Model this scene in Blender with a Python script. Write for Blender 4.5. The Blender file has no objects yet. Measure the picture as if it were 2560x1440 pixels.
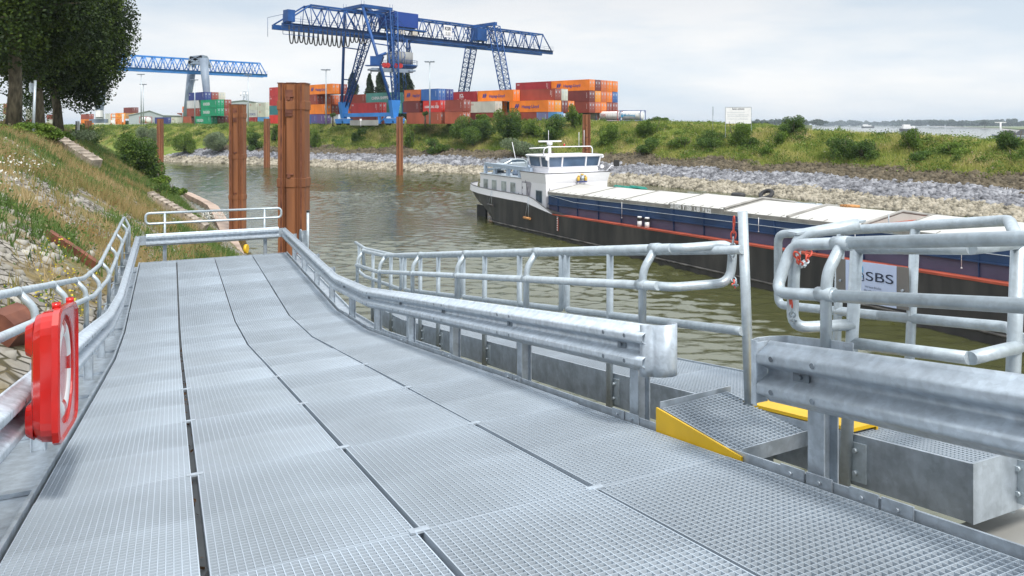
import bpy, math, random
import numpy as np
from mathutils import Vector, Matrix, noise as mnoise
random.seed(7); rng = np.random.default_rng(11)
sc = bpy.context.scene
col = sc.collection
R = math.radians

# ---------------------------------------------------------------- camera
cam = bpy.data.objects.new("camera", bpy.data.cameras.new("camera"))
col.objects.link(cam); sc.camera = cam
cam.location = (0, 0, 10.0); cam.rotation_euler = (R(90), 0, 0)
cam.data.sensor_width = 36; cam.data.lens = 36 * 1840 / 2560
cam.data.shift_y = -408 / 2560
cam.data.clip_start = 0.05; cam.data.clip_end = 12000

# ---------------------------------------------------------------- world, sun, exposure
SUN_EL, SUN_AZ = 52, 150     # azimuth clockwise from +Y
world = bpy.data.worlds.new("World"); sc.world = world; world.use_nodes = True
nt = world.node_tree; nt.nodes.clear()
N = nt.nodes.new; L = nt.links.new
out = N('ShaderNodeOutputWorld'); bg = N('ShaderNodeBackground'); bg.inputs['Strength'].default_value = 0.1
sky = N('ShaderNodeTexSky'); sky.sky_type = 'NISHITA'; sky.sun_disc = False
sky.sun_elevation = R(SUN_EL); sky.sun_rotation = R(SUN_AZ); sky.air_density = 1.0; sky.dust_density = 2.0
tc = N('ShaderNodeTexCoord'); mp = N('ShaderNodeMapping'); mp.inputs['Scale'].default_value = (1.0, 1.0, 5.0)
nz = N('ShaderNodeTexNoise'); nz.inputs['Scale'].default_value = 2.2; nz.inputs['Detail'].default_value = 7; nz.inputs['Roughness'].default_value = 0.55
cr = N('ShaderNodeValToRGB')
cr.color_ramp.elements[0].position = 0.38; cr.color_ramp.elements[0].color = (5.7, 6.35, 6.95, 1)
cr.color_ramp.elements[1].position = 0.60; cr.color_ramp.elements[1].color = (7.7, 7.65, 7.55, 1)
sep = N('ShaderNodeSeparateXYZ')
gr = N('ShaderNodeValToRGB')     # brightness by height: bright horizon, greyer cloud above, unseen zenith brightened to add light
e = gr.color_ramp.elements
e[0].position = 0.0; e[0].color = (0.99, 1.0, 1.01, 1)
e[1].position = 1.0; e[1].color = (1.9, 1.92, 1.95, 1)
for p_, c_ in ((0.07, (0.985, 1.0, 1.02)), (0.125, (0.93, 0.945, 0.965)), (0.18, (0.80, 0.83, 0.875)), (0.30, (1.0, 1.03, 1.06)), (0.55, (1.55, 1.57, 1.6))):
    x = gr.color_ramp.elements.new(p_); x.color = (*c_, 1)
mul = N('ShaderNodeMixRGB'); mul.blend_type = 'MULTIPLY'; mul.inputs[0].default_value = 1
mix = N('ShaderNodeMixRGB'); mix.inputs[0].default_value = 0.94
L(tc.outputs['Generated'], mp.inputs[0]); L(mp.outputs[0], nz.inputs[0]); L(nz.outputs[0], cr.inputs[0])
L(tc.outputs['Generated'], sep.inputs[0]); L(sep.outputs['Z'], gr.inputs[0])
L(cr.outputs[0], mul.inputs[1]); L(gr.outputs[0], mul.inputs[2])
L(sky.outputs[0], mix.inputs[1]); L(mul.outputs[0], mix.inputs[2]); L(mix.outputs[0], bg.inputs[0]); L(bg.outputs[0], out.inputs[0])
sun = bpy.data.objects.new("sun", bpy.data.lights.new("sun", 'SUN')); col.objects.link(sun)
sun.data.energy = 2.3; sun.data.angle = R(9); sun.data.color = (1.0, 0.96, 0.9)
sun.rotation_euler = (R(90 - SUN_EL), 0, R(180 - SUN_AZ))
sun.location = (30, -30, 80)
sc.view_settings.view_transform = 'Standard'; sc.view_settings.look = 'None'
sc.view_settings.exposure = 0.45; sc.view_settings.gamma = 1.0
sc.cycles.max_bounces = 6; sc.cycles.diffuse_bounces = 3; sc.cycles.transparent_max_bounces = 8
sc.cycles.volume_bounces = 0

# ---------------------------------------------------------------- helpers
def tag(o, label=None, cat=None, group=None, kind=None):
    if label: o['label'] = label
    if cat: o['category'] = cat
    if group: o['group'] = group
    if kind: o['kind'] = kind
    return o

def thing(name, loc, label, cat, group=None, rz=0):
    o = bpy.data.objects.new(name, None); col.objects.link(o)
    o.location = loc; o.rotation_euler = (0, 0, rz); o.empty_display_size = 0.2
    return tag(o, label, cat, group)

def root_loc(o):
    v = Vector((0, 0, 0))
    while o is not None:
        v += o.location; o = o.parent
    return v

def addmesh(name, me, parent=None):
    o = bpy.data.objects.new(name, me); col.objects.link(o); o.parent = parent
    return o

def np_mesh(name, V, F, mats, parent=None, smooth=False, mi=None):
    """V (n,3) float array, F (m,k) int array"""
    me = bpy.data.meshes.new(name); V = np.asarray(V, dtype=np.float32); F = np.asarray(F, dtype=np.int32)
    k = F.shape[1]; m = F.shape[0]
    if parent is not None: V = V - np.array(root_loc(parent), dtype=np.float32)
    me.vertices.add(len(V)); me.vertices.foreach_set('co', V.ravel())
    me.loops.add(m * k); me.loops.foreach_set('vertex_index', F.ravel())
    me.polygons.add(m); me.polygons.foreach_set('loop_start', np.arange(0, m * k, k, dtype=np.int32))
    me.polygons.foreach_set('loop_total', np.full(m, k, dtype=np.int32))
    if mi is not None: me.polygons.foreach_set('material_index', np.asarray(mi, dtype=np.int32))
    if smooth: me.polygons.foreach_set('use_smooth', np.ones(m, dtype=bool))
    for mt in (mats if isinstance(mats, (list, tuple)) else [mats]): me.materials.append(mt)
    me.update(calc_edges=True)
    return addmesh(name, me, parent)

class MB:
    def __init__(s): s.v = []; s.f = []; s.m = []; s.sm = []
    def _add(s, vs, fs, m=0, smooth=False):
        b = len(s.v); s.v += [tuple(p) for p in vs]
        for f in fs: s.f.append([b + i for i in f]); s.m.append(m); s.sm.append(smooth)
        return s
    def para(s, o, a, b, c, m=0):
        """box from corner o along vectors a,b,c"""
        o = Vector(o); a = Vector(a); b = Vector(b); c = Vector(c)
        if a.cross(b).dot(c) < 0: a, b = b, a
        vs = [o, o + a, o + a + b, o + b, o + c, o + a + c, o + a + b + c, o + b + c]
        return s._add(vs, [(0, 3, 2, 1), (4, 5, 6, 7), (0, 1, 5, 4), (1, 2, 6, 5), (2, 3, 7, 6), (3, 0, 4, 7)], m)
    def box(s, x0, x1, y0, y1, z0, z1, m=0): return s.para((x0, y0, z0), (x1 - x0, 0, 0), (0, y1 - y0, 0), (0, 0, z1 - z0), m)
    def bar(s, p, q, w, h, up=(0, 0, 1), m=0):
        """rectangular bar from p to q, w wide, h high (along up)"""
        p = Vector(p); q = Vector(q); d = (q - p); up = Vector(up)
        sd = d.cross(up)
        if sd.length < 1e-6: sd = d.cross(Vector((1, 0, 0)))
        sd.normalize(); u2 = sd.cross(d).normalized()
        return s.para(p - sd * w / 2 - u2 * h / 2, d, sd * w, u2 * h, m)
    def tube(s, pts, r, n=10, m=0, cap=True, smooth=True, closed=False):
        pts = [Vector(p) for p in pts]; rs = r if isinstance(r, (list, tuple)) else [r] * len(pts)
        k = len(pts); dirs = []
        for i in range(k):
            if closed: d = pts[(i + 1) % k] - pts[i - 1]
            elif i == 0: d = pts[1] - pts[0]
            elif i == k - 1: d = pts[-1] - pts[-2]
            else: d = (pts[i + 1] - pts[i]).normalized() + (pts[i] - pts[i - 1]).normalized()
            if d.length < 1e-9: d = Vector((0, 0, 1))
            dirs.append(d.normalized())
        ref = Vector((0, 0, 1)) if abs(dirs[0].z) < 0.9 else Vector((1, 0, 0))
        a = dirs[0].cross(ref).normalized(); vs = []
        for i in range(k):
            d = dirs[i]; a = (a - d * a.dot(d)).normalized(); b = d.cross(a)
            for j in range(n):
                t = 2 * math.pi * j / n
                vs.append(pts[i] + (a * math.cos(t) + b * math.sin(t)) * rs[i])
        fs = []
        rng_ = range(k if closed else k - 1)
        for i in rng_:
            i2 = (i + 1) % k
            for j in range(n):
                j2 = (j + 1) % n; fs.append((i * n + j, i * n + j2, i2 * n + j2, i2 * n + j))
        s._add(vs, fs, m, smooth)
        if cap and not closed:
            b = len(s.v) - len(vs)
            s.f.append([b + j for j in reversed(range(n))]); s.m.append(m); s.sm.append(False)
            s.f.append([b + (k - 1) * n + j for j in range(n)]); s.m.append(m); s.sm.append(False)
        return s
    def loft(s, rings, m=0, cap=True, smooth=False):
        n = len(rings[0]); vs = [p for r_ in rings for p in r_]; fs = []
        for i in range(len(rings) - 1):
            for j in range(n):
                j2 = (j + 1) % n; fs.append((i * n + j, i * n + j2, (i + 1) * n + j2, (i + 1) * n + j))
        s._add(vs, fs, m, smooth); b = len(s.v) - len(vs)
        if cap:
            s.f.append([b + j for j in reversed(range(n))]); s.m.append(m); s.sm.append(False)
            s.f.append([b + (len(rings) - 1) * n + j for j in range(n)]); s.m.append(m); s.sm.append(False)
        return s
    def sheet(s, rows, m=0, smooth=False):
        n = len(rows[0]); vs = [p for r_ in rows for p in r_]
        return s._add(vs, [(i * n + j, i * n + j + 1, (i + 1) * n + j + 1, (i + 1) * n + j) for i in range(len(rows) - 1) for j in range(n - 1)], m, smooth)
    def build(s, name, mats, parent=None, solid=0, fix=False):
        me = bpy.data.meshes.new(name); off = root_loc(parent) if parent else Vector((0, 0, 0))
        me.from_pydata([tuple(Vector(p) - off) for p in s.v], [], s.f)
        for mt in (mats if isinstance(mats, (list, tuple)) else [mats]): me.materials.append(mt)
        me.polygons.foreach_set('material_index', s.m); me.polygons.foreach_set('use_smooth', s.sm)
        if fix:
            import bmesh
            bm = bmesh.new(); bm.from_mesh(me); bmesh.ops.recalc_face_normals(bm, faces=bm.faces); bm.to_mesh(me); bm.free()
        me.update()
        o = addmesh(name, me, parent)
        if solid:
            md = o.modifiers.new('solid', 'SOLIDIFY'); md.thickness = solid; md.offset = 0
        return o

def text_part(string, height, origin, xdir, updir, mat, parent, name='lettering', width=None, align='LEFT', thick=0.01, bold=0.0, squeeze=1.0):
    cu = bpy.data.curves.new('tmp', 'FONT'); cu.body = string; cu.size = 1.0; cu.align_x = align; cu.offset = bold
    ob = bpy.data.objects.new('tmp', cu); col.objects.link(ob)
    dg = bpy.context.evaluated_depsgraph_get(); dg.update()
    me = bpy.data.meshes.new_from_object(ob.evaluated_get(dg)); bpy.data.objects.remove(ob); bpy.data.curves.remove(cu)
    me.name = name
    co = np.zeros(len(me.vertices) * 3); me.vertices.foreach_get('co', co); co = co.reshape(-1, 3)
    sy = height / 0.70; w = co[:, 0].max() - co[:, 0].min(); sx = sy * squeeze if width is None else width / w
    xd = np.array(Vector(xdir).normalized()); ud = np.array(Vector(updir).normalized()); nd = np.cross(xd, ud)
    P = np.array(origin)[None] + co[:, :1] * sx * xd + co[:, 1:2] * sy * ud + nd * thick
    if parent is not None: P = P - np.array(root_loc(parent))
    me.vertices.foreach_set('co', P.astype(np.float32).ravel()); me.materials.clear(); me.materials.append(mat); me.update()
    return addmesh(name, me, parent)

def copy_tree(o, parent=None):
    c = o.copy(); col.objects.link(c); c.parent = parent
    for ch in list(o.children): copy_tree(ch, c)
    return c

# ---------------------------------------------------------------- materials
def mat(name, c, rough=0.6, metal=0.0, amt=0.12, scale=3.0, bump=0.0, bscale=None, c2=None, detail=4, spec=0.5, coat=0, stretch=None, thr=(0.35, 0.65), hsv=True):
    m = bpy.data.materials.new(name); m.use_nodes = True; t = m.node_tree; b = t.nodes['Principled BSDF']
    b.inputs['Roughness'].default_value = rough; b.inputs['Metallic'].default_value = metal
    b.inputs['Specular IOR Level'].default_value = spec
    if coat: b.inputs['Coat Weight'].default_value = coat
    if c2 is None: c2 = tuple(min(1, v * (1 + amt * 1.6)) for v in c); c = tuple(v * (1 - amt * 1.6) for v in c)
    tcn = t.nodes.new('ShaderNodeTexCoord'); n = t.nodes.new('ShaderNodeTexNoise'); n.inputs['Scale'].default_value = scale; n.inputs['Detail'].default_value = detail
    mpn = t.nodes.new('ShaderNodeMapping')
    if stretch: mpn.inputs['Scale'].default_value = stretch
    t.links.new(tcn.outputs['Object'], mpn.inputs[0]); t.links.new(mpn.outputs[0], n.inputs[0])
    r = t.nodes.new('ShaderNodeValToRGB'); r.color_ramp.elements[0].position = thr[0]; r.color_ramp.elements[1].position = thr[1]
    r.color_ramp.elements[0].color = (*c, 1); r.color_ramp.elements[1].color = (*c2, 1)
    t.links.new(n.outputs[0], r.inputs[0]); t.links.new(r.outputs[0], b.inputs['Base Color'])
    if bump:
        n2 = t.nodes.new('ShaderNodeTexNoise'); n2.inputs['Scale'].default_value = bscale or scale * 4; n2.inputs['Detail'].default_value = 5
        t.links.new(mpn.outputs[0], n2.inputs[0])
        bp = t.nodes.new('ShaderNodeBump'); bp.inputs['Strength'].default_value = bump; bp.inputs['Distance'].default_value = 0.02
        t.links.new(n2.outputs[0], bp.inputs['Height']); t.links.new(bp.outputs[0], b.inputs['Normal'])
    return m

def leafmat(name, cols, noise_scale=0.35, rough=0.6, trans=0.25):
    """each leaf takes its colour from its own random number and from a broad noise"""
    m = bpy.data.materials.new(name); m.use_nodes = True; t = m.node_tree; b = t.nodes['Principled BSDF']
    b.inputs['Roughness'].default_value = rough; b.inputs['Specular IOR Level'].default_value = 0.25
    g = t.nodes.new('ShaderNodeNewGeometry'); tcn = t.nodes.new('ShaderNodeTexCoord')
    n = t.nodes.new('ShaderNodeTexNoise'); n.inputs['Scale'].default_value = noise_scale; n.inputs['Detail'].default_value = 3
    t.links.new(tcn.outputs['Object'], n.inputs[0])
    ad = t.nodes.new('ShaderNodeMath'); ad.operation = 'MULTIPLY_ADD'; ad.inputs[1].default_value = 0.45; 
    t.links.new(g.outputs['Random Per Island'], ad.inputs[0])
    m2 = t.nodes.new('ShaderNodeMath'); m2.operation = 'MULTIPLY_ADD'; m2.inputs[1].default_value = 1.9; m2.inputs[2].default_value = -0.67
    t.links.new(n.outputs[0], m2.inputs[0]); t.links.new(m2.outputs[0], ad.inputs[2])
    r = t.nodes.new('ShaderNodeValToRGB'); el = r.color_ramp.elements
    el[0].position = 0; el[0].color = (*cols[0], 1); el[1].position = 1; el[1].color = (*cols[-1], 1)
    for i, c in enumerate(cols[1:-1]): k = el.new((i + 1) / (len(cols) - 1)); k.color = (*c, 1)
    t.links.new(ad.outputs[0], r.inputs[0]); t.links.new(r.outputs[0], b.inputs['Base Color'])
    if trans:
        tr = t.nodes.new('ShaderNodeBsdfTranslucent'); mx = t.nodes.new('ShaderNodeMixShader'); mx.inputs[0].default_value = trans
        t.links.new(r.outputs[0], tr.inputs[0]); t.links.new(b.outputs[0], mx.inputs[1]); t.links.new(tr.outputs[0], mx.inputs[2])
        t.links.new(mx.outputs[0], t.nodes['Material Output'].inputs[0])
    return m

GALV = mat('galvanised_steel', (0.42, 0.47, 0.52), 0.42, 0.55, amt=0.10, scale=9, bump=0.06, bscale=40)
GALV_PIPE = mat('galvanised_pipe', (0.45, 0.51, 0.55), 0.42, 0.4, amt=0.06, scale=12, bump=0.03, bscale=45, detail=8)
GALV_BEAM = mat('galvanised_beam', (0.47, 0.53, 0.59), 0.40, 0.4, amt=0.075, scale=14, bump=0.04, bscale=40, detail=8)
GRATE = mat('galvanised_grating', (0.46, 0.52, 0.58), 0.5, 0.35, amt=0.07, scale=0.9, detail=8)
GRATE2 = mat('grating_shade_band', (0.44, 0.497, 0.555), 0.52, 0.35, amt=0.07, scale=0.9, detail=8)  # darker copy for half of each panel, paints the light and shade banding
for _m, _sc, _am in ((GALV_BEAM, 45, 0.07), (GALV_PIPE, 60, 0.05), (GALV, 40, 0.06)):   # zinc spangle and faint vertical runs
    _t = _m.node_tree; _b = _t.nodes['Principled BSDF']; _lk = _b.inputs['Base Color'].links[0].from_socket
    _tc = _t.nodes.new('ShaderNodeTexCoord'); _v = _t.nodes.new('ShaderNodeTexVoronoi'); _v.inputs['Scale'].default_value = _sc; _t.links.new(_tc.outputs['Object'], _v.inputs['Vector'])
    _s = _t.nodes.new('ShaderNodeSeparateColor'); _t.links.new(_v.outputs['Color'], _s.inputs[0])
    _r = _t.nodes.new('ShaderNodeMapRange'); _r.inputs[3].default_value = 1 - _am; _r.inputs[4].default_value = 1 + _am; _t.links.new(_s.outputs[0], _r.inputs[0])
    _mp = _t.nodes.new('ShaderNodeMapping'); _mp.inputs['Scale'].default_value = (14, 14, 1.2); _t.links.new(_tc.outputs['Object'], _mp.inputs[0])
    _n = _t.nodes.new('ShaderNodeTexNoise'); _n.inputs['Scale'].default_value = 1.6; _n.inputs['Detail'].default_value = 5; _t.links.new(_mp.outputs[0], _n.inputs[0])
    _r2 = _t.nodes.new('ShaderNodeMapRange'); _r2.inputs[1].default_value = 0.3; _r2.inputs[2].default_value = 0.75; _r2.inputs[3].default_value = 0.93; _r2.inputs[4].default_value = 1.08; _t.links.new(_n.outputs[0], _r2.inputs[0])
    _ml = _t.nodes.new('ShaderNodeMath'); _ml.operation = 'MULTIPLY'; _t.links.new(_r.outputs[0], _ml.inputs[0]); _t.links.new(_r2.outputs[0], _ml.inputs[1])
    _mm = _t.nodes.new('ShaderNodeMixRGB'); _mm.blend_type = 'MULTIPLY'; _mm.inputs[0].default_value = 1; _t.links.new(_lk, _mm.inputs[1]); _t.links.new(_ml.outputs[0], _mm.inputs[2]); _t.links.new(_mm.outputs[0], _b.inputs['Base Color'])
_t = GRATE.node_tree; _b = _t.nodes['Principled BSDF']; _oi = _t.nodes.new('ShaderNodeObjectInfo'); _mr = _t.nodes.new('ShaderNodeMapRange'); _mr.inputs[3].default_value = 0.92; _mr.inputs[4].default_value = 1.08
_mm = _t.nodes.new('ShaderNodeMixRGB'); _mm.blend_type = 'MULTIPLY'; _mm.inputs[0].default_value = 1; _lk = _b.inputs['Base Color'].links[0].from_socket
_t.links.new(_oi.outputs['Random'], _mr.inputs[0]); _t.links.new(_lk, _mm.inputs[1]); _t.links.new(_mr.outputs[0], _mm.inputs[2]); _t.links.new(_mm.outputs[0], _b.inputs['Base Color'])
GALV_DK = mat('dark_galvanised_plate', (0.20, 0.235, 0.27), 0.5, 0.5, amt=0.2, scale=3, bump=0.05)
YEL = mat('yellow_paint', (0.72, 0.44, 0.01), 0.45, 0, amt=0.04, scale=5)
RED = mat('glossy_red_plastic', (0.52, 0.013, 0.009), 0.22, 0, amt=0.06, scale=4, coat=0.3)
REDP = mat('red_plastic_chain', (0.70, 0.10, 0.06), 0.4, 0, amt=0.05)
WHT = mat('white_paint', (0.78, 0.78, 0.78), 0.4, 0, amt=0.03, scale=2)
BLK = mat('black_rubber', (0.02, 0.02, 0.022), 0.6, 0, amt=0.1)
INK = mat('dark_lettering', (0.02, 0.03, 0.06), 0.5, 0, amt=0.02)
WINK = mat('white_lettering', (0.8, 0.8, 0.8), 0.5, 0, amt=0.02)
RINK = mat('red_lettering', (0.5, 0.03, 0.03), 0.5, 0, amt=0.02)
BINK = mat('blue_lettering', (0.03, 0.05, 0.25), 0.5, 0, amt=0.02)
CBINK = mat('light_blue_lettering', (0.05, 0.35, 0.6), 0.5, 0, amt=0.02)
CONC = mat('weathered_concrete', (0.33, 0.28, 0.23), 0.85, 0, amt=0.22, scale=2.2, bump=0.3)
RUST = mat('rusty_steel', (0.15, 0.055, 0.024), 0.8, 0.0, c2=(0.31, 0.12, 0.045), scale=0.7, bump=0.06, bscale=14, stretch=(2.5, 2.5, 0.25), thr=(0.3, 0.72))
RUST_DK = mat('dark_rusty_steel', (0.09, 0.03, 0.02), 0.8, 0.0, c2=(0.22, 0.08, 0.045), scale=2, bump=0.2)
GLASS = mat('window_glass', (0.05, 0.08, 0.11), 0.08, 0.0, amt=0.1, spec=0.9)
BARK = mat('bark', (0.10, 0.085, 0.055), 0.9, 0, amt=0.3, scale=5, bump=0.5, stretch=(1, 1, 0.3))
STAINLESS = mat('stainless_steel', (0.30, 0.28, 0.26), 0.3, 0.8, amt=0.05, scale=2)
# ================================================================ terrain
def in_poly(P, poly):
    x, y = P[:, 0], P[:, 1]; ins = np.zeros(len(P), bool); n = len(poly); j = n - 1
    for i in range(n):
        xi, yi = poly[i]; xj, yj = poly[j]
        c = ((yi > y) != (yj > y)) & (x < (xj - xi) * (y - yi) / (yj - yi + 1e-12) + xi); ins ^= c; j = i
    return ins
def seg_dist(P, poly, closed=True):
    d = np.full(len(P), 1e9); n = len(poly)
    for i in range(n if closed else n - 1):
        a = np.array(poly[i]); b = np.array(poly[(i + 1) % n]); ab = b - a
        t = np.clip(((P - a) @ ab) / (ab @ ab), 0, 1); d = np.minimum(d, np.hypot(*(P - a - t[:, None] * ab).T))
    return d
_ph = rng.uniform(0, 6.28, (14, 3)); _dr = rng.normal(size=(14, 2)); _dr /= np.hypot(*_dr.T)[:, None]
def wob(P, s=1.0):
    o = np.zeros(len(P))
    for i in range(14):
        k = (0.12 * 1.42 ** i) / s; o += np.sin((P @ _dr[i]) * k * 3 + _ph[i, 0] + np.sin((P @ _dr[(i + 5) % 14]) * k * 2 + _ph[i, 1])) / (1.3 ** i)
    return o * 0.3

NEAR = [(27, -30), (-20.9, 57.5), (-47.6, 106), (-56, 120), (-80, 130), (-160, 140), (-420, 110), (-420, -60), (27, -60)]
FAR = [(-420, 380), (-300, 315), (-93.6, 200), (-56, 181), (-9, 151.5), (21.4, 124), (38, 98.7), (45.7, 84.7), (51.7, 75), (75, 37), (115, -30), (190, -30),
       (140, 60), (108, 100), (92, 130), (84, 172), (137, 328), (266, 640), (620, 1470), (900, 2500), (300, 5200), (-4500, 5200), (-4500, 380)]
def near_h(P):
    d = np.where(in_poly(P, NEAR), 1, -1) * seg_dist(P, NEAR)
    z = np.minimum(-9.9 + 0.66 * d, -0.25 + 0.0 * d)
    z = np.where(d < 0, -10.0 + 1.2 * d, z)
    # small step of the waterside stone edge, rounded crest
    z = z - 0.35 * np.exp(-((d - 14.8) / 1.2) ** 2) + 0.05 * wob(P, 0.6) * (d > 0.5)
    return 10 + z
def far_h(P):
    x, y = P[:, 0], P[:, 1]
    d = np.where(in_poly(P, FAR), 1, -1) * seg_dist(P, FAR)
    crest = 0.15 - 1.0 * np.clip((x - 12) / 30, 0, 1) - 2.6 * np.clip((x - 42) / 28, 0, 1) - 0.0 * y
    crest = np.where(y > 200, 0.15 - 1.2 * np.clip((x - 40) / 40, 0, 1), crest)
    crest = crest - 1.2 * np.clip((-x - 45) / 35, 0, 1) * (1 - np.clip((d - 34) / 12, 0, 1))
    crest = np.where((y > 140) & (x > 0.365 * y), -3.6, crest)
    z = np.where(d < 10, -10 + 0.40 * d, -6.0 + 0.42 * (d - 10))
    w1 = wob(P, 2.5)
    w3 = wob(P + 9, 0.9)
    z = z + np.clip((d - 9) / 6, 0, 1) * (w1 * 0.6 + w3 * 0.25)
    top = crest + (0.28 * w1 + 0.22 * w3) * (d < 40)
    z = np.minimum(z, top)
    z = np.where(d < 0, -10 + 0.9 * d, z)
    return 10 + z, d
def grid_obj(name, xs, ys, hf, m, keep=None, smooth=True):
    X, Y = np.meshgrid(xs, ys); P = np.stack([X.ravel(), Y.ravel()], 1); z = hf(P)
    V = np.column_stack([P, z]); nx, ny = len(xs), len(ys)
    I = np.arange(nx * ny).reshape(ny, nx); F = np.stack([I[:-1, :-1], I[:-1, 1:], I[1:, 1:], I[1:, :-1]], -1).reshape(-1, 4)
    zf = z[F].max(1); F = F[zf > 8.0 - 10 + 0.0] if keep is None else F[keep(V, F)]
    used = np.unique(F); mp_ = np.full(len(V), -1); mp_[used] = np.arange(len(used))
    return np_mesh(name, V[used], mp_[F], m, smooth=smooth)

def ground_mat(name, stops, rough=0.9, bump=0.5, scale=0.6, vor=None):
    m = bpy.data.materials.new(name); m.use_nodes = True; t = m.node_tree; b = t.nodes['Principled BSDF']; b.inputs['Roughness'].default_value = rough
    b.inputs['Specular IOR Level'].default_value = 0.2
    tcn = t.nodes.new('ShaderNodeTexCoord'); n = t.nodes.new('ShaderNodeTexNoise'); n.inputs['Scale'].default_value = scale; n.inputs['Detail'].default_value = 9; n.inputs['Roughness'].default_value = 0.65
    t.links.new(tcn.outputs['Object'], n.inputs[0])
    r = t.nodes.new('ShaderNodeValToRGB'); el = r.color_ramp.elements
    el[0].position = stops[0][0]; el[0].color = (*stops[0][1], 1); el[1].position = stops[-1][0]; el[1].color = (*stops[-1][1], 1)
    for p, c in stops[1:-1]: k = el.new(p); k.color = (*c, 1)
    t.links.new(n.outputs[0], r.inputs[0]); last = r.outputs[0]
    bp = t.nodes.new('ShaderNodeBump'); bp.inputs['Strength'].default_value = bump; bp.inputs['Distance'].default_value = 0.12
    n3 = t.nodes.new('ShaderNodeTexNoise'); n3.inputs['Scale'].default_value = scale * 8; n3.inputs['Detail'].default_value = 6
    t.links.new(tcn.outputs['Object'], n3.inputs[0]); t.links.new(n3.outputs[0], bp.inputs['Height'])
    if vor:   # laid pavement stones: each its own tone, dark joints
        vs, stones, mortar = vor
        mpn = t.nodes.new('ShaderNodeMapping'); mpn.inputs['Rotation'].default_value = (0, 0, R(-61)); mpn.inputs['Scale'].default_value = (1.0, 0.62, 0.8)
        t.links.new(tcn.outputs['Object'], mpn.inputs[0])
        v1 = t.nodes.new('ShaderNodeTexVoronoi'); v1.inputs['Scale'].default_value = vs; v1.feature = 'DISTANCE_TO_EDGE'
        v2 = t.nodes.new('ShaderNodeTexVoronoi'); v2.inputs['Scale'].default_value = vs
        for v in (v1, v2): t.links.new(mpn.outputs[0], v.inputs['Vector'])
        sp = t.nodes.new('ShaderNodeSeparateColor'); t.links.new(v2.outputs['Color'], sp.inputs[0])
        r2 = t.nodes.new('ShaderNodeValToRGB'); e2 = r2.color_ramp.elements
        e2[0].color = (*stones[0], 1); e2[1].color = (*stones[-1], 1)
        for i, c in enumerate(stones[1:-1]): k = e2.new((i + 1) / (len(stones) - 1)); k.color = (*c, 1)
        t.links.new(sp.outputs[0], r2.inputs[0])
        rj = t.nodes.new('ShaderNodeValToRGB'); rj.color_ramp.elements[0].position = 0.03; rj.color_ramp.elements[1].position = 0.10
        t.links.new(v1.outputs['Distance'], rj.inputs[0])
        mj = t.nodes.new('ShaderNodeMixRGB'); mj.inputs[1].default_value = (*mortar, 1); t.links.new(rj.outputs[0], mj.inputs[0]); t.links.new(r2.outputs[0], mj.inputs[2])
        n4 = t.nodes.new('ShaderNodeTexNoise'); n4.inputs['Scale'].default_value = 0.35; n4.inputs['Detail'].default_value = 6; t.links.new(tcn.outputs['Object'], n4.inputs[0])
        r4 = t.nodes.new('ShaderNodeValToRGB'); r4.color_ramp.elements[0].position = 0.47; r4.color_ramp.elements[1].position = 0.56; t.links.new(n4.outputs[0], r4.inputs[0])
        mm = t.nodes.new('ShaderNodeMixRGB'); t.links.new(r4.outputs[0], mm.inputs[0]); t.links.new(mj.outputs[0], mm.inputs[1]); t.links.new(last, mm.inputs[2]); last = mm.outputs[0]
        ah = t.nodes.new('ShaderNodeMath'); ah.operation = 'ADD'; t.links.new(rj.outputs[0], ah.inputs[0]); t.links.new(n3.outputs[0], ah.inputs[1]); t.links.new(ah.outputs[0], bp.inputs['Height'])
    t.links.new(last, b.inputs['Base Color']); t.links.new(bp.outputs[0], b.inputs['Normal'])
    return m
G_NEAR = ground_mat('embankment_pavement', [(0.3, (0.13, 0.10, 0.045)), (0.5, (0.22, 0.17, 0.08)), (0.7, (0.12, 0.14, 0.05))], vor=(3.8, [(0.20, 0.18, 0.16), (0.30, 0.28, 0.25), (0.38, 0.35, 0.31), (0.26, 0.24, 0.21)], (0.05, 0.045, 0.03)))
G_FAR = ground_mat('meadow_soil', [(0.3, (0.08, 0.13, 0.02)), (0.5, (0.15, 0.20, 0.035)), (0.7, (0.22, 0.21, 0.07))], scale=0.25)
G_LAND = ground_mat('river_meadow', [(0.3, (0.10, 0.16, 0.05)), (0.7, (0.22, 0.22, 0.12))], scale=0.02, bump=0)
G_YARD = mat('yard_concrete', (0.28, 0.28, 0.26), 0.9, 0, amt=0.1, scale=0.3)
nb = grid_obj('near_embankment', np.concatenate([np.arange(-420, -80, 12.0), np.arange(-80, 34, 0.6)]), np.concatenate([np.arange(-40, 0, 3.0), np.arange(0, 145, 0.6)]), near_h, G_NEAR,
              keep=lambda V, F: (V[F][:, :, 2].max(1) > -1.5))
tag(nb, kind='structure')
fb = grid_obj('far_embankment', np.concatenate([np.arange(-420, -110, 10.0), np.arange(-110, 130, 1.0), np.arange(130, 300, 10.0)]),
              np.concatenate([np.arange(-30, 60, 4.0), np.arange(60, 240, 1.0), np.arange(240, 400, 8.0)]), lambda P: far_h(P)[0], G_FAR, keep=lambda V, F: (V[F][:, :, 2].max(1) > -1.5))
tag(fb, kind='structure')
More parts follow.
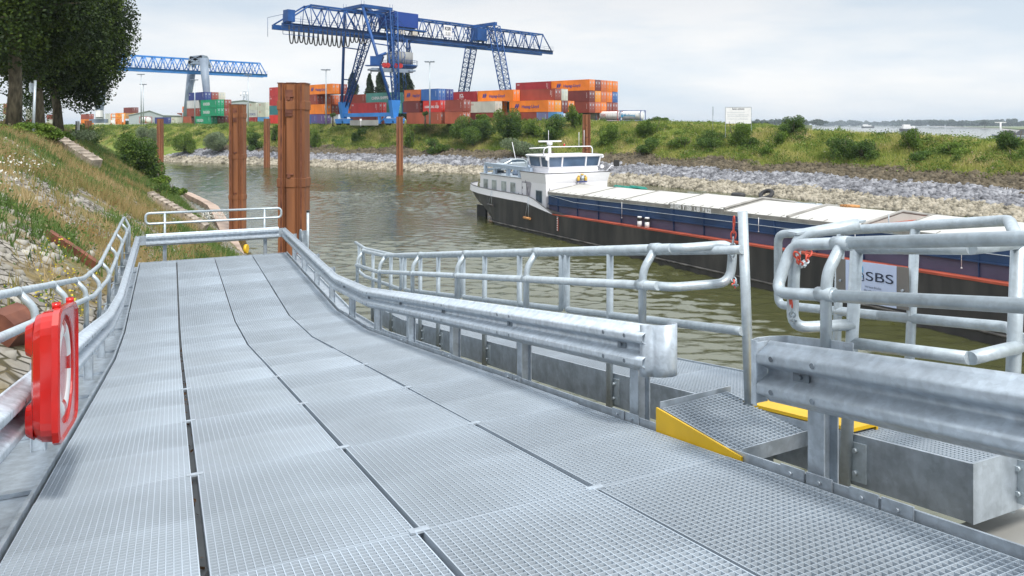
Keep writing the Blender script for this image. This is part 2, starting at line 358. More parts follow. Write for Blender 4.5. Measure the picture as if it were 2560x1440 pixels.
# land beyond the yard, flat to the horizon, and the far side of the river
def flat_land(name, poly, z, m, t=1.5):
    b = MB(); n = len(poly); b._add([(x, y, z) for x, y in poly] + [(x * 1.0, y * 1.0, z - t) for x, y in poly], [list(range(n))] + [(i, (i + 1) % n, (i + 1) % n + n, i + n) for i in range(n)])
    o = b.build(name, m, fix=True); return tag(o, kind='structure')
flat_land('far_hinterland', [(-4500, 391), (-418, 391), (150, 391), (258, 640), (600, 1470), (880, 2500), (300, 5200), (-4500, 5200)], 9.6, G_LAND, 12)
flat_land('far_river_bank', [(2750, 4700), (1160, 1740), (885, 1290), (805, 1145), (860, 900), (1500, 600), (7000, 600), (7000, 5300), (2900, 5300)], 3.2, G_LAND, 6)
flat_land('far_river_shore', [(2600, 4650), (1120, 1700), (850, 1270), (775, 1130), (830, 860), (1500, 560), (7000, 560), (7000, 5300), (2700, 5300)], 0.9, mat('river_shore_sand', (0.33, 0.31, 0.29), 0.9, 0, amt=0.15, scale=0.02), 4)
flat_land('distant_river_bend', [(200, 4300), (1800, 4550), (4200, 4650), (4200, 5300), (200, 5300)], 2.0, G_LAND, 4)

# ---------------------------------------------------------------- water
wm = bpy.data.materials.new('murky_water'); wm.use_nodes = True; t = wm.node_tree; b = t.nodes['Principled BSDF']
b.inputs['Roughness'].default_value = 0.13; b.inputs['IOR'].default_value = 2.1; b.inputs['Base Color'].default_value = (0.062, 0.066, 0.022, 1)
tcn = t.nodes.new('ShaderNodeTexCoord'); mpn = t.nodes.new('ShaderNodeMapping'); mpn.inputs['Rotation'].default_value = (0, 0, R(25)); mpn.inputs['Scale'].default_value = (0.55, 1.9, 1)
t.links.new(tcn.outputs['Object'], mpn.inputs[0])
n1 = t.nodes.new('ShaderNodeTexNoise'); n1.inputs['Scale'].default_value = 3.2; n1.inputs['Detail'].default_value = 3.2; n1.inputs['Roughness'].default_value = 0.5; n1.inputs['Distortion'].default_value = 0.6
n2 = t.nodes.new('ShaderNodeTexNoise'); n2.inputs['Scale'].default_value = 0.12; n2.inputs['Detail'].default_value = 3
for n in (n1, n2): t.links.new(mpn.outputs[0], n.inputs[0])
rp = t.nodes.new('ShaderNodeMapRange'); rp.inputs[1].default_value = 0.35; rp.inputs[2].default_value = 0.65; rp.inputs[3].default_value = 0.45; rp.inputs[4].default_value = 1.0
t.links.new(n2.outputs[0], rp.inputs[0])
mu = t.nodes.new('ShaderNodeMath'); mu.operation = 'MULTIPLY'; t.links.new(n1.outputs[0], mu.inputs[0]); t.links.new(rp.outputs[0], mu.inputs[1])
bp = t.nodes.new('ShaderNodeBump'); bp.inputs['Strength'].default_value = 1.0; bp.inputs['Distance'].default_value = 0.022
t.links.new(mu.outputs[0], bp.inputs['Height']); t.links.new(bp.outputs[0], b.inputs['Normal'])
wx = np.concatenate([[-6000, -2500, -1000, -400, -200, -130], np.arange(-100, -60, 1.2), np.arange(-60, 62, 0.30), [66, 72, 80, 100, 150, 300, 800, 2000, 5000, 9000]])
wy = np.concatenate([[-400, -200, -80, -30, -10, 0], np.arange(4, 60, 0.16), np.arange(60, 110, 0.26), np.arange(110, 210, 0.8), [215, 225, 250, 300, 450, 800, 1500, 3000, 6000, 9000]])
GX, GY = np.meshgrid(wx, wy); PW = np.stack([GX.ravel(), GY.ravel()], 1); ZW = np.zeros(len(PW)); r_w = np.random.default_rng(4)
WARP = 0.8 * np.stack([wob(PW, 1.5), wob(PW + 31, 1.5)], 1)
for k_ in range(34):
    lam = 0.55 * (3.0 ** (k_ / 33)); th = R(78) + r_w.normal(0, 0.48); kv = 2 * math.pi / lam * np.array([math.cos(th), math.sin(th)])
    ZW += (0.0074 * lam ** 0.9) * np.sin((PW + WARP) @ kv + r_w.uniform(0, 6.28))
pat = np.clip(0.85 + 0.75 * wob(PW + 60, 3.5), 0.35, 1.5); fade = np.clip((PW[:, 0] + 130) / 25, 0, 1) * np.clip((64 - PW[:, 0]) / 4, 0, 1) * np.clip((212 - PW[:, 1]) / 30, 0, 1) * np.clip((PW[:, 1] - 3) / 2, 0, 1)
ZW = (0.5 * ZW + 0.5 * np.sign(ZW) * np.abs(ZW) ** 1.0) * pat * fade
nx_, ny_ = len(wx), len(wy); I_ = np.arange(nx_ * ny_).reshape(ny_, nx_); FW = np.stack([I_[:-1, :-1], I_[:-1, 1:], I_[1:, 1:], I_[1:, :-1]], -1).reshape(-1, 4)
wr_m = bpy.data.materials.new('open_river_water'); wr_m.use_nodes = True; b = wr_m.node_tree.nodes['Principled BSDF']; b.inputs['Base Color'].default_value = (0.10, 0.105, 0.06, 1); b.inputs['Roughness'].default_value = 0.12; b.inputs['IOR'].default_value = 1.6
cyf = PW[FW][:, :, 1].min(1); mi_w = (cyf >= 214).astype(np.int32)
tag(np_mesh('water', np.column_stack([PW, ZW]), FW, [wm, wr_m], smooth=True, mi=mi_w), kind='structure')

# ---------------------------------------------------------------- foliage builders
def quads(C, size, flat=0.0, aspect=1.4):
    """leaf quads at centres C; returns V,F"""
    n = len(C); A = rng.normal(size=(n, 3)); A[:, 2] *= (1 - flat); A /= np.linalg.norm(A, axis=1)[:, None]
    B = rng.normal(size=(n, 3)); B -= (B * A).sum(1)[:, None] * A; B /= np.linalg.norm(B, axis=1)[:, None]
    s = np.asarray(size) * rng.uniform(0.6, 1.3, n); a = A * (s * aspect / 2)[:, None]; b_ = B * (s / 2)[:, None]
    V = np.stack([C - a, C - b_ , C + a, C + b_], 1).reshape(-1, 3)
    return V, np.arange(4 * n).reshape(-1, 4)
def blob(center, rad, n, lobes=12, shell=0.45, seed=None, bottom=-1.0):
    r = np.random.default_rng(seed if seed is not None else int(rng.integers(1e9)))
    c = np.array(center, float); rad = np.array(rad, float)
    D = r.normal(size=(lobes, 3)); D /= np.linalg.norm(D, axis=1)[:, None]; LC = D * r.uniform(0.25, 0.78, (lobes, 1)); LC[:, 2] = np.maximum(LC[:, 2], bottom * 0.6)
    LR = r.uniform(0.26, 0.5, lobes); pick = r.choice(lobes, n, p=LR ** 2 / (LR ** 2).sum())
    U = r.normal(size=(n, 3)); U /= np.linalg.norm(U, axis=1)[:, None]; q = 1 - shell * r.random(n) ** 1.5
    P = LC[pick] + U * (LR[pick] * q)[:, None]; P = P[P[:, 2] > bottom]
    return c + P * rad
LEAF_DK = leafmat('chestnut_leaves', [(0.009, 0.020, 0.002), (0.022, 0.045, 0.005), (0.085, 0.13, 0.010)], 0.4, trans=0.12)
LEAF_BUSH = leafmat('bush_leaves', [(0.05, 0.10, 0.014), (0.12, 0.20, 0.025), (0.26, 0.34, 0.06)], 0.5)
LEAF_WIL = leafmat('willow_leaves', [(0.10, 0.14, 0.07), (0.17, 0.22, 0.12), (0.25, 0.31, 0.18)], 0.6)
LEAF_DKB = leafmat('dark_bush_leaves', [(0.03, 0.07, 0.014), (0.08, 0.15, 0.025), (0.19, 0.27, 0.05)], 0.5)
LEAF_POP = leafmat('poplar_leaves', [(0.012, 0.028, 0.010), (0.025, 0.05, 0.016), (0.05, 0.08, 0.03)], 0.5)
LEAF_FAR = leafmat('distant_tree_leaves', [(0.02, 0.045, 0.02), (0.04, 0.07, 0.03), (0.07, 0.10, 0.04)], 0.02)
MEADOW = leafmat('meadow_plants', [(0.12, 0.19, 0.03), (0.27, 0.33, 0.06), (0.45, 0.43, 0.13), (0.64, 0.50, 0.28)], 0.16)
STRAW = leafmat('dry_grass', [(0.15, 0.17, 0.05), (0.28, 0.235, 0.09), (0.39, 0.29, 0.14), (0.47, 0.37, 0.21)], 0.35)
GREENS = leafmat('green_weeds', [(0.05, 0.10, 0.02), (0.10, 0.17, 0.04), (0.18, 0.25, 0.06)], 0.5)
REDW = leafmat('reddish_weeds', [(0.20, 0.08, 0.03), (0.30, 0.13, 0.05), (0.36, 0.22, 0.08)], 0.5)
# ================================================================ access ramp (u along, v across to the right, w above the deck)
H0 = 1.3; UH = (-0.4202, 0.9074); UL = (0.9074, 0.4202)
_KN = [(-3.0, 0.504), (11.45, -1.924), (13.8, -2.157), (21.5, -2.157)]
def dz(u):
    for (a, za), (b_, zb) in zip(_KN, _KN[1:]):
        if u <= b_: return za + (zb - za) * (u - a) / (b_ - a)
    return _KN[-1][1]
def RP(u, v, w): return Vector((UH[0] * u + UL[0] * v, UH[1] * u + UL[1] * v, 10 - H0 + dz(u) + w))
def rpara(b, u0, u1, v0, v1, w0, w1, m=0):
    """box in ramp space following the deck slope (straight stretch u0..u1)"""
    o = RP(u0, v0, w0); return b.para(o, RP(u1, v0, w0) - o, RP(u0, v1, w0) - o, Vector((0, 0, w1 - w0)), m)
def rlong(b, u0, u1, v0, v1, w0, w1, m=0):
    ks = [u0] + [k for k in (11.45, 13.8) if u0 < k < u1] + [u1]
    rings = [[RP(u, v0, w0), RP(u, v1, w0), RP(u, v1, w1), RP(u, v0, w1)] for u in ks]; return b.loft(rings, m)
VL, VR, UE = -0.714, 2.83, 20.6
ramp = thing('access_ramp', RP(0, 1.05, -0.8), 'grey steel access ramp of open grating panels running down to the water', 'ramp')
BND = [0.0, 1.58, 3.21, 4.85, 6.49, 8.13, 9.77, 11.45, 12.62, 13.8, 15.5, 17.2, 18.9, 20.55]
COLS = [(-0.69, 0.106), (0.148, 1.004), (1.038, 1.928), (1.966, 2.80)]
def grating(nu, nv, lu, lv, t=0.0035, h=0.032, mid=True):
    """open bar grating, bearing bars with notches left out; local x=u, y=v, top z=0"""
    b = MB()
    for i in range(nv + 1):
        y = -lv / 2 + lv * i / nv; th = t if 0 < i < nv else t * 1.6
        b.box(0, lu, y - th / 2, y + th / 2, -h * 0.9 if 0 < i < nv else -h * 1.3, -0.0015)
    for i in range(nu + 1):
        x = lu * i / nu; e_ = (i == 0 or i == nu or (mid and i == nu // 2)); th = t * (1.25 if e_ else 1.0)
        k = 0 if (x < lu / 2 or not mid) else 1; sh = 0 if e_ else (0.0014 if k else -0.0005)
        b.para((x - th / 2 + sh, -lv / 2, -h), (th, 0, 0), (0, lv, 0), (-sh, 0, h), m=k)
    return b
gmesh = {}
def place_grating(name, key, dims, parent, P0, ux, vy, su=1.0, sv=1.0, mt=GRATE):
    if key not in gmesh:
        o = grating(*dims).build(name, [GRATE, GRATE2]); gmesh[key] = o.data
        o.parent = parent
    else: o = addmesh(name, gmesh[key], parent)
    ux = Vector(ux).normalized(); vy = Vector(vy).normalized(); n = ux.cross(vy).normalized()
    if n.z < 0: vy2 = -vy; n = -n
    else: vy2 = vy
    M = Matrix((ux, vy2, n)).transposed().to_4x4(); M.translation = Vector(P0) - root_loc(parent)
    o.matrix_local = M @ Matrix.Diagonal((su, sv, 1, 1)); return o
for i in range(len(BND) - 1):
    for j, (v0, v1) in enumerate(COLS):
        u0, u1 = BND[i] + 0.006, BND[i + 1] - 0.006; vm = (v0 + v1) / 2
        h_ = 0.002 * rng.normal()
        a = RP(u0, vm, h_); c = RP(u1, vm, h_ * 0.5 + 0.0015 * rng.normal()); dl = RP(u0, v1, 0) - RP(u0, v0, 0) + Vector((0, 0, 0.004 * rng.normal()))
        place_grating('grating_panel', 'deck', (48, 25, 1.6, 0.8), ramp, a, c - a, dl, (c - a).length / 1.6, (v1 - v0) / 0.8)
b = MB()   # edge angles of the deck
rlong(b, 0, UE, VL - 0.022, VL, -0.11, 0.025); rlong(b, 0, UE, VR, VR + 0.012, -0.13, 0.035); rpara(b, UE - 0.03, UE, VL, VR, -0.11, 0.012)
b.build('edge_plate', GALV, ramp)
b = MB()
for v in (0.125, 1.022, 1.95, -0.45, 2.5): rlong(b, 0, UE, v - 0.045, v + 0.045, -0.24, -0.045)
b.build('longitudinal_girder', mat('shaded_girder_paint', (0.05, 0.055, 0.06), 0.7), ramp)  # near-black colour stands in for the shade under the panel gaps
b = MB()
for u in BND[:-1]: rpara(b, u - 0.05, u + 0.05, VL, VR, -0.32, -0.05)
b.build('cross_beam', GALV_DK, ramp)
b = MB()   # outer flange of the left side channel with plates
rlong(b, 0, UE, -1.14, VL - 0.03, -0.11, -0.09); rlong(b, 0, UE, -1.165, -1.14, -0.35, -0.05)
for u in np.arange(0.9, 20.5, 1.8): rpara(b, u + 0.9, u + 0.99, -1.14, VL - 0.03, -0.088, -0.06)
b.build('side_channel', GALV, ramp)
b = MB(); rlong(b, 8.9, UE, VR + 0.015, 3.10, -0.11, -0.09); rlong(b, 8.9, UE, 3.10, 3.125, -0.35, -0.05); rlong(b, 0, 8.9, VR + 0.015, VR + 0.09, -0.20, -0.07)
b.build('side_channel', GALV, ramp)
for u in (2.25, 2.67, 4.25, 6.08, 7.86, 9.54, 11.3, 13.1, 14.9, 16.6, 18.3):
    b = MB(); rpara(b, u - 0.16, u - 0.008, VR - 0.012, VR - 0.003, -0.02, 0.05); rpara(b, u + 0.008, u + 0.16, VR - 0.012, VR - 0.003, -0.02, 0.05)
    for du in (-0.09, 0.09): b.tube([RP(u + du, VR - 0.012, 0.018), RP(u + du, VR - 0.024, 0.018)], 0.010, 6)
    b.build('clip_plate', GALV, ramp)
for i, u in enumerate(BND[1:6]):
    for v in (0.13, 1.02, 1.95): b = MB(); rpara(b, u - 0.025, u + 0.025, v - 0.045, v + 0.045, -0.008, 0.003); b.build('panel_clip', GALV_BEAM, ramp)
C0 = []
for _ in range(110):
    u = random.uniform(1.8, 12); C0.append(RP(u, 0.125 + random.uniform(-0.03, 0.03), -0.035 + random.uniform(-0.01, 0.01)))
V_, F_ = quads(np.array([tuple(p) for p in C0]), 0.022); o = np_mesh('fallen_leaves', V_, F_, leafmat('brown_leaf_litter', [(0.05, 0.028, 0.015), (0.13, 0.07, 0.035)]))
tag(o, kind='stuff')
# projecting cross beams to the bank and the support block
def ibeam(b, p, q, h, w, t=0.012):
    p = Vector(p); q = Vector(q); b.bar(p, q, t, h - 2 * t)
    z = Vector((0, 0, (h - t) / 2)); b.bar(p + z, q + z, w, t); b.bar(p - z, q - z, w, t)
for (u, v0, v1, w_, lab) in ((15.9, -4.6, -1.17, -0.45, 'steel I-beam reaching from the bank to the far level part of the ramp'), (6.55, -2.55, -1.17, -0.55, 'short steel I-beam stub beside the rusty plate on the bank')):
    rt = thing('steel_beam', RP(u, v0, w_), lab, 'beam', 'steel beams carrying the ramp'); b = MB(); ibeam(b, RP(u, v0, w_), RP(u, v1, w_), 0.34, 0.24); b.build('beam_profile', GALV, rt)
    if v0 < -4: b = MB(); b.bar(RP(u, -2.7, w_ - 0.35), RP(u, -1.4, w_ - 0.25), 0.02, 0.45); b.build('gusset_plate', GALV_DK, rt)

# ---------------------------------------------------------------- guard rails
WP = []
for _k in range(33):
    _t = _k / 32; _h = 0.31 * _t; _c = 0.5 - 0.5 * math.cos(4 * math.pi * _t); WP.append((_h, 0.004 + 0.078 * min(1, max(0, 1.35 * _c - 0.12)) ** 0.9 - (0.012 if _k in (0, 32) else 0)))
def wbeam(b, u0, u1, v, sg, wt=0.67):
    ks = [u0] + [k for k in (11.45, 13.8) if u0 < k < u1] + [u1]
    b.sheet([[RP(u, v + sg * d, wt - 0.31 + h) for h, d in WP] for u in ks], smooth=True)
def hpost(b, u, v, w0, w1, s=0.10):
    for dv in (-s / 2, s / 2 - 0.008): b.para(RP(u, v + dv, w0) - Vector((UH[0], UH[1], 0)) * s / 2, Vector((UH[0], UH[1], 0)) * s, Vector((UL[0], UL[1], 0)) * 0.008, (0, 0, w1 - w0))
    b.para(RP(u, v - s / 2 + 0.008, w0) - Vector((UH[0], UH[1], 0)) * 0.004, Vector((UH[0], UH[1], 0)) * 0.008, Vector((UL[0], UL[1], 0)) * (s - 0.016), (0, 0, w1 - w0))
def bolts(b, u, v, sg, wt=0.67):
    p = RP(u - 0.05, v + sg * 0.014, wt - 0.18); b.para(p, RP(u + 0.05, v + sg * 0.014, wt - 0.18) - p, (0, 0, 0.055), (UL[0] * sg * 0.006, UL[1] * sg * 0.006, 0))
    b.tube([RP(u, v + sg * 0.018, wt - 0.152), RP(u, v + sg * 0.034, wt - 0.152)], 0.012, 6)
    for du in (-0.13, 0.13):
        for h in (0.072, 0.238): b.tube([RP(u + du, v + sg * 0.078, wt - 0.31 + h), RP(u + du, v + sg * 0.088, wt - 0.31 + h)], 0.014, 8)
def guard(us, u0, u1, v, vp, sg, label, ends=()):
    rt = thing('guard_rail', RP((u0 + u1) / 2, vp, -0.1), label, 'guard rail', 'guard rails along the ramp')
    b = MB(); wbeam(b, u0, u1, v, sg); b.build('rail_beam', GALV_BEAM, rt, solid=0.005)
    for u in us:
        b = MB(); hpost(b, u, vp, -0.12, 0.60); b.para(RP(u, min(v, vp), 0.47) - Vector((UH[0], UH[1], 0)) * 0.03, Vector((UH[0], UH[1], 0)) * 0.06, Vector((UL[0], UL[1], 0)) * abs(vp - v), (0, 0, 0.09))
        b.box(-0.09 + RP(u, vp, 0).x, 0.09 + RP(u, vp, 0).x, RP(u, vp, 0).y - 0.09, RP(u, vp, 0).y + 0.09, RP(u, vp, 0).z - 0.125, RP(u, vp, 0).z - 0.108)
        b.build('post', GALV, rt)
    for u in us: b = MB(); bolts(b, u, v, sg); b.build('bolted_joint', GALV_DK, rt)
    return rt
URS = [4.23, 6.06, 7.86, 9.56, 11.3, 13.1, 14.9, 16.6, 18.3, 19.9]
gA = guard(URS, 3.90, 20.75, 2.80, 2.93, -1, 'long steel guard rail on the river side with a rolled steel end')
gB = guard([2.66, 0.9], 0.0, 2.89, 2.80, 2.93, -1, 'short steel guard rail in the right foreground with a folded end')
# rolled end of the long rail
b = MB(); pts = []
for k in range(0, 11):
    t_ = math.pi * k / 10; pts.append((3.90 - 0.01 - 0.095 * math.sin(t_), 2.785 + 0.085 * (1 - math.cos(t_))))
pts = [(3.96, 2.745), (3.90, 2.745)] + pts + [(3.96, 2.955)]
for i in range(len(pts) - 1): pass
b.sheet([[RP(u, v, 0.675), RP(u, v, 0.40), RP(u, v, 0.345)] for u, v in pts], smooth=True)
b.build('rolled_end', GALV_BEAM, gA, solid=0.006)
b = MB(); pts = [(2.96, 2.83), (2.97, 2.80), (2.95, 2.74), (2.90, 2.725)]
b.sheet([[RP(u, v, 0.68), RP(u, v, 0.345)] for u, v in pts]); pts = [(2.97, 2.80), (2.96, 2.87), (2.90, 2.94), (2.72, 2.955), (2.5, 2.95)]
b.sheet([[RP(u, v, 0.68), RP(u, v, 0.5)] for u, v in pts]); b.build('folded_end', GALV_BEAM, gB, solid=0.006)
b = MB(); b.sheet([[RP(2.90, v, 0.36 + 0.0), RP(2.90, v, 0.67)] for v in (2.726, 2.80)]); b.build('end_plate', GALV_BEAM, gB, solid=0.005)
ULS = [1.2, 3.0, 4.85, 6.71, 8.58, 10.45, 12.28, 14.1, 15.9, 17.7, 19.5]
gL = guard(ULS, 0.0, 20.75, -0.80, -0.93, 1, 'long steel guard rail on the bank side of the ramp')
# rail across the far end
rt = thing('guard_rail', RP(20.9, 1.0, -0.1), 'straight steel guard rail closing the far end of the ramp', 'guard rail', 'guard rails along the ramp')
b = MB(); b.sheet([[RP(20.9 - d, v, 0.36 + h) for h, d in WP] for v in (-0.58, 2.66)]); b.build('rail_beam', GALV_BEAM, rt, solid=0.005)
for v in (-0.15, 2.32): b = MB(); hpost(b, 21.0, v, -0.3, 0.62, 0.09); b.build('post', GALV, rt)
for va, vb in ((-0.8, -0.55), (2.62, 2.84)): b = MB(); b.sheet([[RP(20.88, v, 0.40), RP(20.88, v, 0.64)] for v in (va, vb)]); b.build('corner_bracket', GALV, rt, solid=0.006)

# ---------------------------------------------------------------- pipe railings
def arc(pts, r=0.06, n=5):
    """round the corners of a polyline"""
    P = [Vector(p) for p in pts]; o = [P[0]]
    for i in range(1, len(P) - 1):
        a = (P[i - 1] - P[i]); c = (P[i + 1] - P[i]); rr = min(r, a.length * 0.45, c.length * 0.45); a = a.normalized() * rr; c = c.normalized() * rr
        for k in range(n + 1):
            t_ = k / n; o.append(P[i] + a * (1 - t_) ** 2 + c * t_ ** 2)
    return o + [P[-1]]
PR = 0.031
def bent_post(u, sg, v0, v1, wl, wt, w0=0.44):
    return arc([RP(u, v0, w0), RP(u, v0, wl + 0.02), RP(u, v0 + sg * 0.012, wl + 0.11), RP(u, v1, wt)], 0.10, 4)
def collar(b, P, D, r=PR + 0.006, l=0.05):
    D = Vector(D).normalized(); b.tube([Vector(P) - D * l, Vector(P) + D * l], r, 12)
def handrail(us, sg, v0, v1, label, top, low, extra=None):
    rt = thing('pipe_railing', RP(us[0], v0, 0.1), label, 'railing', 'pipe railings beside the ramp')
    b = MB(); b.tube(top, PR, 12); b.build('top_rail', GALV_PIPE, rt)
    b = MB(); b.tube(low, PR, 12); b.build('lower_rail', GALV_PIPE, rt)
    for u in us:
        b = MB(); b.tube(bent_post(u, sg, v0, v1, 0.905, 1.15), PR - 0.003, 12); d = RP(u + 0.3, v0, 0) - RP(u, v0, 0)
        collar(b, RP(u, v1, 1.15), d); collar(b, RP(u, v0, 0.905), d)
        b.para(RP(u, v0, 0.44) - Vector((0.07, 0.07, 0)), (0.14, 0, 0), (0, 0.14, 0), (0, 0, 0.012))
        b.build('post', GALV_PIPE, rt)
    return rt
def rl(u0, u1, v, w): return [RP(u, v, w) for u in [u0] + [k for k in (11.45, 13.8) if u0 < k < u1] + [u1]]
# river side, long one with the loop turned outwards
top = arc([RP(12.9, 3.10, 0.80)] + [RP(12.85, 3.06, 1.15)] + list(reversed(rl(4.05, 12.8, 3.06, 1.15)))[1:], 0.03, 3)
loop = arc([RP(4.10, 3.06, 1.15), RP(3.99, 3.10, 1.145), RP(3.92, 3.48, 1.145), RP(3.92, 3.45, 0.885), RP(3.99, 3.03, 0.89), RP(4.10, 2.95, 0.905)], 0.10, 6)
railA = handrail([4.23, 6.06, 7.86, 9.56, 11.3, 12.8], 1, 2.95, 3.06, 'long pipe railing behind the river side guard rail with a loop turned outwards', top, rl(4.05, 12.85, 2.95, 0.905))
b = MB(); b.tube(loop, PR, 12); b.build('end_loop', GALV_PIPE, railA)
low = rl(-0.3, 2.60, 2.95, 0.90)
railB = handrail([2.66, 0.9], 1, 2.95, 3.06, 'pipe railing in the right foreground with a rounded end above the folded guard rail end', rl(-0.3, 2.62, 3.06, 1.152), low)
b = MB(); b.tube(arc([RP(2.60, 3.06, 1.152), RP(2.99, 3.06, 1.15), RP(3.0, 2.95, 0.90), RP(2.60, 2.95, 0.90)], 0.085, 6), PR, 12); b.build('end_loop', GALV_PIPE, railB)
# bank side
railL = handrail(ULS[1:], -1, -0.95, -1.07, 'long pipe railing with bent posts on the bank side of the ramp', rl(0, 20.6, -1.07, 1.15), rl(0, 20.6, -0.95, 0.905))
b = MB(); b.tube(arc([RP(20.55, -1.07, 1.15), RP(20.75, -1.06, 1.14), RP(20.75, -0.95, 0.905), RP(20.7, -0.95, 0.1)], 0.05, 4), PR, 10); b.build('end_loop', GALV_PIPE, railL)
# loop railing across the far end
rt = thing('pipe_railing', RP(21.2, 1.0, 0), 'low pipe loop railing across the far end of the ramp', 'railing', 'pipe railings beside the ramp')
c_ = arc([RP(21.15, 1.0, 1.165), RP(21.15, 2.76, 1.155), RP(21.15, 2.76, 0.90), RP(21.15, -0.60, 0.90), RP(21.15, -0.60, 1.175), RP(21.15, 1.0, 1.165)], 0.11, 6)
b = MB(); b.tube(c_, PR, 10); b.build('rail_loop', GALV_PIPE, rt)
for v in (-0.15, 2.32): b = MB(); b.tube([RP(21.15, v, -0.2), RP(21.15, v, 1.16)], PR * 0.95, 10); b.build('post', GALV_PIPE, rt)

# ---------------------------------------------------------------- walkway beside the ramp
wk = thing('side_walkway', RP(6, 3.75, -0.2), 'lower grating walkway on a steel box beside the ramp', 'walkway')
b = MB(); rlong(b, 2.2, 13.5, 3.36, 3.372, -0.175, 0.10); b.build('side_plate', GALV, wk)
b = MB(); rlong(b, 2.2, 13.5, 4.16, 4.172, -0.175, 0.10); b.build('side_plate', GALV, wk)
b = MB(); rpara(b, 2.188, 2.2, 3.36, 4.172, -0.18, 0.102); b.build('end_plate', GALV, wk)
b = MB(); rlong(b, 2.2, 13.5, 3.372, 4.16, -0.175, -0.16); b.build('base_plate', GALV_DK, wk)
ub = [2.21] + [k for k in BND if 2.5 < k < 13.4] + [13.5]
for i in range(len(ub) - 1):
    a = RP(ub[i] + 0.004, 3.768, 0.088); c = RP(ub[i + 1] - 0.004, 3.768, 0.088); dl = RP(0, 4.15, 0) - RP(0, 3.38, 0)
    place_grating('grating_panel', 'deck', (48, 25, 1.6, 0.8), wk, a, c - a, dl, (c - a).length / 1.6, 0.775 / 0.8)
ab = thing('concrete_abutment', RP(0.8, 4.2, -0.9), 'pale concrete abutment block under the near end of the walkway', 'abutment')
b = MB(); rpara(b, -2.5, 2.5, 3.25, 5.2, -1.4, -0.36); b.build('block', mat('pale_concrete', (0.42, 0.42, 0.40), 0.85, 0, amt=0.1, scale=1.5, bump=0.1), ab)
# inner walkway railing: frames with two bracketed posts
def bracket(b, u, v, sg=-1):
    p = RP(u + 0.05, v - 0.012, -0.15); b.para(p, RP(u + 0.16, v - 0.012, -0.15) - p, Vector((UL[0], UL[1], 0)) * 0.012, (0, 0, 0.21))
    for w_ in (-0.10, 0.02): b.tube([RP(u + 0.11, v - 0.012, w_), RP(u + 0.11, v - 0.03, w_)], 0.013, 6)
wr = thing('pipe_railing', RP(8, 3.33, 0), 'low pipe railing between ramp and walkway ending at the tall post', 'railing', 'pipe railings beside the ramp')
b = MB(); b.tube(rl(3.67, 14.6, 3.33, 1.115), PR * 0.95, 12); b.build('top_rail', GALV_PIPE, wr)
seg = [(3.67, 5.98), (6.08, 8.65), (8.76, 11.2), (11.4, 14.3)]
for i, (a_, c_) in enumerate(seg):
    p0 = [RP(a_, 3.33, 0.59)] if i == 0 else [RP(a_, 3.33, 1.10), RP(a_, 3.33, 0.59)]
    b = MB(); b.tube(arc(p0 + ([RP(11.45, 3.33, 0.59)] if i > 10 else []) + rl(a_ + 0.1, c_ - 0.1, 3.33, 0.59) + [RP(c_, 3.33, 0.59), RP(c_, 3.33, 1.10)], 0.05, 4), PR * 0.95, 10); b.build('frame_rail', GALV_PIPE, wr)
for u in (5.24, 7.0, 7.95, 9.6, 10.4, 12.0, 13.2):
    b = MB(); b.tube([RP(u, 3.325, -0.2), RP(u - 0.0, 3.33, 1.10)], PR * 0.95, 12); bracket(b, u - 0.15, 3.36); b.build('post', GALV_PIPE, wr)
tp = thing('steel_post', RP(3.665, 3.38, 0.09), 'tall round steel post on the walkway edge with chains to the loop', 'post')
b = MB(); b.tube([RP(3.645, 3.37, 0.085), RP(3.70, 3.36, 1.36)], 0.032, 14); b.para(RP(3.665, 3.38, 0.085) - Vector((0.05, 0.05, 0)), (0.1, 0, 0), (0, 0.1, 0), (0, 0, 0.01)); b.build('post_pipe', GALV_PIPE, tp)
# near walkway railing
wn = thing('pipe_railing', RP(2.8, 3.33, 0), 'pipe railing with a mitred lower corner right of the yellow ramp', 'railing', 'pipe railings beside the ramp')
for (u, v, ub_, wb) in ((2.80, 3.33, 2.88, -0.18), (2.19, 3.70, 2.24, -0.2)):
    b = MB(); b.tube([RP(ub_, v, wb), RP(u, v, 1.11)], 0.032, 12); bracket(b, ub_ - 0.17, 3.36 if v < 3.5 else 3.7); b.build('post', GALV_PIPE, wn)
b = MB(); b.tube([RP(2.83, 3.33, 0.60), RP(2.19, 3.33, 0.595)], 0.031, 12); b.tube([RP(2.18, 3.33, 0.595), RP(2.19, 3.70, 0.60)], 0.031, 12); b.build('lower_rail', GALV_PIPE, wn)
b = MB(); b.tube([RP(2.80, 3.33, 1.11), RP(2.19, 3.34, 1.10)], 0.031, 12); b.tube([RP(2.18, 3.33, 1.10), RP(2.19, 3.71, 1.10)], 0.031, 12); b.build('top_rail', GALV_PIPE, wn)
b = MB(); b.tube(arc([RP(2.82, 3.33, 0.70), RP(2.98, 3.05, 0.70), RP(3.02, 3.12, 1.20), RP(2.80, 3.35, 1.235)], 0.09, 6), 0.031, 12)
b.build('end_loop', GALV_PIPE, wn)
b = MB(); p = RP(2.99, 3.10, 1.20); b.para(p, RP(2.80, 3.40, 1.245) - p, Vector((UH[0], UH[1], 0)) * 0.07, (0, 0, 0.012)); b.build('top_plate', GALV_PIPE, wn)
wo = thing('pipe_railing', RP(3.3, 4.13, 0), 'outer pipe railing over the water carrying the blue and white sign', 'railing', 'pipe railings beside the ramp')
b = MB(); b.tube(arc([RP(3.3, 4.13, 0.63), RP(4.17, 4.13, 0.65), RP(4.17, 4.13, 1.18), RP(2.52, 4.13, 1.20), RP(2.40, 3.98, 1.20), RP(2.2, 3.72, 1.10)], 0.07, 5), 0.031, 12); b.build('top_rail', GALV_PIPE, wo)
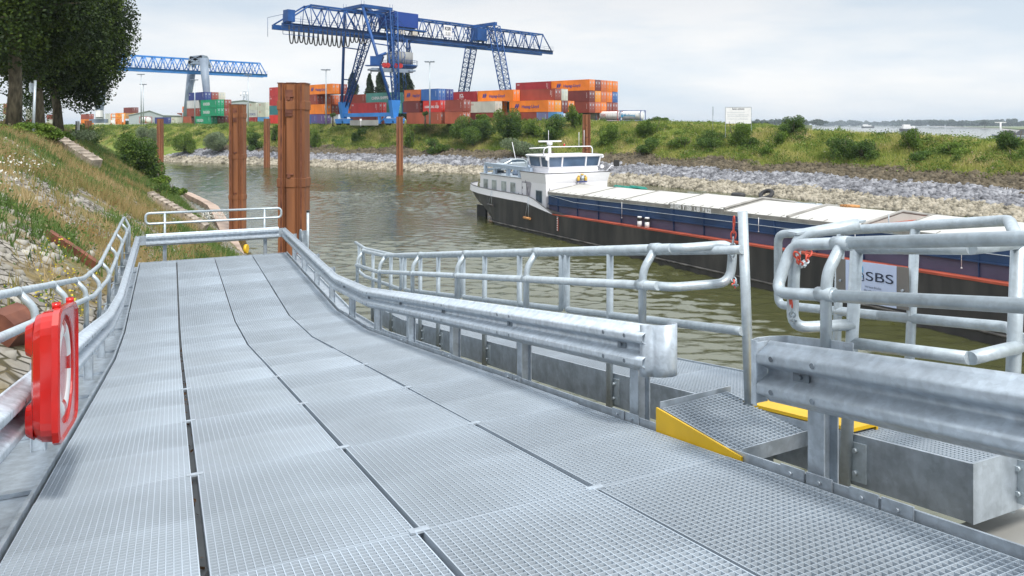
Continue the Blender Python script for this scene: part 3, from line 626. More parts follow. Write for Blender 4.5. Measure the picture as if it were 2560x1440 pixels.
b = MB(); b.tube(arc([RP(3.3, 4.13, 0.63), RP(2.5, 4.13, 0.62), RP(2.22, 3.78, 0.62)], 0.06, 4), 0.031, 12); b.build('lower_rail', GALV_PIPE, wo)
for u in (3.05, 3.60): b = MB(); b.tube([RP(u + 0.06, 4.13, -0.15), RP(u, 4.13, 1.18)], 0.028, 12); b.build('post', GALV_PIPE, wo)
# sign on it
A_ = RP(3.60, 4.085, 0); A_.z = 9.096; B_ = RP(3.06, 4.085, 0); B_.z = 9.137 - 0.01
sg = thing('info_sign', A_, 'white company sign with grey steel ends hung on the walkway railing', 'sign')
dn = Vector((0, 0, -0.262)); xd = (B_ - A_); nd = xd.cross(dn).normalized() * -1
if nd.y > 0: nd = -nd
b = MB(); b.para(A_ + dn, xd, -dn, -nd * 0.004); b.build('back_plate', STAINLESS, sg)
b = MB(); b.para(A_ + dn + xd * 0.15 + nd * 0.0005, xd * 0.70, -dn, nd * 0.003); b.build('sign_face', mat('pale_blue_white_face', (0.52, 0.60, 0.78), 0.35, 0, amt=0.03), sg)
up = -dn.normalized(); x_ = xd.normalized(); Fp = A_ + nd * 0.006
text_part('SBS', 0.058, Fp + xd * 0.435 + dn * 0.44, x_, up, INK, sg, width=0.20, thick=0.001)
for k, s_ in enumerate(('Wir bauen Brücken.', 'Wir helfen Leben retten.', 'Wir schenken Lebensfreude.')):
    text_part(s_, 0.0135, Fp + xd * (0.43 - 0.012 * k) + dn * (0.62 + 0.09 * k), x_, up, INK, sg, width=(0.125, 0.150, 0.168)[k], thick=0.001)
b = MB()
for P_, Q_ in (((0.30, 0.46), (0.415, 0.46)), ((0.415, 0.46), (0.41, 0.32)), ((0.41, 0.32), (0.375, 0.25)), ((0.375, 0.25), (0.34, 0.25)), ((0.34, 0.25), (0.30, 0.30))):
    b.bar(Fp + xd * P_[0] + dn * P_[1], Fp + xd * Q_[0] + dn * Q_[1], 0.003, 0.004)
b.build('logo_outline', INK, sg)
b = MB(); b.bar(Fp + xd * 0.30 + dn * 0.13, Fp + xd * 0.40 + dn * 0.13, 0.003, 0.012); b.bar(Fp + xd * 0.40 + dn * 0.13, Fp + xd * 0.40 + dn * 0.26, 0.003, 0.003); b.bar(Fp + xd * 0.32 + dn * 0.33, Fp + xd * 0.40 + dn * 0.37, 0.003, 0.006); b.build('logo_wave', CBINK, sg)
b = MB()
for q in (0.07, 0.93): b.tube([A_ + xd * q + dn * 0.55, A_ + xd * q + dn * 0.55 + nd * 0.012], 0.008, 8)
b.build('bolt', GALV, sg)

# ---------------------------------------------------------------- small access ramp with yellow sides
la = thing('yellow_step_ramp', RP(3.5, 3.1, 0), 'small grating ramp with yellow wedge side beside the walkway', 'access ramp')
Z1 = 10 - 1.812; Z2 = 10 - 1.785
def Q(u, v, z): p = RP(u, v, 0); return Vector((p.x, p.y, z))
b = MB(); vs = [RP(3.11, VR - 0.016, -0.012), RP(3.885, VR - 0.016, -0.012), Q(3.885, VR - 0.016, Z1 + 0.004), Q(3.11, VR - 0.016, Z1 + 0.004)]; of = Vector((UL[0], UL[1], 0)) * 0.012
b.loft([vs, [p + of for p in vs]]); b.build('wedge_side', YEL, la, fix=True)
a = Q(3.145, (2.85 + 3.38) / 2, (Z1 + Z2) / 2); c = Q(3.865, (2.85 + 3.38) / 2, (Z1 + Z2) / 2)
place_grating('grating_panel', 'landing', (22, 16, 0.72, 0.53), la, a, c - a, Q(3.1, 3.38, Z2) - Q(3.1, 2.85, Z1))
for u in (3.13, 3.88):
    b = MB(); p = Q(u, 2.845, Z1 - 0.05); b.para(p, Q(u, 3.42, Z2 - 0.06) - p, Vector((UH[0], UH[1], 0)) * 0.008, (0, 0, 0.085)); b.build('side_plate', GALV, la)
b = MB(); p = Q(3.42, 2.9, Z1 - 0.20); b.para(p, Q(3.42, 3.35, Z1 - 0.30) - p, Vector((UH[0], UH[1], 0)) * 0.25, (0, 0, 0.12)); b.build('bracket', GALV_DK, la)
b = MB(); rpara(b, 2.86, 3.72, 3.37, 3.57, 0.105, 0.125); rpara(b, 2.86, 3.72, 3.555, 3.57, 0.085, 0.105); b.build('flap', YEL, la)
# chains
def chain(p, q, sag, n, label, reds, rad=0.016):
    rt = thing('safety_chain', p, label, 'chain', 'chains between loops and posts'); P = []
    p = Vector(p); q = Vector(q)
    for i in range(n + 1):
        t_ = i / n; P.append(p.lerp(q, t_) + Vector((0, 0, -4 * sag * t_ * (1 - t_))))
    for i in range(n):
        a_, c_ = P[i], P[i + 1]; d = (c_ - a_); l = d.length * 0.66; d.normalize(); sd = d.cross(Vector((0, 0, 1)) if abs(d.z) < 0.9 else Vector((1, 0, 0))).normalized()
        if i % 2: sd = sd.cross(d)
        m_ = (a_ + c_) / 2; ring = [m_ + d * l * math.cos(2 * math.pi * k / 12) + sd * rad * math.sin(2 * math.pi * k / 12) for k in range(12)]
        b = MB(); b.tube(ring, 0.0052, 6, closed=True); b.build('link', REDP if i in reds else GALV_PIPE, rt)
chain(RP(3.75, 3.335, 1.325), RP(3.93, 3.47, 1.02), 0.04, 9, 'chain hanging from the top of the tall post to the loop', (0, 1, 2, 8))
chain(RP(3.90, 3.46, 0.92), RP(3.73, 3.335, 0.90), 0.035, 6, 'short mostly red chain between loop and middle of the tall post', (1, 2, 3))
chain(RP(2.93, 3.03, 1.11), RP(3.0, 3.20, 1.11), 0.075, 9, 'chain hanging in the rounded end of the foreground railing', (0, 1, 2, 7, 8))
chain(RP(2.90, 2.96, 0.87), RP(2.99, 3.09, 0.755), 0.06, 8, 'chain hanging from the lower rail of the foreground railing', (0, 7))

# ---------------------------------------------------------------- lifebuoy housing
lb = thing('lifebuoy_housing', RP(4.9, -0.66, 0.35), 'glossy red plastic lifebuoy housing hung on the bank side guard rail', 'lifebuoy box')
def rrect(u0, u1, w0, w1, v, r=0.1, n=5):
    o = []
    for cx, cw, a0 in ((u1 - r, w1 - r, 0), (u0 + r, w1 - r, 90), (u0 + r, w0 + r, 180), (u1 - r, w0 + r, 270)):
        for k in range(n + 1): a_ = R(a0 + 90 * k / n); o.append(RP(cx + r * math.cos(a_), v, cw + r * math.sin(a_)))
    return o
b = MB(); b.loft([rrect(4.58, 5.26, 0.43, 1.03, -0.668, 0.12), rrect(4.54, 5.30, 0.395, 1.06, -0.655, 0.13), rrect(4.51, 5.32, 0.38, 1.075, -0.62, 0.12), rrect(4.50, 5.33, 0.375, 1.08, -0.565, 0.12)], smooth=False)
b.build('back_shell', RED, lb)
bo = MB()
for wz in (0.50, 0.93): bo.loft([rrect(4.56, 5.28, wz - 0.10, wz + 0.10, -0.66, 0.05, 3), rrect(4.60, 5.24, wz - 0.08, wz + 0.08, -0.70, 0.05, 3)])
bo.build('back_ribs', RED, lb)
cu_, cw_ = 4.915, 0.727
def ringp(ru, rw, v, n=48): return [RP(cu_ + ru * math.cos(2 * math.pi * k / n), v, cw_ + rw * math.sin(2 * math.pi * k / n)) for k in range(n)]
def sqring(v, r, n=48, h=0.37, hu=0.44):
    o = []
    for k in range(n):
        a_ = 2 * math.pi * k / n; c, s = math.cos(a_), math.sin(a_); q = (abs(c) ** 8 + abs(s) ** 8) ** (-1 / 8); o.append(RP(cu_ + hu * q * c, v, cw_ + h * q * s))
    return o
b = MB(); rings = [sqring(-0.565, 0), sqring(-0.535, 0), sqring(-0.528, 0, h=0.355, hu=0.425), sqring(-0.54, 0, h=0.34, hu=0.41), ringp(0.345, 0.32, -0.545), ringp(0.33, 0.31, -0.55), ringp(0.325, 0.305, -0.595)]
b.loft(rings, cap=False); b.build('front_frame', RED, lb)
b = MB(); n = 40; rings = []
for k in range(9):
    a_ = math.pi * k / 8; rings.append(ringp(0.245 + 0.06 * math.cos(a_), 0.235 + 0.06 * math.cos(a_), -0.59 + 0.04 * math.sin(a_)))
b.loft(rings, cap=False, smooth=True)
o = b.build('lifebuoy', [WHT, RED], lb)
for i, p in enumerate(o.data.polygons):
    k = i % 48
    if k % 12 in (0, 1, 11): p.material_index = 1
b = MB(); b.loft([ringp(0.19, 0.18, -0.59), ringp(0.185, 0.175, -0.61)]); b.build('centre_boss', RED, lb)
b = MB(); rpara(b, 4.83, 5.03, -0.589, -0.585, 0.60, 0.75); b.build('instruction_label', WHT, lb)
b = MB(); rpara(b, 4.83, 5.03, -0.589, -0.585, 0.755, 0.85); b.build('warning_label', YEL, lb)
for u in (4.62, 5.20): b = MB(); b.tube([RP(u, -0.56, 1.09), RP(u, -0.56, 1.12)], 0.022, 10); b.build('hinge_pin', RED, lb)
# red/white mast device at the far corner
dv = thing('mooring_mast', RP(19.3, 3.25, -0.4), 'slim steel mast with discs at the far river side corner of the ramp', 'mast')
b = MB(); b.tube([RP(19.0, 3.13, -0.3), RP(19.0, 3.13, 1.25)], 0.035, 8); b.tube([RP(19.0, 3.13, 1.25), RP(19.0, 3.13, 1.30)], 0.04, 8, m=1); b.build('pipe', [GALV_PIPE, BLK], dv)
b = MB(); rpara(b, 19.3, 19.34, 3.02, 3.16, -0.2, 0.75); b.build('bracket', GALV, dv)
b = MB(); b.tube([RP(19.5, 3.02, 0.55), RP(19.5, 3.04, 0.55)], 0.22, 20); b.build('disc', GALV, dv)
# ================================================================ mooring piles
def px(x, Y): return (x - 1280) / 1840 * Y
def zz(y, Y): return 10 - (y - 312) / 1840 * Y
def pile(xc, Y, ztop, label, size=1.42, bands=(), rot=0.0, zbot=-1.0, plate=True):
    size *= 0.86; X = px(xc, Y); rt = thing('mooring_pile', (X, Y, 0), label, 'mooring pile', 'rusty mooring piles in the basin')
    s = size / 2; P = [(-1, -.80), (-.62, -.80), (-.60, -.60), (-.36, -.60), (-.30, -.98), (.30, -.98), (.36, -.60), (.58, -.60), (.60, -.80), (1, -.80), (1, .60), (.45, .60), (.32, .98), (-.40, .98), (-.52, .60), (-1, .60)]
    ca, sa = math.cos(rot), math.sin(rot)
    def ring(z, k=1.0, grow=0.0): return [Vector((X + (x * ca - y * sa) * (s * k + grow), Y + (x * sa + y * ca) * (s * k + grow), z)) for x, y in P]
    b = MB(); b.loft([ring(zbot), ring(ztop)]); b.build('shaft', RUST, rt, fix=True)
    b = MB()
    for fx in (-.78, .70): b.para(Vector((X + fx * s * ca + .80 * s * sa, Y + fx * s * sa - .80 * s * ca - 0.05, zbot)), (0.05, 0, 0), (0, 0.06, 0), (0, 0, ztop - zbot))
    b.build('lock_seam', RUST_DK, rt)
    b = MB(); b.loft([ring(ztop - 0.001, 1, 0.035), ring(ztop + 0.04, 1, 0.035)]); b.build('top_plate', RUST_DK, rt)
    for zb in bands:
        b = MB(); h = 0.17 * size; b.loft([ring(zb - h, 1, 0.02), ring(zb - h * 0.9, 1, 0.038), ring(zb + h * 0.9, 1, 0.038), ring(zb + h, 1, 0.02)]); b.build('collar_band', RUST, rt, fix=True)
        b = MB(); b.tube([(X - 0.06, Y - s * 1.02, zb + h * 1.5), (X - 0.06, Y - s * 1.02 - 0.06, zb + h * 1.5)], 0.08, 8); b.tube([(X - 0.16, Y - s * 1.06, zb + h * 1.9), (X + 0.16, Y - s * 1.06, zb + h * 1.9)], 0.03, 6); b.build('mooring_pin', RUST_DK, rt)
    if plate:
        b = MB(); b.box(X - 0.24, X + 0.10, Y - s * 0.98 - 0.03, Y - s * 0.98 + 0.01, ztop - 1.4, ztop - 0.3); b.box(X - 0.24, X + 0.10, Y - s * 0.98 - 0.06, Y - s * 0.98 + 0.01, ztop - 1.52, ztop - 1.42); b.build('ladder_plate', RUST_DK, rt)
    return rt
pile(736, 34.6, zz(210, 34.6), 'big rusty steel mooring pile standing just behind the far end of the ramp', 1.44, (zz(264, 34.6), zz(455, 34.6)))
pile(595, 66, zz(262, 66), 'second largest rusty mooring pile left of the big one', 1.44, (zz(289, 66), zz(391, 66), zz(492, 66)))
pile(667.5, 173, zz(297, 173), 'thin distant rusty pile between the two large piles by the far bank', 1.42, (zz(321, 173), zz(360, 173)), plate=False)
pile(999, 146, zz(292, 146), 'distant rusty pile in front of the yellow stairs and the blue crane foot', 1.45, (zz(322, 146), zz(352, 146), zz(385, 146)), rot=0.25, plate=False)
pile(1466, 119, zz(286, 119), 'rusty pile rising behind the wheelhouse of the barge', 1.42, (zz(318, 119), zz(349, 119), zz(379, 119)), plate=False)
pile(401, 196, zz(297, 196), 'distant rusty pile at the left end of the basin by the far bank', 1.6, (zz(320, 196), zz(340, 196), zz(360, 196), zz(381, 196)), plate=False)
pile(221, 176, zz(302, 176), 'leftmost distant rusty pile half hidden behind the near bank', 1.5, (zz(322, 176), zz(338, 176)), plate=False)

# ================================================================ containers
CA = (-0.742, 0.67); CE = (0.67, 0.742); CROT = math.atan2(-0.67, 0.742)
ORANGE = (0.80, 0.21, 0.015); BROWN = (0.28, 0.055, 0.035); DBROWN = (0.18, 0.035, 0.030); REDC = (0.45, 0.03, 0.03); SCAR = (0.62, 0.035, 0.025); CRIM = (0.36, 0.022, 0.03)
LBROWN = (0.42, 0.10, 0.05); TEAL = (0.03, 0.17, 0.18); SEA = (0.09, 0.33, 0.28); NAVY = (0.03, 0.045, 0.22); BLUE = (0.04, 0.13, 0.38); LBLUE = (0.10, 0.30, 0.60)
GREEN = (0.0, 0.28, 0.13); CREAM = (0.60, 0.60, 0.52); GREY = (0.42, 0.45, 0.48); AMB = (0.82, 0.30, 0.02); PURP = (0.12, 0.07, 0.22); RORG = (0.62, 0.15, 0.04); TAN = (0.52, 0.30, 0.12); LGREY = (0.60, 0.60, 0.60)
_cm = {}
def cmat(c):
    if c not in _cm: _cm[c] = mat('container_paint', c, 0.55, 0, amt=0.10, scale=0.35, stretch=(1, 1, 0.6), detail=6)
    return _cm[c]
_proto = {}
BASEM = mat('container_paint', ORANGE, 0.55)
def cproto(L_, Hc):
    k = (L_, Hc)
    if k in _proto: return _proto[k]
    W_ = 2.44; b = MB(); n = int(L_ / 0.28); pts = []
    x = -L_ + 0.12; dx = (L_ - 0.24) / n
    for i in range(n): pts += [(x, 0.035), (x + dx * .28, 0.0 + 0.005), (x + dx * .5, 0.005), (x + dx * .78, 0.035)]; x += dx
    pts.append((-0.12, 0.035))
    b.sheet([[(p, q, 0.15) for p, q in pts], [(p, q, Hc - 0.08) for p, q in pts]]); b.sheet([[(p, W_ - q, 0.15) for p, q in pts], [(p, W_ - q, Hc - 0.08) for p, q in pts]])
    b.box(-L_ + 0.04, -0.04, 0.05, W_ - 0.05, Hc - 0.05, Hc - 0.02); b.box(-L_ + 0.02, -L_ + 0.05, 0.05, W_ - 0.05, 0.15, Hc - 0.1)
    body = b.build('body', BASEM); b = MB()
    for x in (-L_, -0.12):
        for y in (0, W_ - 0.12): b.box(x, x + 0.12, y, y + 0.12, 0, Hc)
    for y in (0.002, W_ - 0.062):
        b.box(-L_ + 0.12, -0.12, y, y + 0.06, 0.0, 0.16); b.box(-L_ + 0.12, -0.12, y, y + 0.06, Hc - 0.10, Hc - 0.002)
    for x in (-L_ + 0.002, -0.102): b.box(x, x + 0.1, 0.12, W_ - 0.12, 0.0, 0.14); b.box(x, x + 0.1, 0.12, W_ - 0.12, Hc - 0.12, Hc - 0.002)
    frame = b.build('frame', BASEM); b = MB()
    for y0 in (0.125, 1.225): b.box(-0.07, -0.03, y0, y0 + 1.09, 0.15, Hc - 0.125)
    b.box(-0.03, -0.022, 0.125, 2.315, Hc * 0.48, Hc * 0.50); door = b.build('door', BASEM); b = MB()
    for y in (0.35, 0.85, 1.55, 2.08): b.tube([(-0.005, y, 0.12), (-0.005, y, Hc - 0.12)], 0.028, 6)
    for y in (0.42, 1.60): b.box(-0.02, -0.008, y, y + 0.34, Hc * 0.35, Hc * 0.38); b.box(-0.021, -0.013, y + 0.05, y + 0.3, Hc * 0.62, Hc * 0.80)
    bars = b.build('locking_bars', GALV_PIPE)
    for o in (body, frame, door, bars): bpy.data.objects.remove(o, do_unlink=False) if False else None
    _proto[k] = (body, frame, door, bars); return _proto[k]
_logo = {}
def ctext(rt, s, x0, z0, h, m, width=None, bold=0.0, side=True):
    """lettering on the long side (y=0) facing the camera; child in the container's own axes"""
    key = (s, h, width, bold, x0, z0)
    cu = text_part(s, h, (x0, -0.012, z0), (1, 0, 0), (0, 0, 1), m, None, width=width, bold=bold, thick=0.0); cu.parent = rt
    return cu
NAME_C = {ORANGE: 'orange', BROWN: 'brown', DBROWN: 'dark brown', REDC: 'red', SCAR: 'bright red', CRIM: 'crimson', LBROWN: 'light rust brown', TEAL: 'dark teal', SEA: 'sea green', NAVY: 'navy blue', BLUE: 'blue', LBLUE: 'light blue',
          GREEN: 'bright green', CREAM: 'cream white', GREY: 'grey', AMB: 'amber yellow', PURP: 'purple', RORG: 'faded rust orange', TAN: 'tan', LGREY: 'pale grey'}
_used = {}
def cont(k, x, j, lev, colr, L_=12.2, logo=None, where='', Hc=2.75, z=None, Y=None, doors=True):
    if Y is None:
        r = (x - 1280) / 1840; Y = (133.3 + 2.6 * k) / (0.67 * r + 0.742)
    X = px(x, Y) + CE[0] * 2.56 * j; Yy = Y + CE[1] * 2.56 * j
    zb = (10.25 if z is None else z) + (lev - 1) * 2.80
    size = 'long' if L_ > 10 else 'short'
    lv = {1: 'bottom', 2: 'second', 3: 'third', 4: 'top'}[lev]
    lab = f"{size} {NAME_C[colr]} container, {lv} level, {where}"
    rt = thing('shipping_container', (X, Yy, zb), lab, 'container', 'shipping containers stacked in the yard', rz=CROT)
    body, frame, door, bars = cproto(L_, Hc); m = cmat(colr)
    dcp = None
    for o in (body, frame, door) + ((bars,) if doors else ()):
        c = o.copy(); col.objects.link(c); c.parent = dcp if o is bars else rt
        if o is door: dcp = c
        if o is not bars:
            c.material_slots[0].link = 'OBJECT'; c.material_slots[0].material = m
    if logo: logo(rt, L_, Hc)
    if len(lab.split()) > 16: print('LONG', lab, flush=True)
    _used.setdefault(lab.lower(), []).append(rt)
    return rt
def lg_orange(rt, L_, H):
    b = MB(); x0 = -L_ * 0.86; s = 0.42
    for dx in (0, 0.62): b.loft([[(x0 + dx + q, -0.012, H * 0.34), (x0 + dx + q + .45, -0.012, H * 0.34), (x0 + dx + q + .85, -0.012, H * 0.72), (x0 + dx + q + .40, -0.012, H * 0.72)] for q in (0,)] + [[(x0 + dx + .0, -0.004, H * 0.34), (x0 + dx + .45, -0.004, H * 0.34), (x0 + dx + .85, -0.004, H * 0.72), (x0 + dx + .40, -0.004, H * 0.72)]])
    b.box(x0 + 0.1, x0 + 1.5, -0.014, -0.006, H * 0.50, H * 0.56); o = b.build('emblem', BINK); o.parent = rt
    ctext(rt, 'Hapag-Lloyd', x0 + 2.3, H * 0.36, H * 0.26, BINK, width=L_ * 0.44, bold=0.02)
def T(s, fx, fz, fh, m, w=None, bold=0.02, bars=True):
    def f(rt, L_, H):
        ctext(rt, s, -L_ * fx, H * fz, H * fh, m, width=w, bold=bold)
        if bars:
            b = MB()
            for i in range(6): b.box(-1.0, -0.9, -0.012, -0.004, H * (0.3 + 0.09 * i), H * (0.35 + 0.09 * i))
            b.box(-1.35, -1.28, -0.012, -0.004, H * 0.45, H * 0.85); o = b.build('markings', WINK); o.parent = rt
    return f
def wave_logo(s, fx):
    def f(rt, L_, H):
        ctext(rt, s, -L_ * fx, H * 0.52, H * 0.26, WINK, width=1.5, bold=0.03)
        b = MB(); P = [(-L_ * fx - 0.7 + 0.37 * i, H * (0.22 + 0.05 * math.cos(i * 1.6))) for i in range(9)]
        for a, c in zip(P, P[1:]): b.bar((a[0], -0.012, a[1]), (c[0], -0.012, c[1]), 0.02, 0.13)
        b.box(-L_ * fx - 0.1, -L_ * fx + 1.5, -0.014, -0.006, H * 0.40, H * 0.44); o = b.build('emblem', WINK); o.parent = rt
    return f
def plainm(rt, L_, H):
    b = MB()
    for i in range(5): b.box(-0.85, -0.75, -0.012, -0.004, H * (0.35 + 0.1 * i), H * (0.40 + 0.1 * i))
    o = b.build('markings', WINK); o.parent = rt
CAI = T('CAI', 0.96, 0.72, 0.14, WINK, 0.8)
P_ = [  # k, x of the right front corner, j rows behind, level, colour, length, logo, where
 # right end block
 ('B', 0, 4, ORANGE, 12.2, lg_orange, 'corner container of the right block with blue lettering'), ('B', 0, 3, DBROWN, 12.2, plainm, 'right under the corner container of the right block'), ('B', 0, 2, BROWN, 12.2, plainm, 'front row of the right block behind the tank containers'),
 ('B', 1, 4, DBROWN, 12.2, None, 'second row from the corner of the right block'), ('B', 1, 3, AMB, 12.2, None, 'second row from the corner of the right block'), ('B', 1, 2, RORG, 12.2, None, 'second row from the corner of the right block'),
 ('B', 2, 4, RORG, 12.2, None, 'middle row of the right block'), ('B', 2, 3, RORG, 12.2, None, 'middle row of the right block'), ('B', 2, 2, ORANGE, 12.2, None, 'middle row of the right block'),
 ('B', 3, 4, ORANGE, 12.2, None, 'fourth row from the corner of the right block'), ('B', 3, 3, ORANGE, 12.2, None, 'fourth row from the corner of the right block'), ('B', 3, 2, BROWN, 12.2, None, 'fourth row from the corner of the right block'),
 ('B', 4, 4, ORANGE, 12.2, None, 'last row at the right edge of the stacks'), ('B', 4, 3, BLUE, 12.2, None, 'last row at the right edge of the stacks'), ('B', 4, 2, BROWN, 12.2, None, 'last row at the right edge of the stacks'),
]
CB = 1473
for (_, j, lev, c, L_, lg, wh) in P_: cont(0, CB, j, lev, c, L_, lg, wh, Y=184.0)
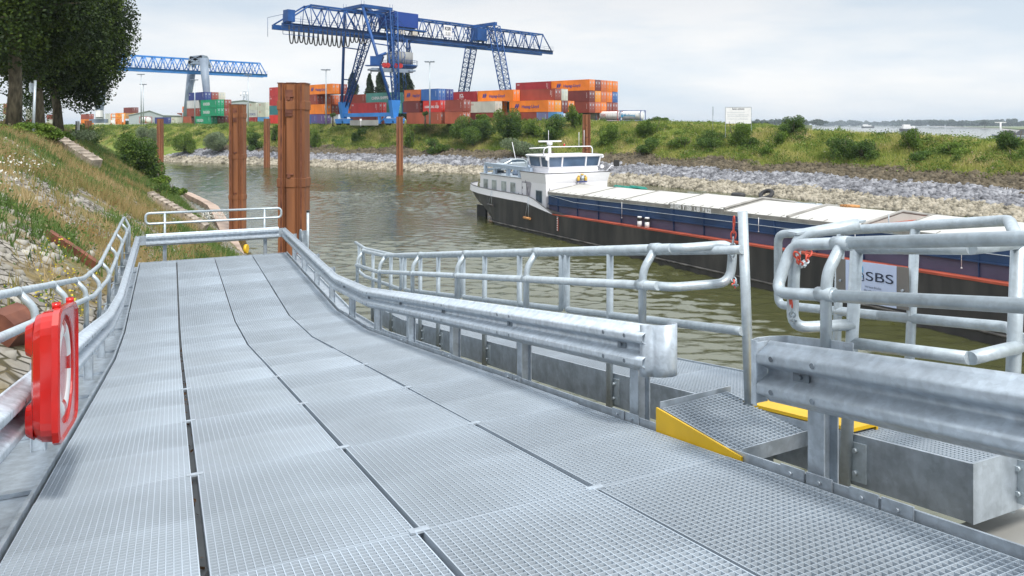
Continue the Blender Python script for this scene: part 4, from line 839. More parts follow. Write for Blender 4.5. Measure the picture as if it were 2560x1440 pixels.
# second bay of the right block, 12.5 m further left
X2 = px(CB, 184) + CA[0] * 12.45; Y2 = 184 + CA[1] * 12.45; x2 = 1280 + 1840 * X2 / Y2
cont(0, x2, 0, 4, CRIM, 12.2, CAI, 'left of the orange corner container of the right block', Y=Y2)
for lev in (1, 2, 3): cont(0, x2, 0, lev, BROWN, 12.2, None, 'hidden row beneath the crimson one of the right block', Y=Y2, doors=False)
D = [
 # front block
 (0, 1370, 0, 1, BROWN, 12.2, plainm, 'under the faded orange one behind the bushes'), (0, 1370, 0, 2, ORANGE, 12.2, lg_orange, 'faded front one with blue lettering above the bushes'), (0, 1370, 1, 2, AMB, 12.2, None, 'next to the faded orange one'),
 (0, 1370, 2, 2, DBROWN, 12.2, None, 'doors with white markings left of the cream one'), (0, 1370, 3, 2, ORANGE, 12.2, None, 'doors beside the white marked doors'), (0, 1370, 1, 3, BROWN, 12.2, T('1AXX', 0.965, 0.2, 0.16, WINK, 0.6), 'above the faded orange one'),
 (0, 1370, 2, 3, CREAM, 12.2, None, 'narrow rust streaked end near the right block'), (0, 1392, 0, 1, LBLUE, 6.06, None, 'half hidden in bushes by the right block'),
 (0, 1283, 0, 3, ORANGE, 12.2, lg_orange, 'brightest orange one with large blue lettering mid picture'), (0, 1190.5, 0, 3, CRIM, 12.2, wave_logo('ICL', 0.5), 'with white wave emblem left of the brightest orange one'), (0, 1102, 0, 3, REDC, 12.2, T('a', 0.6, 0.6, 0.2, WINK, 0.5), 'left of the one with the white wave emblem'),
 (-1, 1238, 0, 2, CREAM, 9.1, T('OOCL', 0.92, 0.68, 0.13, RINK, 1.0, bars=False), 'under the brightest orange one'), (0, 1251, 0, 2, AMB, 6.06, None, 'right of the cream one'), (1, 1277, 0, 2, TEAL, 9.1, None, 'behind the tall bush'),
 (0, 1172, 0, 2, ORANGE, 12.2, None, 'thin strip under the crimson one'), (-1, 1283, 0, 1, BROWN, 12.2, T('tex', 0.5, 0.6, 0.2, WINK, 0.8), 'behind the round bushes'), (-1, 1195, 0, 1, DBROWN, 12.2, plainm, 'low behind the bushes mid picture'),
 (-6, 1051, 0, 3, RORG, 6.06, lg_orange, 'blue lettering, right of the crane foot'), (-6, 1095, 0, 3, BLUE, 6.06, plainm, 'front row between light mast and small orange one'), (-6, 1095, 1, 3, NAVY, 6.06, None, 'behind the blue one by the light mast'),
 (-6, 1048, 0, 2, DBROWN, 6.06, plainm, 'right of the yellow stairs'), (-6, 1100, 0, 2, SCAR, 6.06, T('HAMBURG SÜD', 0.9, 0.35, 0.2, WINK, 5.0), 'behind the light mast with white lettering'), (-6, 1158, 0, 2, BROWN, 6.06, plainm, 'left of the cream one'),
 (-6, 1100, 0, 1, LBROWN, 12.2, plainm, 'long one behind the light mast foot'), (-6, 1157, 0, 1, LBROWN, 6.06, plainm, 'short one right of the light mast foot'), (-6, 1100, 1, 1, LBROWN, 12.2, None, 'doors right of the light mast foot'),
 (-4, 986, 0, 3, SEA, 12.2, T('CHINA SHIPPING', 0.80, 0.36, 0.28, WINK, 8.4), 'behind the crane leg with large white lettering'), (-4, 986, 1, 3, SEA, 12.2, None, 'behind the lettered sea green one'), (-4, 986, 0, 2, SEA, 12.2, None, 'below the lettered sea green one'), (-4, 986, 1, 2, SEA, 12.2, None, 'rear row below the lettered sea green one'),
 (-3, 1008, 0, 2, BLUE, 6.06, None, 'narrow one right of the crane leg'), (-3, 912, 0, 3, BROWN, 12.2, plainm, 'between the two crane legs'), (-3, 888, 0, 2, ORANGE, 6.06, lg_orange, 'small one just right of the left crane leg'),
 (-6, 947, 0, 2, REDC, 12.2, CAI, 'front one between the crane legs with white letters'), (-6, 947, 0, 1, DBROWN, 12.2, plainm, 'below the red one between the crane legs'),
 # left block
 (-6, 830, 0, 4, ORANGE, 12.2, lg_orange, 'with blue lettering right behind the big pile'), (-6, 830, 1, 4, BROWN, 12.2, None, 'behind the left crane leg'), (-6, 791, 0, 3, BROWN, 12.2, plainm, 'right of the big pile'), (-6, 791, 1, 3, RORG, 12.2, None, 'doors right of the white marked doors'),
 (-6, 791, 2, 3, RORG, 12.2, None, 'last doors before the left crane leg'), (-6, 809, 0, 2, ORANGE, 12.2, None, 'plain one right of the big pile'), (-6, 809, 1, 2, BROWN, 12.2, None, 'behind the light mast left of the crane'), (-6, 809, 2, 2, DBROWN, 12.2, None, 'doors with white markings left of the crane leg'),
 (-6, 791, 0, 1, BLUE, 6.06, plainm, 'small one right of the big pile foot'), (-6, 808, 0, 1, PURP, 6.06, plainm, 'small one left of the light mast foot'), (-6, 808, 1, 1, GREY, 6.06, None, 'small one at the light mast foot'),
 (-6, 727, 0, 1, SCAR, 12.2, wave_logo('APL', 0.30), 'left of the big pile with a white emblem'), (-6, 727, 0, 2, TEAL, 12.2, None, 'left of the big pile'), (-6, 727, 0, 3, REDC, 12.2, CAI, 'left of the big pile'), (-6, 727, 0, 4, REDC, 12.2, CAI, 'left of the big pile'),
 (5, 664, 0, 3, CREAM, 6.06, T('KCL', 0.8, 0.6, 0.2, RINK, 1.2, bars=False), 'left of the tall red stack'), (5, 640, 0, 3, CREAM, 6.06, T('KCL', 0.8, 0.6, 0.2, RINK, 1.2, bars=False), 'right of the second largest pile'),
 (5, 664, 0, 2, CREAM, 6.06, T('KCL', 0.8, 0.6, 0.2, RINK, 1.2, bars=False), 'left of the tall red stack'), (5, 641, 0, 2, LGREY, 6.06, T('COSCO', 0.92, 0.25, 0.3, BINK, 4.8, bars=False), 'blue lettered, right of second largest pile'),
 (5, 642, 0, 1, CRIM, 6.06, plainm, 'right of the second largest pile'), (5, 664, 0, 1, LBLUE, 6.06, None, 'behind the thin distant pile'),
 # green block
 (-6, 543, 0, 3, GREEN, 12.2, T('EVERGREEN', 0.84, 0.30, 0.34, WINK, 4.8), 'upper one with white lettering in the left yard'), (-6, 543, 0, 2, GREEN, 12.2, T('EVERGREEN', 0.84, 0.30, 0.34, WINK, 4.8), 'middle one with white lettering in the left yard'),
 (-6, 526, 0, 1, GREEN, 12.2, T('EVERGREEN', 0.84, 0.30, 0.34, WINK, 4.8), 'lowest one with white lettering in the left yard'), (-6, 543, 1, 3, BROWN, 12.2, None, 'doors right of the green ones'), (-6, 543, 1, 2, BROWN, 12.2, None, 'doors right of the green ones'),
 (-6, 526, 1, 1, DBROWN, 12.2, None, 'doors beside the lowest green one'), (-6, 526, 2, 1, BROWN, 12.2, None, 'second doors beside the lowest green one'), (-6, 511, 0, 4, NAVY, 12.2, T('W', 0.97, 0.6, 0.2, WINK, 0.9, bars=True), 'on top of the green block'),
 (-6, 511, 1, 4, BROWN, 12.2, None, 'doors on top of the green block'), (-6, 511, 2, 4, CREAM, 12.2, None, 'doors on top of the green block'), (-6, 496, 0, 3, LGREY, 9.1, None, 'left of the upper green one'), (-6, 496, 0, 2, BROWN, 9.1, plainm, 'left of the middle green one'), (-6, 477, 0, 1, LBROWN, 6.06, None, 'left of the lowest green one'),
 (8, 470, 0, 3, ORANGE, 6.06, lg_orange, 'small one left of the green block'), (8, 470, 0, 2, GREY, 6.06, None, 'small one left of the green block'), (10, 456, 0, 2, BROWN, 6.06, None, 'small one far left of the green block'),
 (-3, 462, 0, 1, CREAM, 12.2, T('OOCL', 0.92, 0.62, 0.16, RINK, 1.6, bars=False), 'on the rail left of the green block'), (-3, 419, 0, 1, NAVY, 12.2, T('A&', 0.65, 0.4, 0.3, WINK, 3, bars=False), 'behind the leftmost basin pile'), (-3, 382, 0, 1, GREY, 6.06, None, 'beside the small tank container'),
 (4, 333, 0, 3, DBROWN, 12.2, plainm, 'in the far left yard'), (4, 333, 0, 2, TAN, 12.2, None, 'in the far left yard'), (2, 300, 0, 2, AMB, 6.06, None, 'with doors beside the far crane foot'), (2, 300, 0, 1, ORANGE, 6.06, None, 'beside the far crane foot'), (2, 336, 0, 1, LGREY, 6.06, None, 'left of the small tank container'),
 (3, 274, 0, 2, LGREY, 6.06, None, 'behind the far crane foot'), (3, 274, 0, 1, CREAM, 6.06, None, 'behind the far crane foot'), (3, 248, 0, 2, GREY, 6.06, None, 'left of the far crane foot'), (3, 248, 0, 1, CREAM, 6.06, None, 'left of the far crane foot'),
 (3, 222, 0, 2, BROWN, 12.2, None, 'right of the third tree trunk'), (3, 222, 0, 1, ORANGE, 12.2, None, 'right of the third tree trunk'), (0, 134, 0, 2, BROWN, 12.2, None, 'between the second and third tree trunk'), (0, 134, 0, 1, CREAM, 12.2, None, 'between the second and third tree trunk'),
 (-8, 24, 0, 4, BROWN, 12.2, None, 'at the left picture edge'), (-8, 24, 0, 3, BROWN, 12.2, None, 'at the left picture edge'), (-8, 24, 0, 2, CREAM, 12.2, None, 'at the left picture edge'), (-8, 24, 0, 1, BROWN, 12.2, None, 'at the left picture edge'),
 (-5, 82, 0, 3, CREAM, 12.2, None, 'between the first and second tree trunk'), (-5, 82, 0, 2, CREAM, 12.2, None, 'between the first and second tree trunk'), (-5, 82, 0, 1, BROWN, 12.2, None, 'between the first and second tree trunk'),
]
for (k, x, j, lev, c, L_, lg, wh) in D: cont(k, x, j, lev, c, L_, lg, wh)
for pr in _proto.values():
    for o in pr: bpy.data.objects.remove(o, do_unlink=True)

# tank containers
def tank(x, Y, txt, tm, frame_m, label, z=11.0, n=1):
    rt = thing('tank_container', (px(x, Y), Y, z), label, 'tank container', 'tank containers in the yard', rz=CROT)
    L_ = 6.06; b = MB(); rr = [0.35, 0.85, 1.10, 1.12]; pts = [(-L_ + 0.12, 1.22, 1.3), (-L_ + 0.2, 1.22, 1.3), (-L_ + 0.42, 1.22, 1.3), (-L_ + 0.6, 1.22, 1.3), (-0.6, 1.22, 1.3), (-0.42, 1.22, 1.3), (-0.2, 1.22, 1.3), (-0.12, 1.22, 1.3)]
    b.tube(pts, rr + rr[::-1], 24); o = b.build('tank', WHT); o.parent = rt
    b = MB()
    for x_ in (-4.6, -3.1, -1.6): b.tube([(x_ - 0.03, 1.22, 1.3), (x_ + 0.03, 1.22, 1.3)], 1.145, 24)
    o = b.build('band', GALV); o.parent = rt
    b = MB()
    for x_ in (-L_, -0.12):
        for y in (0, 2.32): b.box(x_, x_ + 0.12, y, y + 0.12, 0, 2.59)
        for z_ in (0, 2.47): b.box(x_ + 0.002, x_ + 0.118, 0.12, 2.32, z_, z_ + 0.12)
        for (y0, z0, y1, z1) in ((0.1, 0.6, 0.6, 0.1), (1.84, 0.1, 2.34, 0.6), (0.1, 2.0, 0.6, 2.5), (1.84, 2.5, 2.34, 2.0)): b.bar((x_ + 0.06, y0, z0), (x_ + 0.06, y1, z1), 0.08, 0.08)
    for y in (0.002, 2.378):
        for z_ in (0.0, 2.5): b.box(-L_ + 0.12, -0.12, y, y + 0.06, z_, z_ + 0.09)
    o = b.build('frame', frame_m); o.parent = rt
    if txt:
        o = text_part(txt, 0.62, (-4.9 if n == 1 else -5.2, 0.09, 1.1), (1, 0, 0), (0, 0, 1), tm, None, width=3.3 if n == 1 else 1.5, bold=0.01); o.parent = rt
    if n == 1 and txt:
        b = MB(); b.tube([(-5.35 + 0.34 * math.cos(a_ / 24 * 6.283), 0.10, 1.35 + 0.42 * math.sin(a_ / 24 * 6.283)) for a_ in range(24)], 0.06, 6, closed=True); b.tube([(-5.35, 0.08, 1.25), (-5.35, 0.12, 1.25)], 0.25, 12); o = b.build('emblem', CBINK); o.parent = rt
    return rt
FB = mat('blue_frame_paint', (0.03, 0.07, 0.25), 0.5); FR = mat('red_frame_paint', (0.4, 0.05, 0.04), 0.5)
tank(1601, 180, 'Melkweg', CBINK, FB, 'rightmost white tank container with a round blue emblem and lettering')
tank(1544, 184, 'TWS', RINK, FR, 'middle white tank container in a red frame', n=2)
tank(1490, 188, None, WINK, FB, 'white tank container in a blue frame half hidden by a bush', n=0)
tank(364, 285, None, WINK, FR, 'small white tank container in the far left yard behind the basin', z=10.6, n=0)
wg = thing('rail_wagon', (px(1560, 181.5), 181.5, 10.2), 'low dark rail wagon under the three white tank containers', 'wagon', rz=CROT)
b = MB(); b.box(-21, 3.0, 0.1, 2.35, 0.55, 0.75)
for x_ in (-19, -12, -5, 1): b.box(x_ - 1, x_ + 1, 0.3, 2.1, 0.1, 0.5)
o = b.build('wagon_frame', BLK); o.parent = wg
# ================================================================ gantry cranes
CRB = mat('blue_crane_paint', (0.004, 0.060, 0.225), 0.5, 0, amt=0.15, scale=0.3)
CRL = mat('light_blue_crane_paint', (0.035, 0.21, 0.58), 0.5, 0, amt=0.1, scale=0.3)
CRG = mat('grey_crane_paint', (0.20, 0.25, 0.32), 0.5, 0, amt=0.08, scale=0.3)
GD = Vector((0.709, 0.705, 0)); AD = Vector((-0.705, 0.709, 0)); ZD = Vector((0, 0, 1))
def lattice(b, p, q, w0, w1, n, r=0.11, rd=0.055, e1=None, e2=None):
    """four-cornered lattice mast from p (width w0) to q (width w1)"""
    p = Vector(p); q = Vector(q); d = (q - p).normalized(); e1 = (Vector(e1 or (1, 0, 0))); e1 = (e1 - d * e1.dot(d)).normalized(); e2 = d.cross(e1)
    def c(t, i): w = (w0 + (w1 - w0) * t) / 2; s = ((-1, -1), (1, -1), (1, 1), (-1, 1))[i]; return p.lerp(q, t) + e1 * w * s[0] + e2 * w * s[1]
    for i in range(4): b.tube([c(0, i), c(1, i)], r, 5)
    for k in range(n):
        t0, t1 = k / n, (k + 1) / n
        for i in range(4): j = (i + 1) % 4; b.tube([c(t0, i if k % 2 else j), c(t1, j if k % 2 else i)], rd, 4, cap=False); b.tube([c(t1, i), c(t1, j)], rd, 4, cap=False)
def girder(rt, P0, Ln, hb, ht, wb, wt, n, m, r=0.2, taper=3.0, taper1=None, thick=1.0):
    taper1 = taper if taper1 is None else taper1
    P0 = Vector(P0); S = AD
    b = MB()
    for s in (-1, 1): p = P0 + S * s * wb / 2 + ZD * (-thick / 2); b.bar(p, p + GD * Ln, 0.7, thick)
    b.build('bottom_chord', m, rt)
    b = MB()
    for s in (-1, 1): p = P0 + S * s * wt / 2 + ZD * ht; b.bar(p + GD * taper, p + GD * (Ln - taper1), 0.45, 0.42)
    b.build('top_chord', m, rt)
    b = MB(); lnn = Ln - taper - taper1; st = lnn / n
    for s in (-1, 1):
        bp_ = lambda x_: P0 + GD * x_ + S * s * wb / 2; tp_ = lambda x_: P0 + GD * x_ + S * s * wt / 2 + ZD * ht
        b.tube([bp_(0.3), tp_(taper)], r, 5); b.tube([bp_(Ln - 0.3), tp_(Ln - taper1)], r, 5)
        for k in range(n):
            x_ = taper + k * st; b.tube([tp_(x_), bp_(x_ + st / 2)], r * 0.8, 5); b.tube([bp_(x_ + st / 2), tp_(x_ + st)], r * 0.8, 5); b.tube([tp_(x_), bp_(x_)], r * 0.5, 4)
    for k in range(n + 1):
        x_ = taper + k * st; a = P0 + GD * x_; b.tube([a - S * wt / 2 + ZD * ht, a + S * wt / 2 + ZD * ht], r * 0.6, 4); b.tube([a - S * wb / 2, a + S * wb / 2], r * 0.6, 4)
    b.build('web_bracing', m, rt)
    b = MB()   # walkway handrail
    s = -1
    for h in (0.55, 1.1): p = P0 + S * s * (wb / 2 + 0.9) + ZD * h; b.tube([p, p + GD * Ln], 0.035, 4)
    for k in range(int(Ln / 2)): p = P0 + S * s * (wb / 2 + 0.9) + GD * 2 * k; b.tube([p, p + ZD * 1.1], 0.03, 4)
    p = P0 + S * s * (wb / 2 + 0.55); b.bar(p, p + GD * Ln, 0.7, 0.06)
    b.build('service_walkway', m, rt)
HB = 23.0
P0 = Vector((-2.32 * HB, 7.273 * HB, 10 + HB)); LN = 3.94 * HB
ck = thing('gantry_crane', (P0.x + GD.x * 24, P0.y + GD.y * 24, 10.3), 'large dark blue gantry crane with cable loops standing over the container stacks', 'crane', 'gantry cranes in the yard')
girder(ck, P0, LN, 0, 4.9, 4.6, 3.0, 17, CRB, r=0.19, taper=7.5, taper1=3.4, thick=1.1)
tL = 1.059 * HB; tR = 2.777 * HB
def gp(t, s, z): return P0 + GD * t + AD * s + Vector((0, 0, z))
zg = 10.3 - (10 + HB)
SS = 0.485 * HB
feet = []
for nm, s in (('a', SS), ('b', -SS)):
    base = gp(tL, s, zg + 4.2); sg_ = 1 if s > 0 else -1
    b = MB(); lattice(b, base + GD * 0.6, gp(tL + 4.2, sg_ * 4.0, 5.2), 1.0, 2.2, 16, 0.19, 0.08, e1=GD); b.build('lattice_leg', CRB, ck)
    b = MB(); b.tube([base - GD * 0.6, gp(tL - 4.2, sg_ * 4.0, 5.6)], 0.36, 8); b.build('strut_leg', CRB, ck)
    b = MB()
    for f in (0.30, 0.63): a = (base - GD * 0.6).lerp(gp(tL - 4.2, sg_ * 4.0, 5.6), f); c = (base + GD * 0.6).lerp(gp(tL + 4.2, sg_ * 4.0, 5.2), f); b.tube([a, c], 0.16, 6)
    b.build('leg_tie', CRB, ck)
    b = MB(); w0, w1 = 0.6, 1.35
    b.loft([[gp(tL - w0, s - 0.6, zg + 1.3), gp(tL + w0, s - 0.6, zg + 1.3), gp(tL + w0, s + 0.6, zg + 1.3), gp(tL - w0, s + 0.6, zg + 1.3)], [gp(tL - w1, s - 0.7, zg + 5.6), gp(tL + w1, s - 0.7, zg + 5.6), gp(tL + w1, s + 0.7, zg + 5.6), gp(tL - w1, s + 0.7, zg + 5.6)]])
    b.build('leg_box', CRL, ck, fix=True)
    b = MB()
    for d, h, ln in ((0, 0.95, 3.6), (-1.9, 0.35, 1.5), (1.9, 0.35, 1.5)): b.bar(gp(tL, s + d - ln, zg + h), gp(tL, s + d + ln, zg + h), 0.9, 0.6)
    b.build('bogie', CRL, ck)
    b = MB()
    for d in (-3, -1.9, 1.9, 3): b.tube([gp(tL - 0.2, s + d, zg - 0.0), gp(tL + 0.2, s + d, zg - 0.0)], 0.42, 12)
    b.build('wheel', BLK, ck)
b = MB(); b.bar(gp(tL, -SS, zg + 2.2), gp(tL, SS, zg + 2.2), 0.7, 0.95); b.bar(gp(tL, -SS * 0.45, zg), gp(tL, -SS * 0.45, zg + 1.9), 0.7, 0.7); b.tube([gp(tL, -SS * 0.45, zg + 0.2), gp(tL, -SS * 0.75, zg + 2.0)], 0.2, 5); b.build('sill_beam', CRL, ck)
b = MB(); Fz = 5.9
for (a, c) in (((-4.2, 4), (4.2, 4)), ((-4.2, -4), (4.2, -4)), ((-4.2, 4), (-4.2, -4)), ((4.2, 4), (4.2, -4)), ((-4.2, -4), (4.2, 4))): b.bar(gp(tL + a[0], a[1], Fz), gp(tL + c[0], c[1], Fz), 0.8, 0.8)
for (a, c) in ((-4.2, -4), (4.2, -4), (-4.2, 4), (4.2, 4)):
    b.tube([gp(tL + a, c, Fz), gp(tL + a * 0.3, c * 0.55, 0.2)], 0.18, 5)
    for q in (-0.4, 0.4): b.tube([gp(tL + a + q, c, Fz), gp(tL + a + q, c, Fz + 1.3)], 0.04, 4)
b.build('portal_frame', CRB, ck)
b = MB()   # ladder tower with spiral stair beside the near leg
for s in (-0.4, 0.4): b.tube([gp(tL + 7.0 + s, -6.5, zg + 3), gp(tL + 7 + s, -4.5, 1)], 0.06, 4)
for k in range(40): f = k / 40; a = gp(tL + 7.0, -6.5 + 2.0 * f, zg + 3 + f * 29.5 * 0.78); b.tube([a + GD * 0.7 * math.cos(k), a + GD * 0.7 * math.cos(k + 1) + AD * 0.7 * math.sin(k + 1) + ZD * 0.6], 0.05, 4)
b.build('spiral_stair', CRB, ck)
b = MB()
for s in (-1, 1): b.tube([gp(tL + 6.8, -SS - 0.8 + s * 0.4, zg + 6.6), gp(tL + 12.5, -SS - 0.8 + s * 0.4, zg + 0.4)], 0.16, 5); b.tube([gp(tL + 6.8, -SS - 0.8 + s * 0.4, zg + 7.7), gp(tL + 12.5, -SS - 0.8 + s * 0.4, zg + 1.5)], 0.08, 5)
for k in range(9): f = k / 8; a = gp(tL + 6.8 + 5.7 * f, -SS - 0.8, zg + 6.6 - 6.2 * f); b.tube([a - AD * 0.4, a + AD * 0.4], 0.1, 4); b.tube([a + AD * 0.4, a + AD * 0.4 + ZD * 1.1], 0.05, 4)
b.build('access_stair', YEL, ck)
# right portal: two lattice legs
for s in (SS * 1.02, -SS * 1.02):
    sg_ = 1 if s > 0 else -1; b = MB(); lattice(b, gp(tR, s, zg), gp(tR, sg_ * 4.2, 4.8), 2.0, 2.4, 20, 0.17, 0.075, e1=GD); b.build('lattice_leg', CRB, ck)
b = MB(); b.bar(gp(tR, -5, 5.7), gp(tR, 5, 5.7), 0.9, 0.9)
for s in (-4.5, 4.5): b.tube([gp(tR, s, 5.5), gp(tR + 3, s * 0.5, 0)], 0.16, 5); b.tube([gp(tR, s, 5.5), gp(tR - 3, s * 0.5, 0)], 0.16, 5)
b.build('portal_frame', CRB, ck)
def gbox(b, t0, t1, s0, s1, z0, z1, m=0): b.para(gp(t0, s0, z0), GD * (t1 - t0), AD * (s1 - s0), (0, 0, z1 - z0), m)
b = MB(); gbox(b, tL + 5.5, tL + 13.0, -3.6, 3.4, 2.0, 5.7); gbox(b, tL + 7.0, tL + 8.0, -1, 1, 5.7, 6.1); gbox(b, tL + 10.3, tL + 11.3, -1, 1, 5.7, 6.1); b.build('machinery_house', mat('blue_machine_house', (0.006, 0.045, 0.25), 0.5, 0, amt=0.05, scale=0.2), ck)
b = MB(); gbox(b, tL + 2.0, tL + 15.5, -4.0, -2.4, 1.2, 1.6)
for t_ in (tL + 6.8, tL + 11.0): gbox(b, t_, t_ + 1.6, -3.9, -2.9, 0.1, 1.1, 1)
b.build('trolley_platform', [CRB, LGM := mat('beige_machine_cover', (0.5, 0.47, 0.42), 0.6)], ck)
b = MB(); gbox(b, tR - 5.6, tR - 2.0, -3.4, -0.5, 0.7, 4.2); b.build('electrical_cabin', CRB, ck)
b = MB(); gbox(b, 0.8, 2.6, -3.4, -1.2, 0.3, 3.0); b.build('end_cabin', CRB, ck)
b = MB(); gbox(b, tL + 22.5, tL + 25.3, -2.52, -2.46, 0.7, 4.0); o = b.build('sign_board', WHT, ck)
text_part('KSR', 0.95, gp(tL + 22.8, -2.54, 2.6), GD, ZD, INK, ck, width=2.2, bold=0.03, thick=0.0)
text_part('0,50', 0.8, gp(tL + 23.1, -2.54, 1.3), GD, ZD, INK, ck, width=1.6, thick=0.0)
# rotating trolley below the girder
tc_ = gp(tL + 9.8, 0, 0)
b = MB(); c_ = tc_ + ZD * -4.9; b.tube([c_ + ZD * -2.6, c_ + ZD * 0.6], 3.35, 26); b.build('slewing_drum', mat('pale_slewing_drum', (0.27, 0.28, 0.28), 0.6, 0, amt=0.06, scale=0.5), ck)
b = MB(); b.tube([c_ + ZD * -3.3, c_ + ZD * -2.7], [4.2, 4.6], 22); b.tube([c_ + ZD * -3.9, c_ + ZD * -3.3], [2.6, 4.2], 22)
for k in range(4): a_ = R(45 + 90 * k); b.tube([c_ + Vector((3 * math.cos(a_), 3 * math.sin(a_), 0.6)), tc_ + Vector((3 * math.cos(a_), 3 * math.sin(a_), -0.9))], 0.25, 6)
for k in range(8): a_ = R(45 * k); b.tube([c_ + Vector((3 * math.cos(a_), 3 * math.sin(a_), 0.6)), tc_ + Vector((3 * math.cos(a_ + 0.8), 3 * math.sin(a_ + 0.8), -0.9))], 0.12, 5)
b.build('slewing_frame', CRB, ck)
b = MB(); ring = [c_ + Vector((4.6 * math.cos(R(a_)), 4.6 * math.sin(R(a_)), -1.6)) for a_ in range(0, 360, 15)]; b.tube(ring, 0.05, 4, closed=True)
for p in ring: b.tube([p, p - ZD * 1.1], 0.04, 4)
b.build('platform_railing', CRB, ck)
cb = Vector((px(938, 172), 172, 0))
b = MB(); b.loft([[Vector((cb.x + x_, cb.y + y_, zz(163, 172))) for x_, y_ in ((-1.0, -1), (1.2, -1), (1.2, 1), (-1.0, 1))], [Vector((cb.x + x_, cb.y + y_, zz(141, 172))) for x_, y_ in ((-1.0, -1), (2.0, -1), (2.0, 1), (-1.0, 1))]])
b.box(cb.x - 2.2, cb.x + 1.6, cb.y - 1.2, cb.y + 1.2, zz(165, 172), zz(163.4, 172)); b.tube([(cb.x + 0.6, cb.y, zz(141, 172)), (cb.x + 2.4, cb.y + 1, zz(132, 172))], 0.4, 6); b.build('operator_cab', CRB, ck)
sp = Vector((px(981, 180), 180, zz(176, 180)))
b = MB(); d_ = Vector((0.88, 0.47, 0)); b.bar(sp - d_ * 5.2, sp + d_ * 5.2, 0.8, 0.9); b.bar(sp - d_ * 5.9, sp - d_ * 4.0, 2.4, 0.4); b.bar(sp + d_ * 4, sp + d_ * 5.6, 2.4, 0.4); b.tube([sp - d_ * 5.4, sp - d_ * 5.4 - ZD * 1.0], 0.15, 5); b.build('spreader', CRG, ck)
b = MB()
for q in (-1.6, 1.6):
    for w_ in (-0.45, 0.45): p = sp + d_ * q + d_ * w_ + ZD * 1.2; b.tube([p - Vector((0, 0.25, 0)), p + Vector((0, 0.25, 0))], 0.62, 14)
b.build('hoist_sheave', mat('red_sheave_paint', (0.45, 0.03, 0.03), 0.5), ck)
b = MB()
for q in (-2.0, -1.2, 1.2, 2.0): b.tube([sp + d_ * q + ZD * 1.2, c_ + ZD * -3.4 + d_ * q * 1.1], 0.04, 4)
b.build('hoist_rope', BLK, ck)
b = MB(); pts = []   # festoon cable
t0, t1, nl = 1.2, 22.0, 17
for k in range(nl):
    a, c = t0 + (t1 - t0) * k / nl * 1.0, t0 + (t1 - t0) * (k + 1) / nl; dp = 4.0 if k < 13 else 2.6
    for i in range(9):
        f = i / 9; pts.append(gp(a + (c - a) * f, -3.2, -0.6 - dp * (1 - (2 * f - 1) ** 4 if True else 0) * (1.0 - 0.12 * ((k * 37) % 5) / 5)))
b.tube(pts, 0.15, 6); b.build('festoon_cable', BLK, ck)
b = MB()
for h in (-2.8, -1.8, -0.6): b.tube([gp(-0.8, -4.2, h), gp(8, -4.2, h)], 0.06, 4)
for t_ in (-0.8, 1.4, 3.6, 5.8, 8): b.tube([gp(t_, -4.2, -2.8), gp(t_, -4.2, 1.6)], 0.06, 4)
b.tube([gp(-0.8, -4.2, 1.6), gp(-0.8, 3, 1.6)], 0.05, 4); b.tube([gp(-0.8, 3, -2.8), gp(-0.8, 3, 1.6)], 0.05, 4); b.build('end_cage', CRB, ck)

# second, light blue crane
HB = 20.0; Y0 = 12.45 * HB; P0 = Vector((px(225, 1) * 12.45 * HB, Y0, 10 + HB)); LN = 62.6
c2 = thing('gantry_crane', (P0.x + GD.x * 30, P0.y + GD.y * 30, 10.3), 'light blue gantry crane with grey legs in the distance on the left', 'crane', 'gantry cranes in the yard')
girder(c2, P0, LN, 0, 4.3, 3.4, 2.4, 18, CRL, r=0.20, taper=0.5, taper1=2.6, thick=1.1)
zg = 10.3 - (10 + HB)
b = MB()
for (xb, Yb, yt, xt, yb) in ((462, 277, 178, 479, 300), (524, 262, 146, 509, 300)):
    b = MB(); b.tube([(px(xb, Yb), Yb, zz(312, Yb)), (px(xt, Yb), Yb, zz(yt, Yb))], [0.9, 1.5], 10); b.build('portal_leg', CRG, c2)
b = MB(); Yb = 270
hp = lambda x_, y_, q=0: Vector((px(x_, Yb), Yb + q, zz(y_, Yb)))
for q in (-2.0, 2.0):
    for a, c in (((482, 145), (511, 142)), ((511, 142), (520, 168)), ((482, 145), (478, 168)), ((478, 158), (518, 158)), ((482, 145), (518, 158)), ((511, 142), (478, 158))): b.bar(hp(*a, q), hp(*c, q), 0.7, 0.9)
for a in ((482, 145), (511, 142), (478, 158), (518, 158)): b.bar(hp(*a, -2), hp(*a, 2), 0.7, 0.9)
b.build('portal_head', CRG, c2)
Yb = 232
b = MB(); b.tube([(px(248, Yb), Yb, 10.3 + 1.8), (px(250, Yb), Yb, zz(240, Yb)), (px(243, Yb), Yb, zz(150, Yb))], [0.9, 1.6, 2.0], 12); b.build('portal_leg', CRG, c2)
b = MB(); b.bar((px(225, Yb), Yb, 11.2), (px(268, Yb), Yb, 11.2), 1.2, 1.2); b.tube([(px(262, Yb), Yb - 1, 10.6), (px(262, Yb), Yb - 1, zz(235, Yb))], 0.12, 5); b.build('bogie', CRG, c2)
b = MB(); b.box(px(250, Yb), px(262, Yb), Yb - 2.5, Yb - 1, zz(293, Yb), zz(276, Yb)); b.build('control_cabin', WHT, c2)

